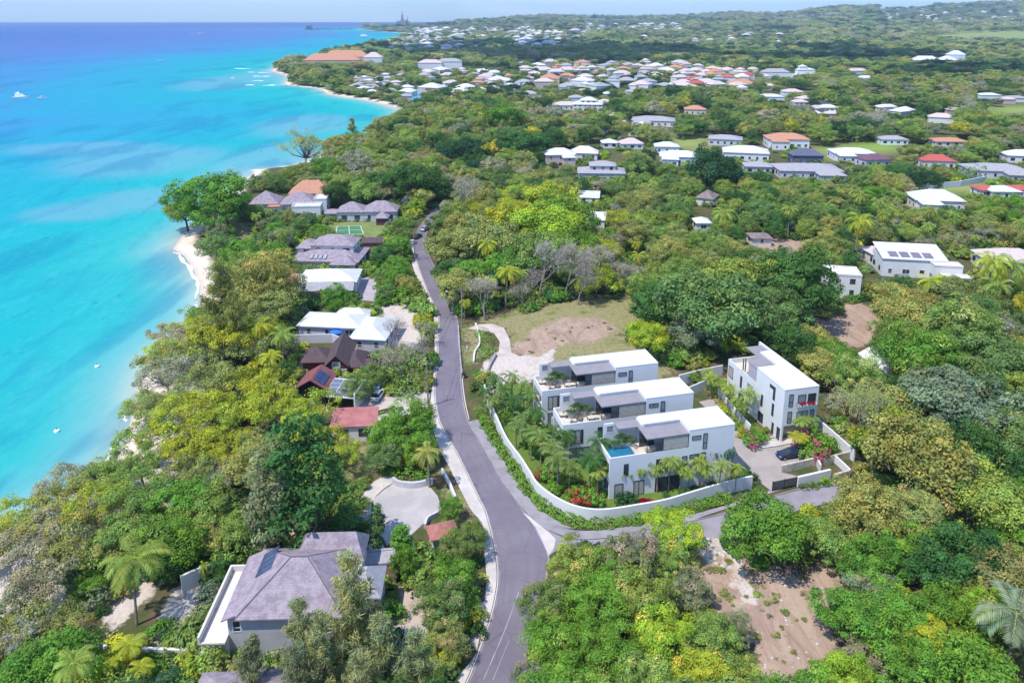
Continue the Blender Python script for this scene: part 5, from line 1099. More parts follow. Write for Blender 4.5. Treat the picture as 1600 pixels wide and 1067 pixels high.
# big trees right of the dirt lot and behind the villas
for a in [(1040, 470, 96, 'D'), (1120, 480, 150, 'T'), (1160, 440, 120, 'P'), (1250, 440, 130, 'D'), (1215, 490, 90, 'T'), (1060, 430, 70, 'P'), (1090, 520, 80, 'S'), (1180, 520, 80, 'S'), (1295, 440, 60, 'G'), (1020, 520, 50, 'Y')]: plant('broadleaf' if a[2] > 75 else 'dense', *a)
plant('feathery', 1010, 532, 70, 'L', 'lime green tree just behind the rear villa')
for a in [(790, 440, 44, 'Y'), (765, 452, 34, 'Y'), (725, 480, 22, 'Y'), (735, 507, 14, 'G'), (812, 442, 30, 'P'), (862, 455, 30, 'D'), (1130, 360, 40, 'P'), (1360, 350, 50, 'P'), (1425, 360, 46, 'P'), (1455, 385, 60, 'P'), (1340, 365, 46, 'Y'), (1545, 435, 60, 'Y'), (1580, 440, 60, 'P'), (1520, 420, 56, 'P'), (1450, 455, 44, 'Y'), (1560, 465, 50, 'P'), (1395, 240, 34, 'D'), (1500, 400, 40, 'P')]: plant('palm', *a)
for a in [(757, 458, 66, 'B'), (845, 410, 84, 'B'), (885, 416, 84, 'B'), (905, 438, 60, 'B'), (940, 404, 70, 'B'), (720, 300, 66, 'B'), (1380, 190, 46, 'B'), (1510, 165, 34, 'B'), (830, 440, 50, 'B'), (965, 426, 50, 'B')]: plant('bare', *a)
for a in [(850, 350, 110, 'L'), (880, 340, 90, 'G'), (800, 350, 90, 'Y'), (805, 300, 34, 'L'), (860, 310, 80, 'Y'), (900, 385, 60, 'G'), (770, 380, 100, 'O'), (720, 385, 90, 'O'), (820, 400, 90, 'P'), (740, 430, 70, 'G'), (870, 400, 80, 'P'), (715, 420, 60, 'D'), (690, 350, 44, 'T')]: plant('broadleaf', *a)
for a in [(720, 235, 66, 'N'), (810, 225, 66, 'D'), (1112, 262, 76, 'N'), (1092, 236, 44, 'D'), (1140, 275, 50, 'N'), (640, 280, 80, 'D'), (790, 185, 60, 'G'), (560, 255, 60, 'K'), (590, 285, 60, 'D'), (660, 275, 70, 'P')]: plant('broadleaf', *a)
for a in [(476, 232, 78, 'O'), (525, 228, 46, 'O')]: plant('sparse' if a[0] < 500 else 'feathery', *a)
# right woods
for a in [(1495, 625, 150, 'S'), (1435, 720, 150, 'O'), (1440, 560, 130, 'G'), (1540, 560, 120, 'T'), (1250, 590, 120, 'G'), (1330, 590, 90, 'P'), (1380, 640, 110, 'O'), (1290, 640, 60, 'P'), (1350, 800, 110, 'O'), (1390, 690, 110, 'Y'), (1190, 824, 126, 'G'), (1500, 870, 130, 'D'), (1420, 800, 110, 'O'), (1560, 780, 130, 'P'), (1500, 760, 110, 'Y'), (1570, 680, 120, 'T'), (1275, 842, 80, 'P'), (1360, 870, 90, 'G'), (1570, 900, 120, 'R'), (1300, 555, 60, 'G'), (1420, 495, 90, 'O'), (1500, 520, 130, 'P'), (1420, 850, 90, 'G'), (1580, 610, 100, 'P'), (1330, 730, 60, 'O')]: plant(random.choice(('broadleaf', 'feathery', 'broadleaf')), *a)
plant('spreading', 1415, 505, 70, 'S', 'pale silvery spreading tree at the right edge of the far clearing'); plant('bare', 1370, 660, 120, 'O', 'dark limbed half bare tree right of the flower box villa')
plant('feathery', 1432, 985, 60, 'W', 'golden yellow flowering tree right of the brown clearing'); plant('feathery', 1390, 940, 70, 'L'); plant('broadleaf', 1366, 930, 76, 'S'); plant('broadleaf', 1400, 950, 90, 'G'); plant('broadleaf', 1480, 950, 100, 'G'); plant('feathery', 1470, 1000, 90, 'Y'); plant('broadleaf', 1322, 1062, 84, 'L'); plant('broadleaf', 1420, 1040, 110, 'G'); plant('sparse', 1350, 1030, 90, 'K'); plant('feathery', 1520, 1040, 100, 'L')
plant('tall_palm', 1585, 985, 130, 'S', 'large silvery green palm cut by the right edge near the foot of the photo', 9)
# near middle wood
for a in [(900, 880, 96, 'P'), (985, 875, 100, 'S'), (1055, 830, 90, 'L'), (855, 940, 84, 'T'), (930, 950, 110, 'G'), (1010, 940, 110, 'P'), (1080, 920, 76, 'S'), (865, 1010, 100, 'G'), (950, 1020, 110, 'G'), (1040, 1000, 110, 'L'), (1120, 1010, 96, 'P'), (1150, 985, 60, 'S'), (900, 1075, 110, 'G'), (1000, 1080, 110, 'P'), (1100, 1075, 110, 'Y'), (845, 975, 60, 'S'), (1160, 1050, 70, 'P'), (960, 895, 90, 'G'), (1040, 880, 80, 'P'), (830, 1060, 60, 'S')]: plant('feathery', *a)
NP_EX = len(TREES)
# garden of the villas
for a in [(772, 606, 40, 6.5), (786, 624, 34, 6), (768, 636, 30, 5), (802, 640, 34, 6), (818, 612, 30, 6), (800, 600, 28, 6), (828, 628, 30, 5.5), (880, 694, 40, 6.5), (858, 716, 46, 7), (873, 732, 48, 7), (845, 700, 40, 6.5), (830, 690, 38, 6), (862, 690, 38, 6), (890, 745, 40, 6), (838, 655, 34, 6), (790, 622, 34, 6), (806, 676, 36, 5.5), (815, 660, 30, 5), (940, 712, 50, 8), (922, 735, 46, 6.5), (946, 728, 46, 6.5), (760, 620, 26, 5)]: plant('palm', a[0], a[1], a[2], 'TDT'[a[0] % 3], None, a[3])
for a in [(1028, 742, 32, 'P', 5.2), (1076, 748, 30, 'P', 4.6), (1104, 748, 32, 'P', 5.), (1000, 745, 28, 'P', 4.5), (934, 748, 36, 'P', 5), (1016, 728, 38, 'P', 6), (1046, 735, 38, 'P', 6), (1063, 742, 30, 'P', 5), (1084, 722, 28, 'N', 6), (1095, 736, 38, 'P', 6), (1112, 718, 30, 'N', 6), (1124, 742, 36, 'P', 6), (1138, 716, 28, 'N', 6), (1150, 742, 28, 'P', 5), (980, 748, 30, 'P', 4.2), (1112, 600, 30, 'P', 5.5), (1125, 606, 30, 'P', 5.5), (1138, 620, 30, 'P', 5.5), (1150, 636, 30, 'P', 5), (1169, 628, 40, 'P', 6.5), (1104, 592, 26, 'P', 5), (1160, 645, 28, 'T', 4.5), (1255, 668, 36, 'P', 4.6), (1246, 690, 36, 'Y', 3.2), (1268, 668, 32, 'T', 4.5)]: plant('palm', a[0], a[1], a[2], a[3], None, a[4])
for a in [(1180, 682, 34, 0), (1281, 690, 52, 0), (1268, 700, 34, 0), (905, 772, 40, 1), (850, 740, 30, 1), (838, 700, 22, 1), (1085, 588, 26, 0), (925, 780, 30, 1), (1198, 672, 14, 0)]: plant('flowering', a[0], a[1], a[2], 'G', None, None, False, a[3])
for a in [(980, 778, 34, 'N'), (1165, 742, 34, 'D'), (1150, 750, 24, 'D'), (845, 700, 34, 'G'), (862, 690, 30, 'P'), (830, 690, 26, 'G'), (885, 745, 24, 'G'), (870, 760, 26, 'G'), (900, 745, 26, 'P'), (1070, 768, 20, 'D'), (1090, 765, 20, 'D'), (1115, 760, 18, 'D'), (1040, 772, 12, 'D'), (1130, 640, 22, 'Y'), (1145, 660, 22, 'P'), (1160, 675, 20, 'Y'), (1262, 712, 26, 'P'), (1285, 710, 24, 'P'), (1290, 752, 16, 'L'), (1272, 758, 14, 'P'), (1070, 605, 20, 'N'), (855, 590 + 80, 18, 'P'), (758, 590, 30, 'O'), (745, 605, 26, 'T'), (748, 585, 22, 'G'), (790, 650, 26, 'G'), (780, 655, 22, 'T'), (840, 655, 24, 'G'), (820, 655, 24, 'P'), (930, 758, 22, 'L'), (945, 790 - 20, 14, 'G')]: plant('shrub', *a)
# greenery in the terrace planters, flower boxes
for (x, y, z), pw, nm in TERR:
    t = thing('planter', 'stone planter box on the roof terrace of the '+nm, 'planter', (x, y, z), AZ, 'terrace planter boxes')
    MB().box(-pw*.42, pw*.42, -.4, .4, 0, .9).build('box', STONE, t)
    g_ = PROTO['shrub'][1][0]; o = bpy.data.objects.new('greenery', g_); COL.objects.link(o); o.parent = t; o.location = (0, 0, .85); o.scale = (pw*.30, .55, .75); o.color = (.1, .17, .05, 1)
fo, _ = clump_crown(190, 1.9, .28, .22, .1, 26, .25, 40, .16, under=-.9, hue=.05); fm = fo.data('flower_mass', LEAF)
fl = bpy.data.objects.new('flowers', fm); COL.objects.link(fl); fl.location = (v4o[0]+4.3*U[0]-(-.25)*0+.25*math.sin(AZ), v4o[1]+4.3*U[1]-.25*math.cos(AZ), 6.75); fl.rotation_euler.z = AZ; fl.color = (.28, .012, .045, 1)
tag(fl, 'deep red flowers hanging under the top windows of the right villa', 'flowers')
# hedges: one thing each
def hedge(label, path, w, h, code, seed, flowers=0, leaf=.3, dens=26):
    g = np.random.default_rng(seed); q = np.array(smooth_path(path, 6)) if len(path) > 2 else np.array([lerp(path[0], path[1], i/20) for i in range(21)])
    seg = np.hypot(*np.diff(q, axis=0).T); cum = np.concatenate([[0], np.cumsum(seg)]); Lt = cum[-1]
    n = int(Lt*dens*max(1, w)); u = g.uniform(0, Lt, n); x = np.interp(u, cum, q[:, 0]); y = np.interp(u, cum, q[:, 1])
    i = np.clip(np.searchsorted(cum, u)-1, 0, len(q)-2); t = (q[i+1]-q[i])/seg[i][:, None]; nr = np.stack([-t[:, 1], t[:, 0]], 1)
    a = g.uniform(0, math.pi, n); lump = 1+.2*np.sin(u*1.3)+.15*np.sin(u*3.1+1)
    off = np.cos(a)*w*.5*lump; z = np.abs(np.sin(a))**.7*h*lump*g.uniform(.7, 1.05, n)
    cen = np.stack([x+nr[:, 0]*off, y+nr[:, 1]*off, z], 1); nn = np.stack([nr[:, 0]*np.cos(a), nr[:, 1]*np.cos(a), np.sin(a)+.3], 1)+g.normal(size=(n, 3))*.4
    tn = tones(g, n, .65, 1.3, .18); 
    if flowers: pk = g.random(n) < flowers; tn[pk] = np.array([4.5, .6, .5])
    o = NP(); L = leaf*g.uniform(.7, 1.3, n); o.add(*leaves(cen, nn, g.normal(size=(n, 3)), L, L*.65, tn))
    ob_ = bpy.data.objects.new('hedge', o.data('hedge', LEAF)); COL.objects.link(ob_); ob_.color = (*TINT[code], 1); return tag(ob_, label, 'hedge')
mid = [lerp(a, b, .5) for a, b in zip(PP([(750, 640), (766, 676), (796, 720), (812, 748), (834, 776), (862, 800), (900, 817), (936, 821), (998, 813), (1075, 795), (1140, 780)]), PP([(750, 640), (766, 676), (796, 720), (812, 748), (834, 776), (862, 800), (900, 817), (936, 821), (998, 813), (1075, 795), (1140, 780)]))]
hedge('long leafy hedge on the road side of the white curving villa wall', mid, 2.1, 1.0, 'G', 1, .008, .32, 44)
hedge('clipped bright hedge in front of the beach house gardens', PP([(402, 392), (430, 388), (474, 382)]), 3., 2.8, 'L', 2, 0, .5, 14)
hedge('dark low hedge along the foot of the front villa wall', PP([(1098, 762), (1120, 758), (1142, 752)]), 1., .8, 'D', 3, 0, .25, 40)
hedge('green creeper bank above the curved retaining wall', PP([(624, 744), (645, 748), (668, 744)]), 3., 1.6, 'G', 4, 0, .35, 26)
hedge('dense clipped hedge at the right in front of the red roofed house', PP([(1395, 285), (1440, 288), (1500, 280), (1540, 276)]), 5., 5., 'G', 5, 0, .8, 6)
hedge('row of roadside bushes on the verge left of the main road', PP([(655, 478), (664, 500), (668, 540)]), 2.5, 2., 'P', 6, 0, .4, 22)
hedge('low green verge bushes by the pale dirt track', PP([(752, 520), (762, 540), (756, 566)]), 3., 1.0, 'G', 7, 0, .35, 22)
hedge('planting strip with palms left of the flower box villa', PP([(1104, 606), (1135, 640), (1165, 678)]), 1.8, .7, 'P', 8, .05, .28, 34)
hedge('low planting below the white gate wall', PP([(1250, 766), (1280, 760), (1320, 752)]), 1.2, .8, 'D', 9, 0, .28, 34)
# ---------------------------------------------------------------- filling the woods
CLEAR += [(q, 2000) for q in ([(x, y) for x, y in ROADL[:20]]+[(x, y) for x, y in ROADR[::-1]], )]
ROADPX = ROADL+ROADR[::-1]
CLEAR[-1] = (walkL+[(640, 350), (660, 335), (690, 318)]+ROADR[::-1][:-1], 2000)
CLEAR += [(p, 2000) for p in (
    [(175, 935), (300, 895), (325, 905), (300, 962), (240, 1010), (170, 985)], [(62, 900), (78, 890), (74, 940), (50, 950)], [(100, 955), (150, 950), (150, 1010), (110, 1010)],
    [(398, 215), (468, 215), (470, 252), (440, 258), (398, 260)], [(255, 260), (262, 380), (275, 380), (270, 260)],
    [(800, 800), (858, 828), (1000, 838), (1340, 745), (1340, 768), (1240, 800), (1130, 830), (1000, 846), (900, 860), (862, 880), (840, 900)],
    [(728, 490), (840, 485), (900, 468), (985, 462), (1000, 500), (985, 520), (950, 545), (850, 565), (790, 610), (740, 612), (722, 560)],
    [(1105, 855), (1150, 862), (1185, 885), (1240, 878), (1318, 880), (1320, 912), (1285, 945), (1312, 1000), (1270, 1040), (1240, 1080), (1190, 1080), (1190, 1010), (1125, 975), (1095, 920)],
    [(1268, 505), (1335, 472), (1380, 490), (1372, 518), (1335, 545), (1295, 528)], [(1335, 552), (1362, 540), (1390, 560), (1384, 582), (1355, 566)],
    [(555, 800), (575, 760), (612, 740), (690, 768), (694, 800), (645, 840), (606, 862), (580, 850)], [(690, 730), (705, 732), (748, 812), (735, 800)],
    [(510, 347), (600, 345), (602, 366), (518, 368)], [(556, 432), (590, 432), (592, 470), (558, 468)], [(590, 478), (640, 470), (662, 520), (650, 545), (610, 540)], [(565, 610), (668, 612), (668, 640), (610, 652), (560, 655)],
    [(625, 918), (664, 918), (660, 985), (630, 1030), (618, 990)], [(272, 395), (300, 385), (340, 450), (385, 480), (395, 500), (310, 500)], [(150, 757), (195, 695), (198, 740), (160, 775)],
    [(400, 262), (475, 252), (470, 268), (400, 275)], [(640, 165), (668, 172), (660, 182), (630, 180)], [(445, 120), (520, 138), (620, 160), (665, 172), (640, 170), (560, 155), (445, 134)],
    [(1260, 233), (1400, 220), (1420, 234), (1300, 250)], [(1430, 292), (1530, 284), (1545, 298), (1430, 304)], [(1150, 376), (1280, 378), (1280, 388), (1150, 386)], [(1085, 316), (1125, 330), (1118, 345), (1095, 335)],
    [(1530, 168), (1640, 165), (1640, 178), (1550, 178)], [(625, 148), (645, 140), (662, 142), (658, 162), (630, 164)], [(1050, 222), (1110, 212), (1110, 228), (1050, 232)], [(395, 345), (360, 348), (365, 372), (395, 370)],
    [(270, 625), (330, 628), (320, 650), (262, 650)], [(60, 925), (75, 905), (60, 945)], [(255, 935), (300, 920), (290, 960), (240, 1000)], [(528, 700), (585, 695), (595, 725), (560, 745), (540, 740)])]
PAL = [  # (polygon px, [(kind, code, weight)...], size factor)
    ([(180, 500), (420, 500), (560, 640), (560, 780), (420, 860), (200, 880), (-200, 1200), (-200, 800)], [('spreading', 'Y', 5), ('spreading', 'O', 3), ('spreading', 'K', 1.2), ('spreading', 'P', 3), ('broadleaf', 'P', 2)], 1.),
    ([(790, 800), (1120, 800), (1200, 1000), (1200, 1150), (760, 1150)], [('feathery', 'G', 4), ('feathery', 'P', 3), ('feathery', 'L', 2), ('feathery', 'S', 2)], .9),
    ([(1180, 780), (1800, 700), (1800, 1200), (1200, 1200)], [('broadleaf', 'G', 4), ('feathery', 'P', 3), ('broadleaf', 'Y', 2), ('dense', 'D', 2), ('sparse', 'K', 1.5), ('feathery', 'L', 2), ('feathery', 'W', .15), ('broadleaf', 'T', 2)], .75),
    ([(1180, 480), (1900, 430), (1900, 800), (1300, 790)], [('broadleaf', 'P', 3), ('broadleaf', 'O', 3), ('feathery', 'S', 2), ('broadleaf', 'T', 3), ('dense', 'D', 2), ('feathery', 'Y', 1.5), ('sparse', 'K', 1)], 1.),
    ([(660, 300), (1020, 300), (1020, 500), (660, 500)], [('broadleaf', 'P', 3), ('broadleaf', 'O', 3), ('broadleaf', 'Y', 2), ('sparse', 'K', 2), ('bare', 'B', 1.6), ('broadleaf', 'G', 1), ('palm', 'Y', .5)], .9),
    ([(1000, 260), (1350, 260), (1350, 420), (1000, 420)], [('broadleaf', 'T', 3), ('dense', 'P', 3), ('broadleaf', 'O', 2), ('palm', 'P', 1.4), ('dense', 'D', 2), ('broadleaf', 'R', .4)], .75),
    ([(1300, 300), (1900, 280), (1900, 470), (1300, 470)], [('broadleaf', 'O', 3), ('sparse', 'K', 3), ('palm', 'P', 3), ('broadleaf', 'G', 2), ('dense', 'D', 2), ('broadleaf', 'P', 2)], .75),
    ([(430, 160), (720, 160), (720, 330), (480, 330)], [('broadleaf', 'O', 4), ('broadleaf', 'K', 2), ('broadleaf', 'P', 3), ('broadleaf', 'D', 1.5), ('sparse', 'K', 1.5), ('palm', 'P', .5), ('casuarina', 'O', .8)], 1.),
    ([(300, 270), (690, 270), (690, 780), (300, 520)], [('dense', 'T', 3), ('dense', 'G', 2), ('palm', 'P', 1.6), ('broadleaf', 'O', 1.5), ('dense', 'S', 1.5), ('shrub', 'P', 2)], .62),
    ([(500, 780), (760, 700), (760, 1150), (400, 1150)], [('feathery', 'T', 3), ('dense', 'G', 2), ('casuarina', 'O', 1.4), ('shrub', 'P', 2), ('palm', 'P', .8)], .6),
]
DEF = [('broadleaf', 'T', 2.5), ('broadleaf', 'P', 2.5), ('broadleaf', 'O', 3), ('broadleaf', 'D', 2), ('sparse', 'K', 1.6), ('dense', 'N', .8), ('feathery', 'Y', .7), ('broadleaf', 'K', 1), ('palm', 'P', .5)]
def cross(poly, x, y): return inpoly(x, y, poly)
CB = [(p, m, min(a[0] for a in p), max(a[0] for a in p), min(a[1] for a in p), max(a[1] for a in p)) for p, m in CLEAR]
DISK = [(math.cos(t)*r_, math.sin(t)*r_) for r_ in (.45, .92) for t in [i*math.pi/4 for i in range(8)]]+[(0, 0)]
def blocked(X, Y, R, Ht, lim=.12, hl=1):
    bx, by = Q(X, Y, 0); cx_, cy_ = Q(X, Y, Ht*.6); m = mpp(Y); rw, rh = R/m, max(R*.75, Ht*.35)/m
    n = 0; nh = 0
    for p, mxy, x0, x1, y0, y1 in CB:
        if x0 < bx < x1 and y0 < by < y1 and (mxy > 1900 or by > y0+.5*(y1-y0)) and inpoly(bx, by, p): return True
        if by < y0 or (mxy < 1900 and by < mxy-1) or cx_+rw < x0 or cx_-rw > x1 or cy_+rh < y0 or cy_-rh > y1: continue
        k = sum(inpoly(cx_+dx*rw, cy_+dy*rh, p) for dx, dy in DISK)
        if mxy < 1900: nh += k
        else: n += k
    if nh > hl: return True
    return n > lim*len(DISK)
HOUSES = [(o.location.x, o.location.y) for o in COL.objects if o.type == 'EMPTY' and o.get('category') in ('house', 'barn', 'hotel', 'mansion', 'villa')]
cell = {}
def near_ok(X, Y, R, f=.62):
    c = 8; k = (int(X//c), int(Y//c))
    for i in range(-2, 3):
        for j in range(-2, 3):
            for a, b, r_ in cell.get((k[0]+i, k[1]+j), ()):
                if (a-X)**2+(b-Y)**2 < ((R+r_)*f)**2: return False
    return True
def put(X, Y, R): cell.setdefault((int(X//8), int(Y//8)), []).append((X, Y, R))
for t in TREES: put(t['x'], t['y'], PROTO[t['kind']][t['var']][2]*t['s'])
rf_ = random.Random(99)
def pick(pal):
    t = rf_.random()*sum(a[2] for a in pal)
    for a in pal:
        t -= a[2]
        if t <= 0: return a
    return pal[-1]
coast_np = sea_poly
def shore(X, Y): return float(sdpoly(np.array([X]), np.array([Y]), sea_poly)[0])
def fill(ymin, ymax, tries, smin, smax):
    Xs, Ys = [], []
    for _ in range(tries):
        Y = ymin+(ymax-ymin)*rf_.random()**.8; X = rf_.uniform(-.80, .80)*Y*1.03
        Xs.append(X); Ys.append(Y)
    sd = sdpoly(np.array(Xs), np.array(Ys), sea_poly)
    for X, Y, d in zip(Xs, Ys, sd):
        if d < (6 if Y < 200 or Y > 400 else 9): continue
        px, py = Q(X, Y, 5)
        if px < -140 or px > 1740 or py > 1180: continue
        pal, sf_ = DEF, 1.
        for pl, pp, f_ in PAL:
            if inpoly(px, py, pl): pal, sf_ = pp, f_; break
        kind, code, _w = pick(pal); v = rf_.randrange(len(PROTO[kind])); s = rf_.uniform(smin, smax)*sf_
        if kind == 'palm': s = rf_.uniform(.85, 1.3)
        if kind == 'shrub': s = rf_.uniform(.9, 1.6)
        R, Ht = PROTO[kind][v][2]*s, PROTO[kind][v][3]*s
        if not near_ok(X, Y, R, (.95 if py > 880 else .74) if pal is PAL[0][1] else .62) or blocked(X, Y, R, Ht, .12, 0): continue
        put(X, Y, R)
        TREES.append(dict(kind=kind, var=v, x=X, y=Y, s=s, sz=s*rf_.uniform(.9, 1.12), rot=rf_.uniform(0, 6.28), tint=jit(TINT[code]), code=code, label=None, ex=False))
# trees leaning out over the water's edge
cp_ = smooth_path(PP([(-40, 880), (0, 832), (60, 800), (110, 778), (142, 762)], 0), 6)+smooth_path(PP([(199, 690), (209, 650), (220, 600), (240, 562), (270, 532), (302, 512)], 0), 6)
for X, Y in cp_:
    for off in (3.5, 8.5):
        v = rf_.randrange(4); s = rf_.uniform(.62, .9); R = PROTO['spreading'][v][2]*s; x, y = X+off+rf_.uniform(-1, 1), Y+rf_.uniform(-1.5, 1.5)
        if not near_ok(x, y, R*.8): continue
        put(x, y, R); c_ = rf_.choice('YOKPY'); TREES.append(dict(kind='spreading', var=v, x=x, y=y, s=s, sz=s*.9, rot=rf_.uniform(0, 6.28), tint=jit(TINT[c_]), code=c_, label=None, ex=True))
# explicit plants that would stand in front of a roof the photo shows clear are left out
for t in TREES[:NP_EX]:
    if t['label'] or (t['y'] > 255 and t['x'] < -60) or t['kind'] == 'bare' or CATK.get(t['kind']) == 'shrub' or t['kind'] == 'casuarina': continue
    R, Ht = PROTO[t['kind']][t['var']][2]*t['s'], PROTO[t['kind']][t['var']][3]*t['sz']
    if blocked(t['x'], t['y'], R, Ht, 2., 4): TREES.remove(t)
fill(45, 150, 2600, .75, 1.15)
fill(150, 330, 4200, .75, 1.2)
fill(330, 620, 6000, .8, 1.3)
SIDE = []      # the woods go on beyond both edges of the photo
r2 = random.Random(404)
for _ in range(2600):
    Y = 42+290*r2.random()**.8; X = r2.choice((-1, 1))*r2.uniform(.62, 1.25)*(Y+25); px, py = Q(X, Y, 5)
    if -70 < px < 1670: continue
    v = r2.randrange(4); s = r2.uniform(.7, 1.15); R = PROTO['broadleaf'][v][2]*s
    if not near_ok(X, Y, R, .66) or shore(X, Y) < 8: continue
    put(X, Y, R); c_ = r2.choice('GPTOYSD'); SIDE.append(dict(kind='broadleaf', var=v, x=X, y=Y, s=s, sz=s, tint=jit(TINT[c_])))
# which stand as individuals: the nearest three hundred of each category
TREES.sort(key=lambda t: (not t['ex'], t['y']))
cnt = {}; INDIV = []; REST = []
for t in TREES:
    c = CATK.get(t['kind'], 'tree'); cnt[c] = cnt.get(c, 0)+1
    (INDIV if cnt[c] <= 300 and t['y'] < 420 else REST).append(t)
SIZEW = lambda t, Ht: 'small' if Ht < 5.5 else 'tall' if Ht > 10.5 else 'mid-sized'
used = {}
def describe(t):
    R, Ht = PROTO[t['kind']][t['var']][2]*t['s'], PROTO[t['kind']][t['var']][3]*t['sz']
    px, py = Q(t['x'], t['y'], Ht*.55)
    nm, lx, ly = min(LANDM, key=lambda l: ((l[1]-px)/1.)**2+((l[2]-py)*1.4)**2)
    dx, dy = px-lx, py-ly
    rel = ('right of' if dx > 0 else 'left of') if abs(dx) > abs(dy)*1.1 else ('below' if dy > 0 else 'above')
    w = KNAME[t['kind']]; col = CNAME[t['code']]
    if t['kind'] == 'bare': col = 'grey'
    return '%s %s %s %s the %s' % (SIZEW(t, Ht), col, w, rel, nm), math.hypot(dx, dy)
LANDM = LAND+[('pale dirt lot', 860, 520), ('brown clearing', 1220, 960), ('far bare clearing', 1330, 500), ('turnaround', 640, 795), ('green court', 546, 360), ('villa gate', 1225, 770), ('blue car', 1233, 714), ('bend of the main road', 680, 400), ('carport', 530, 615), ('curving villa wall', 830, 740), ('road junction', 850, 850), ('small beach', 320, 450), ('lower beach', 180, 725), ('golden yellow tree', 1430, 985), ('rocky right woods', 1540, 640), ('utility poles', 712, 470), ('lower left corner', 40, 1030), ('lower right corner', 1560, 1030), ('pale inland track', 1220, 385), ('coast trees over the sea', 580, 230), ('dark round tree', 1120, 245), ('small sandy gap', 300, 640)]
LANDM = [('bare clearing', a[1], a[2]) if a[0] == 'far bare clearing' else ('right hand woods', a[1], a[2]) if a[0] == 'rocky right woods' else a for a in LANDM]
groups = {}
for t in INDIV:
    if t['label']: continue
    lab, d = describe(t); groups.setdefault(lab, []).append((d, t))
for lab, l in groups.items():
    l.sort(key=lambda a: a[0])
    if len(l) == 1: l[0][1]['label'] = lab
    else:
        for i, (d, t) in enumerate(l): t['label'] = lab+(', nearest' if i == 0 else ', %s nearest' % ordinal(i+1))
gname = dict(tree='trees of the woods and gardens', palm='palms', shrub='garden shrubs', casuarina='casuarinas', conifer='column conifers')
gname['bare tree'] = 'leafless trees'
for t in INDIV:
    pr = PROTO[t['kind']][t['var']]; c = CATK.get(t['kind'], 'tree')
    z = float(ground_z(np.array([t['x']]), np.array([t['y']]))[0])
    r = thing(NMK[t['kind']], t['label'], c, (t['x'], t['y'], z), t['rot'], gname[c]); r.scale = (t['s'], t['s'], t['sz'])
    o = bpy.data.objects.new('crown', pr[0]); COL.objects.link(o); o.parent = r; o.color = (*t['tint'], 1)
    if pr[1]: o = bpy.data.objects.new('trunk', pr[1]); COL.objects.link(o); o.parent = r
# ---------------------------------------------------------------- woodland that reads as one mass, and undergrowth
PC = bpy.data.collections.new('plant_stock')      # never linked to the scene; source shapes for the masses
IDX = {}
def stock(kind):
    for i, pr in enumerate(PROTO[kind]):
        me = pr[4].data(kind+'_mass', LEAFS); me.update()
        if pr[1] and kind in ('bare', 'palm', 'tall_palm'):
            pass
        nm = 'stock_%03d' % len(IDX); ob_ = bpy.data.objects.new(nm, me); PC.objects.link(ob_); IDX[(kind, i)] = len(IDX)
for kd in ('broadleaf', 'dense', 'spreading', 'feathery', 'sparse', 'casuarina', 'palm', 'bare', 'shrub'): stock(kd)
def mass(name, label, cat, pts):
    me = bpy.data.meshes.new(name); n = len(pts)
    me.vertices.add(n); me.vertices.foreach_set('co', np.array([p[0] for p in pts], np.float32).ravel())
    for k, ty, key, col in (('idx', 'INT', 'value', 1), ('rz', 'FLOAT_VECTOR', 'vector', 2), ('scl', 'FLOAT_VECTOR', 'vector', 3), ('tint', 'FLOAT_COLOR', 'color', 4)):
        a = me.attributes.new(k, ty, 'POINT'); a.data.foreach_set(key, np.array([p[col] for p in pts], np.int32 if ty == 'INT' else np.float32).ravel())
    ob_ = bpy.data.objects.new(name, me); COL.objects.link(ob_); tag(ob_, label, cat, None, 'stuff')
    ng = bpy.data.node_groups.new(name+'_scatter', 'GeometryNodeTree')
    ng.interface.new_socket('Geometry', in_out='INPUT', socket_type='NodeSocketGeometry'); ng.interface.new_socket('Geometry', in_out='OUTPUT', socket_type='NodeSocketGeometry')
    N = ng.nodes; Lk = ng.links; gi = N.new('NodeGroupInput'); go = N.new('NodeGroupOutput'); ip = N.new('GeometryNodeInstanceOnPoints'); ci = N.new('GeometryNodeCollectionInfo')
    ci.inputs['Collection'].default_value = PC; ci.inputs['Separate Children'].default_value = True; ci.inputs['Reset Children'].default_value = True
    def at_(nm, ty): a = N.new('GeometryNodeInputNamedAttribute'); a.data_type = ty; a.inputs['Name'].default_value = nm; return a.outputs['Attribute']
    Lk.new(gi.outputs[0], ip.inputs['Points']); Lk.new(ci.outputs[0], ip.inputs['Instance']); ip.inputs['Pick Instance'].default_value = True
    Lk.new(at_('idx', 'INT'), ip.inputs['Instance Index']); er = N.new('FunctionNodeEulerToRotation'); Lk.new(at_('rz', 'FLOAT_VECTOR'), er.inputs[0]); Lk.new(er.outputs[0], ip.inputs['Rotation']); Lk.new(at_('scl', 'FLOAT_VECTOR'), ip.inputs['Scale'])
    Lk.new(ip.outputs[0], go.inputs[0]); md = ob_.modifiers.new('scatter', 'NODES'); md.node_group = ng; return ob_
pts = []
def mp(X, Y, z, kind, v, s, sz, tint): pts.append(((X, Y, z), IDX[(kind, v)], (0, 0, rf_.uniform(0, 6.28)), (s, s, sz), (*tint, 1)))
for t in REST+SIDE:
    if (t['kind'], t['var']) in IDX: mp(t['x'], t['y'], 0, t['kind'], t['var'], t['s'], t['sz'], t['tint'])
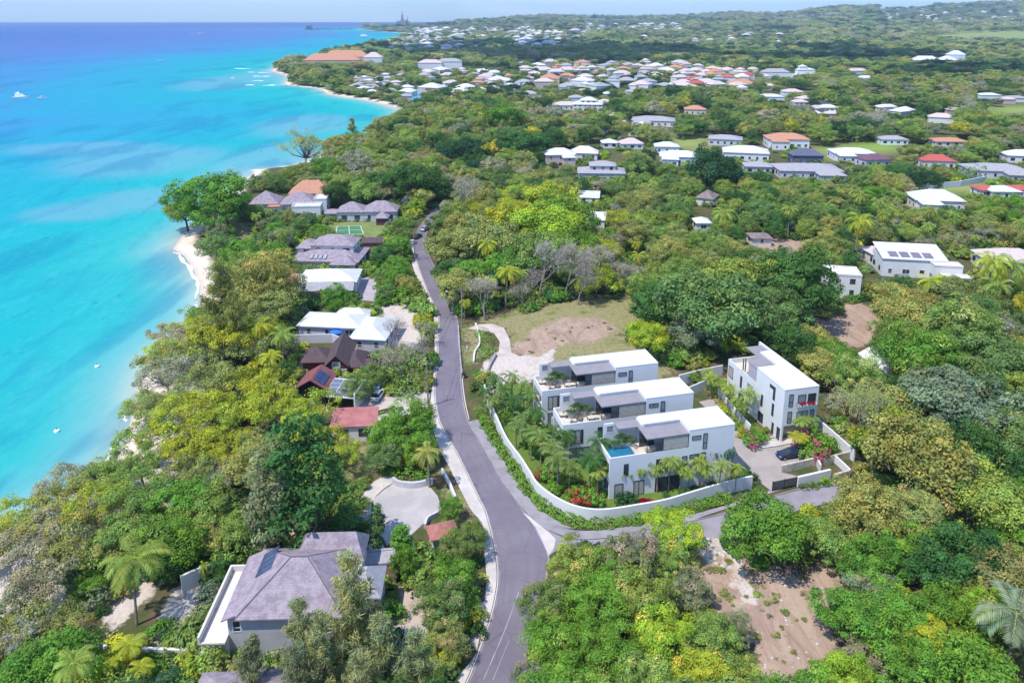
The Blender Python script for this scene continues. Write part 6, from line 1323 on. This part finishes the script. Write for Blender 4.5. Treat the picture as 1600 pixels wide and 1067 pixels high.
# far woods thin into bigger clumps with distance
def farfill(ymin, ymax, step, s0, s1):
    g = np.random.default_rng(int(ymin)); y = ymin; XX, YY = [], []
    while y < ymax:
        st = step*(y/ymin)**.75; w = .79*y*1.03; n = int(2*w/st); XX.append(g.uniform(-w, w, n)); YY.append(y+g.uniform(-st/2, st/2, n)); y += st*.85
    X = np.concatenate(XX); Y = np.concatenate(YY); sd = sdpoly(X, Y, sea_poly); ok = sd > 7; X, Y = X[ok], Y[ok]; Z = ground_z(X, Y, sd[ok])
    big = np.sin(X*.006+1.3)*np.cos(Y*.0043+X*.002)+np.sin(X*.017+Y*.011)*.6
    for x, yy, z, b_ in zip(X, Y, Z, big):
        px, py = Q(x, yy, z)
        if px < -60 or px > 1660: continue
        f = (yy/ymin)**.6; s = rf_.uniform(s0, s1)*f; thin = any(a <= px <= c_ and b <= py <= d_ for a, b, c_, d_ in THIN)
        if yy < 1600 and blocked(x, yy, 5*s*.6, 8*s*.5, .3): continue
        if any(inpoly(px, py, q) for q in Z_FIELD): continue
        if thin and rf_.random() < .45: continue
        if thin: s *= .66
        r_ = rf_.random()+b_*.22
        code = 'N' if r_ < .07 else 'D' if r_ < .2 else 'T' if r_ < .4 else 'O' if r_ < .68 else 'P' if r_ < .86 else 'K' if r_ < 1.02 else 'R' if r_ < 1.06 else 'K'
        kind = 'sparse' if code == 'K' and rf_.random() < .4 else 'broadleaf'
        c0 = jit(TINT[code], .22); gy = min(1, max(0, (yy-600)/1200)); lum = sum(c0)/3; c0 = tuple((v*(1-.22*gy)+lum*.22*gy)*(1+.35*gy) for v in c0); mp(x, yy, z-.3*s, kind, rf_.randrange(len(PROTO[kind])), s, s*rf_.uniform(.7, 1.)/f**.5, c0)  # distance haze painted into the leaf tint: paler and greyer farther off
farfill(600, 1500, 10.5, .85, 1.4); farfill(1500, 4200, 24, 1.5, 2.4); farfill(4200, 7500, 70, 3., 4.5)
fc = smooth_path(PP([(560, 209), (600, 199), (628, 186), (640, 176), (628, 168), (607, 162), (575, 153), (540, 148), (512, 143), (500, 136), (470, 133), (448, 131), (455, 121), (432, 112)], 0), 14)
for X, Y in fc:      # shoreline trees of the far bay, broken by gaps
    for _ in range(3):
        if rf_.random() < .42: continue
        s = rf_.uniform(.45, .95); x, y = X+rf_.uniform(-2, 16), Y+rf_.uniform(-6, 6)
        if shore(x, y) > 3: mp(x, y, -.5, 'broadleaf', rf_.randrange(4), s, s*.8, jit(TINT[rf_.choice('OTPDK')], .2))
print('woodland instances', len(pts))
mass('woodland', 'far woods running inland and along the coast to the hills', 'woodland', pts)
pts = []
def under(ymin, ymax, n, s0, s1):
    for _ in range(n):
        Y = rf_.uniform(ymin**.5, ymax**.5)**2; X = rf_.uniform(-.74, .74)*Y*1.03; px, py = Q(X, Y, 0)
        if not (-40 < px < 1640) or py > 1120: continue
        s = rf_.uniform(s0, s1)
        if blocked(X, Y, 1.7*s, 1.8*s, .12) or shore(X, Y) < 13: continue
        coast_ = inpoly(px, py, PAL[0][0])
        if coast_ and rf_.random() < .6: continue
        code = rf_.choice('GPTODYSP' if not coast_ else 'OKPD'); mp(X, Y, -.1, 'shrub', rf_.randrange(3), s, s*rf_.uniform(.6, 1.1), jit(TINT[code], .25))
under(45, 130, 2600, .55, 1.3); under(130, 330, 5200, .8, 1.7)
for _ in range(2600):      # garden shrubs round the houses by the beach and inland
    px, py = (rf_.uniform(380, 660), rf_.uniform(262, 480)) if rf_.random() < .55 else (rf_.uniform(830, 1620), rf_.uniform(215, 330))
    X, Y = P(px, py); s = rf_.uniform(.7, 1.6)
    if shore(X, Y) < 14 or blocked(X, Y, 1.4*s, 1.2*s, .12, 1): continue
    mp(X, Y, -.1, 'shrub', rf_.randrange(3), s, s*.8, jit(TINT[rf_.choice('GPTLSPT')], .2))
for pl in Z_DIRT[:2]+Z_PALE[2:3]:      # weeds and tufts on the bare lots
    for _ in range(60 if pl is not Z_DIRT[1] else 170):
        px = rf_.uniform(min(a[0] for a in pl), max(a[0] for a in pl)); py = rf_.uniform(min(a[1] for a in pl), max(a[1] for a in pl))
        if not inpoly(px, py, pl) or rf_.random() < .45: continue
        X, Y = P(px, py); s = rf_.uniform(.1, .34); mp(X, Y, 0, 'shrub', rf_.randrange(3), s, s*rf_.uniform(.4, .9), jit(TINT[rf_.choice('OKPO')], .2))
print('undergrowth', len(pts))
mass('undergrowth', 'low scrub growing between the trees', 'undergrowth', pts)
# ================================================================ VEHICLES, POLES, BOATS
TYRE = M('tyre_rubber', (.02, .02, .02), .9, .1); RIM = M('wheel_rim', (.45, .45, .46), .35, .05, metal=.7)
LAMP = glassy('lamp_glass', (.6, .6, .6), .1); TAIL = glassy('tail_lamp_glass', (.3, .01, .01), .15)
def carpaint(name, c):
    m, n, b = nt(name); setc(n, b, c); b.inputs['Roughness'].default_value = .3; b.inputs['Coat Weight'].default_value = .6; b.inputs['Coat Roughness'].default_value = .06; b.inputs['Metallic'].default_value = .2; return m
def car(label, loc, rot, paint, group=None, estate=False):
    r = thing('car', label, 'car', (*loc, .06), rot, group); L, W = 4.5, 1.8
    prof = [(-2.25, .35), (-2.2, .75), (-2.05, .95), (-1.0, 1.0), (.95, 1.0), (1.9, .86), (2.2, .68), (2.25, .35)]
    m = MB(); k = len(prof)
    sec = [(.86, 0), (.9, .0)]
    vs = []
    for s in (-1, 1):
        for ins, dz in ((1.0, 0.), ): vs += [(x, s*W/2*(1-.10*(abs(x)/2.25)**3)*(.93 if z > .9 else 1.), z) for x, z in prof]
    m.add(vs, [tuple(range(k)), tuple(range(2*k-1, k-1, -1))]+[(i, i+k, (i+1) % k+k, (i+1) % k) for i in range(k)])
    b = m.build('body', paint, r); bv = b.modifiers.new('bevel', 'BEVEL'); bv.width = .09; bv.segments = 3
    xr = -2.0 if estate else -1.75
    cab = [(xr, 1.0, .78), (-1.15, 1.42, .6), (.1, 1.46, .6), (1.05, 1.0, .78)]
    vs = [(x, s*w, z-.02) for s in (-1, 1) for x, z, w in cab]
    MB().add(vs, [(0, 1, 2, 3), (7, 6, 5, 4), (0, 4, 5, 1), (2, 6, 7, 3)]).build('windows', GLASS, r)
    MB().add([(-1.2, -.6, 1.405), (.14, -.6, 1.445), (.14, .6, 1.445), (-1.2, .6, 1.405), (-1.1, -.52, 1.47), (.05, -.52, 1.5), (.05, .52, 1.5), (-1.1, .52, 1.47)], [(4, 5, 6, 7), (0, 1, 5, 4), (1, 2, 6, 5), (2, 3, 7, 6), (3, 0, 4, 7)]).build('roof', paint, r)
    for x in (-1.4, 1.42):
        for s in (-1, 1):
            y0, y1 = (s*.70, s*.91) if s > 0 else (s*.91, s*.70)
            w = MB().tube([(x, y0, .31), (x, y1, .31)], .31, 14).build('wheel', TYRE, r)
            MB().tube([(x, s*.9, .31), (x, s*.925, .31)], .2, 10).build('rim', RIM, w)
    for s in (-1, 1):
        MB().box(2.08, 2.2, s*.62-.2, s*.62+.2, .6, .74).build('headlight', LAMP, r); MB().box(-2.27, -2.16, s*.66-.17, s*.66+.17, .66, .82).build('tail_light', TAIL, r)
    return r
a0, b0 = P(1213, 717), P(1254, 711)
car('dark blue saloon parked on the villa drive', ((a0[0]+b0[0])/2, (a0[1]+b0[1])/2), math.atan2(b0[1]-a0[1], b0[0]-a0[0])+math.pi, carpaint('dark_blue_paint', (.012, .025, .07)))
WP = carpaint('white_paint', (.7, .7, .7)); SP = carpaint('silver_paint', (.4, .43, .46))
car('white car parked in the court below the red gabled house', P(591, 621), rad(80), WP); car('silver blue car parked just behind the white one in the court', P(591, 612), rad(85), carpaint('pale_blue_paint', (.2, .32, .5)))
car('pale car driving at the far bend of the main road', P(664, 360), rad(72), SP)
car('dark car behind the walls at the car court', P(568, 606), rad(10), carpaint('charcoal_paint', (.05, .05, .055)))
car('dark car at the pavement edge beyond the far bend', P(652, 372), rad(70), carpaint('black_paint', (.02, .02, .025)))
car('white car half hidden by trees on the sandy drive', P(617, 1012), rad(75), WP); car('second white car lower on the sandy drive', P(613, 1035), rad(80), WP)
car('dark car among bushes below the pink red roof', P(538, 652), rad(15), carpaint('graphite_paint', (.08, .09, .11)))
# utility poles and wires
POLES = [(706, 487, 'pole nearest the tree shade'), (715, 490, ''), (722, 507, ''), (669, 636, ''), (676, 700, ''), (713, 455, ''), (648, 408, '')]
PL = ['wooden utility pole furthest left of the cluster by the dirt lot', 'wooden utility pole in the middle of the cluster by the dirt lot', 'wooden utility pole nearest the dirt track', 'wooden utility pole on the pavement beside the round green tree', None, 'wooden utility pole standing in front of the roadside trees', 'utility pole on the left pavement at the far bend']
tops = []
for (px, py, _), lab in zip(POLES, PL):
    if lab is None: continue
    x, y = P(px, py); r = thing('utility_pole', lab, 'utility pole', (x, y, 0), random.uniform(-.3, .3), 'utility poles along the main road')
    h = 9.2; MB().tube([(0, 0, -.4), (0, 0, h)], [.17, .11], 8).build('pole', PBARK, r); MB().box(-1.0, 1.0, -.06, .06, h-.6, h-.48).build('crossarm', PBARK, r)
    for k in (-.85, 0, .85): MB().tube([(k, 0, h-.48), (k, 0, h-.25)], .05, 6).build('insulator', STEEL, r)
    if px in (706, 722): MB().tube([(.25, .1, h-2.4), (.25, .1, h-1.5)], .22, 10).build('transformer', STEEL, r)
    tops.append((x, y, h-.3))
def wire(a, b, lab):
    m = MB(); n = 10
    for off in (-.5, .5): m.tube([(a[0]+(b[0]-a[0])*i/n+off, a[1]+(b[1]-a[1])*i/n, a[2]+(b[2]-a[2])*i/n-4*.9*(i/n)*(1-i/n)) for i in range(n+1)], .03, 4)
    tag(m.build('power_line', DARKM), lab, 'power line')
wire(tops[0], tops[2], 'pair of sagging wires across the pole cluster'); wire(tops[2], tops[3], 'long sagging wires from the pole cluster to the pavement pole'); wire(tops[0], tops[5], 'wires running up the far bend of the road')
def lamp_post(label, px, py, h, heads):
    r = thing('lamp_post', label, 'lamp post', P3(px, py)); MB().tube([(0, 0, 0), (0, 0, h)], [.09, .06], 8).build('post', STEEL, r)
    MB().tube([(0, 0, h), (-.5, 0, h+.2), (-1.2, 0, h+.25)], .04, 6).build('arm', STEEL, r); MB().box(-1.7, -1.1, -.14, .14, h+.18, h+.3).build('lamp_head', WHITE, r)
lamp_post('street lamp on the right kerb beside the tree shadows', 708, 500, 7, 1)
bn = thing('litter_bin', 'black bin on the pale pavement left of the junction', 'bin', P3(755, 847, .12)); MB().tube([(0, 0, 0), (0, 0, 1.0)], [.3, .36], 12).build('body', DARKM, bn); MB().tube([(0, 0, 1.0), (0, 0, 1.1)], [.38, .3], 12).build('lid', DARKM, bn)
bn = thing('litter_bin', 'dark bin on the right verge before the rear villa', 'bin', P3(725, 590)); MB().box(-.35, .35, -.4, .4, .1, 1.0).build('body', DARKM, bn); MB().box(-.38, .38, -.43, .43, 1.0, 1.1).build('lid', DARKM, bn)
for i, (px, py, lb) in enumerate(((730, 545, 'white bollard on the green verge by the dirt track'), (1243, 700, 'x'))):
    if lb != 'x':
        q = thing('bollard', lb, 'bollard', P3(px, py)); MB().tube([(0, 0, 0), (0, 0, .7)], .14, 8).build('post', WHITE, q); MB().tube([(0, 0, .7), (0, 0, .85)], [.16, .03], 8).build('cap', WHITE, q)
for i, (px, py, c, lb) in enumerate(((1078, 776, REDT, 'red flower bed at the foot of the front villa behind the white wall'), (1004, 785, REDT, 'crimson flower bed near the garage doors of the front villa'))):
    g_ = PROTO['shrub'][i][0]; o = bpy.data.objects.new('flower_bed', g_); COL.objects.link(o); o.location = (*P(px, py), .0); o.scale = (.75, .25, .35); o.rotation_euler.z = AZ; o.color = (.42, .012, .05, 1); tag(o, lb, 'flower bed')
# stepping stones and steps
for i in range(5):
    a = P(1200+i*2.6, 672+i*3.6); tag(MB().box(-.55, .55, -.2, .2, .0, .09).build('stepping_stone', CONC, None, (a[0], a[1], .03), AZ), 'white stepping stone on the path to the flower box villa, %s from its door' % ordinal(i+1), 'stepping stone', 'stepping stones')
# rocks and rubble by the side road
rk = random.Random(5)
cs = bmesh.new(); bmesh.ops.create_icosphere(cs, subdivisions=1, radius=1)
base = [(v.co.x, v.co.y, v.co.z) for v in cs.verts]; bf = [tuple(v.index for v in f.verts) for f in cs.faces]; cs.free()
ROCKM = M('pale_rock', (.55, .5, .46), .95, .2, 2.)
m = MB()
for i in range(70):
    px = rk.gauss(1118, 14); py = 842+rk.random()*42+(px-1118)*.3; s = rk.uniform(.12, .5); x, y = P(px, py)
    m.add([(x+a*s*rk.uniform(.8, 1.2), y+b*s*rk.uniform(.8, 1.2), c*s*.6) for a, b, c in base], bf)
tag(m.build('rubble', ROCKM), 'spill of pale rubble between side road and brown clearing', 'rubble', None, 'stuff')
stn = MB()
for pl in Z_DIRT[:2]+Z_PALE[1:3]:
    for _ in range(110):
        px = rk.uniform(min(a[0] for a in pl), max(a[0] for a in pl)); py = rk.uniform(min(a[1] for a in pl), max(a[1] for a in pl))
        if not inpoly(px, py, pl): continue
        s = rk.uniform(.05, .22); x, y = P(px, py); stn.add([(x+a*s*rk.uniform(.8, 1.2), y+b*s, c*s*.6) for a, b, c in base], bf)
tag(stn.build('stones', ROCKM), 'loose stones scattered over the bare lots', 'stones', None, 'stuff')
br = MB()
for i in range(60):
    x, y = P(1247+rk.gauss(0, 14), 885+rk.gauss(0, 5)); a = rk.uniform(0, 3.14); l = rk.uniform(.5, 1.6)
    br.tube([(x-math.cos(a)*l, y-math.sin(a)*l, .05), (x, y, rk.uniform(.1, .5)), (x+math.cos(a)*l, y+math.sin(a)*l, .1)], [.05, .04, .015], 4)
tag(br.build('brush_pile', BARK), 'dark heap of cut branches in the brown clearing', 'brush pile')
# boats
HULL = M('white_gelcoat', (.8, .8, .8), .3, .03)
def boat(name, label, px, py, L, kind, rot, cat='boat', group=None):
    x, y = P(px, py, SEA); r = thing(name, label, cat, (x, y, SEA), rot, group); B = L*.3
    def hull(y0, w, l, h):
        n = 9; top = [(-l/2+l*i/(n-1), w/2*min(1, 1.25*(1-(i/(n-1))**2.6)+.02)) for i in range(n)]
        ring = [(a, y0-b, h*(1+.25*(i/(n-1)))) for i, (a, b) in enumerate(top)]+[(a, y0+b, h*(1+.25*(i/(n-1)))) for i, (a, b) in list(enumerate(top))[::-1]]
        bot = [(a*.92, y0+(b-y0)*.55, -.25) for a, b, c in ring]; k = len(ring)
        return ring+bot, [tuple(range(k)), tuple(range(2*k-1, k-1, -1))]+[(i, i+k, (i+1) % k+k, (i+1) % k)[::-1] for i in range(k)]
    if kind == 'cat':
        for s in (-1, 1): MB().add(*hull(s*L*.2, L*.16, L, L*.13)).build('hull', HULL, r)
        MB().box(-L*.35, L*.3, -L*.2, L*.2, L*.10, L*.16).build('deck', HULL, r); MB().add([(-L*.3, -L*.2, L*.16), (L*.2, -L*.2, L*.16), (L*.2, L*.2, L*.16), (-L*.3, L*.2, L*.16), (-L*.3, -L*.18, L*.32), (L*.05, -L*.16, L*.32), (L*.05, L*.16, L*.32), (-L*.3, L*.18, L*.32)], [(4, 5, 6, 7), (0, 1, 5, 4), (1, 2, 6, 5), (2, 3, 7, 6), (3, 0, 4, 7)]).build('cabin', HULL, r)
        MB().box(-L*.29, L*.09, -L*.185, L*.185, L*.2, L*.25).build('windows', GLASS, r); MB().tube([(0, 0, L*.3), (0, 0, L*.75)], L*.012, 6).build('mast', STEEL, r); MB().add([(-.1*L, -.05, L*.34), (-.42*L, .05, L*.36), (-.05*L, 0, L*.5)], [(0, 1, 2)]).build('boom_cover', HULL, r)
    elif kind == 'ship':
        MB().add(*hull(0, L*.2, L, L*.09)).build('hull', HULL, r)
        for i in range(3): MB().box(-L*(.34-.04*i), L*(.26-.08*i), -L*(.085-.012*i), L*(.085-.012*i), L*(.085+.05*i), L*(.135+.05*i)).build('deck_house', HULL, r)
        MB().tube([(-L*.05, 0, L*.2), (-L*.06, 0, L*.32)], L*.025, 8).build('funnel', GREYW, r)
    else:
        MB().add(*hull(0, L*.32, L, L*.12)).build('hull', HULL, r)
        MB().box(-L*.2, L*.12, -L*.1, L*.1, L*.12, L*.25).build('cabin', HULL, r); MB().box(-L*.19, L*.13, -L*.105, L*.105, L*.17, L*.22).build('windows', GLASS, r)
boat('catamaran', 'white catamaran at anchor far left on the turquoise water', 33, 154, 13, 'cat', .2); boat('motor_boat', 'small white motor boat right of the catamaran', 66, 154.5, 9, 'm', .1)
for px_, py_, lb_ in ((89, 674, 'white mooring buoy alone on the near turquoise water'), (152, 573, 'white mooring buoy off the coastal trees, the farther one')):
    q = thing('mooring_buoy', lb_, 'buoy', P3(px_, py_, SEA)); MB().tube([(0, 0, -.3), (0, 0, -.05), (0, 0, .25), (0, 0, .42)], [.3, .5, .48, .2], 12).build('float', HULL, q); MB().tube([(0, 0, .42), (0, 0, .75)], .06, 6).build('post', DARKM, q)
boat('motor_boat', 'white speedboat far out beneath the sea horizon', 314, 53, 30, 'm', 0); boat('ship', 'white ship off the distant headland', 570, 59, 48, 'ship', .1); boat('motor_boat', 'dark low boat on the open sea', 251, 96, 11, 'm', .1)
surf(PP([(298, 53.3), (310, 53.3), (313, 53.2)], SEA), 20, 77)
# ================================================================ AIR, LIGHT, CAMERA
hz = MB().box(-17500, 12000, -800, 15000, -4.2, 330); hz.v = hz.v
hm = bpy.data.materials.new('haze_air'); hm.use_nodes = True; n = hm.node_tree; n.nodes.clear()
out = n.nodes.new('ShaderNodeOutputMaterial'); pv = n.nodes.new('ShaderNodeVolumePrincipled'); pv.inputs['Color'].default_value = (.62, .78, 1., 1); pv.inputs['Density'].default_value = .00009; pv.inputs['Anisotropy'].default_value = .2
n.links.new(pv.outputs[0], out.inputs['Volume'])
hzo = hz.build('haze', hm); tag(hzo, None, None, None, 'stuff')
EL, AZS = rad(62), math.atan2(-.80, -.60)      # sun: high, over the sea side (left)
sd_ = Vector((math.sin(AZS)*math.cos(EL), math.cos(AZS)*math.cos(EL), math.sin(EL)))
sun = bpy.data.lights.new('sun', 'SUN'); sun.energy = 3.5; sun.angle = rad(.5); sun.color = (1, .955, .88)
so = bpy.data.objects.new('sun', sun); COL.objects.link(so); so.rotation_euler = (-sd_).to_track_quat('-Z', 'Y').to_euler(); so.location = (0, 0, 900)
# clouds: one cumulus group drifting above each of the shaded woods
CLOUDM = M('cloud_white', (.85, .86, .88), 1., .02)
def cloud(label, px0, px1, py0, py1, seed):
    g = random.Random(seed); a, b = P(px0, py1), P(px1, py0); alt = 1100.; ca = (P(px0, (py0+py1)/2)[0]+P(px1, (py0+py1)/2)[0])/2; cy_ = (P(800, py1)[1]+P(800, py0)[1])/2
    w = abs(P(px1, (py0+py1)/2)[0]-P(px0, (py0+py1)/2)[0])/2; d = abs(P(800, py0)[1]-P(800, py1)[1])/2
    off = sd_*(alt/sd_.z); m = MB(); bmx = bmesh.new(); bmesh.ops.create_icosphere(bmx, subdivisions=3, radius=1); bs = [v.co.copy() for v in bmx.verts]; fs = [tuple(v.index for v in f.verts) for f in bmx.faces]; bmx.free()
    for i in range(34):
        t = g.uniform(0, 6.28); q = math.sqrt(g.random()); x = ca+off.x+math.cos(t)*w*q; y = cy_+off.y+math.sin(t)*d*q; s = min(w, d)*g.uniform(.22, .42); ph = [g.uniform(0, 6) for _ in range(3)]
        m.add([(x+p.x*s*1.4*(1+.15*math.sin(5*p.y+ph[0])), y+p.y*s*(1+.15*math.sin(6*p.x+ph[1])), alt+p.z*s*.45*(1+.2*math.sin(7*p.x+5*p.y+ph[2]))) for p in bs], fs)
    o = m.build('cloud', CLOUDM, smooth=True); tag(o, label, 'cloud', None, 'structure')
cloud('fair weather cloud shading the far right wood', 1265, 1640, 74, 140, 1)
cloud('fair weather cloud shading the wood behind the terrace rows', 640, 1060, 68, 98, 2)
cloud('fair weather cloud over the distant headland', 610, 730, 36, 50, 3)
wd = bpy.data.worlds.new('World'); SC.world = wd; wd.use_nodes = True; n = wd.node_tree; bg = n.nodes['Background']
sky = n.nodes.new('ShaderNodeTexSky'); sky.sky_type = 'NISHITA'; sky.sun_disc = False; sky.sun_elevation = EL; sky.sun_rotation = AZS; sky.air_density = 1.; sky.dust_density = .3; sky.ozone_density = 1.5
tc = n.nodes.new('ShaderNodeTexCoord')
cn = noise(n, 5, 7, .62, mapping(n, tc.outputs['Generated'], (1, 1, 9)), .3)
cm = mth(n, 'MULTIPLY', sstep(n, cn, .5, .68), .75)
n.links.new(mix(n, cm, mix(n, 1., sky.outputs[0], (.68, .95, 1.3), 'MULTIPLY'), (5.4, 6.3, 7.6)), bg.inputs[0]); bg.inputs[1].default_value = .15
cam = bpy.data.cameras.new('camera'); cam.lens = 36*F/1600; cam.sensor_width = 36; cam.sensor_fit = 'HORIZONTAL'; cam.shift_y = -(533.5-YC)/1600; cam.clip_start = 1; cam.clip_end = 40000
co_ = bpy.data.objects.new('camera', cam); COL.objects.link(co_); co_.location = (0, 0, H); co_.rotation_euler = (math.pi/2-TH, 0, 0); SC.camera = co_
SC.view_settings.view_transform = 'Standard'; SC.view_settings.look = 'None'; SC.view_settings.exposure = .55; SC.view_settings.gamma = 1
cy = SC.cycles; cy.max_bounces = 6; cy.diffuse_bounces = 4; cy.glossy_bounces = 2; cy.transmission_bounces = 2; cy.transparent_max_bounces = 4; cy.volume_bounces = 0; cy.use_denoising = True; cy.sample_clamp_indirect = 4
cy.caustics_reflective = False; cy.caustics_refractive = False; cy.use_adaptive_sampling = True; cy.adaptive_threshold = .015
try: cy.denoiser = 'OPENIMAGEDENOISE'; cy.denoising_input_passes = 'RGB_ALBEDO_NORMAL'
except Exception: pass
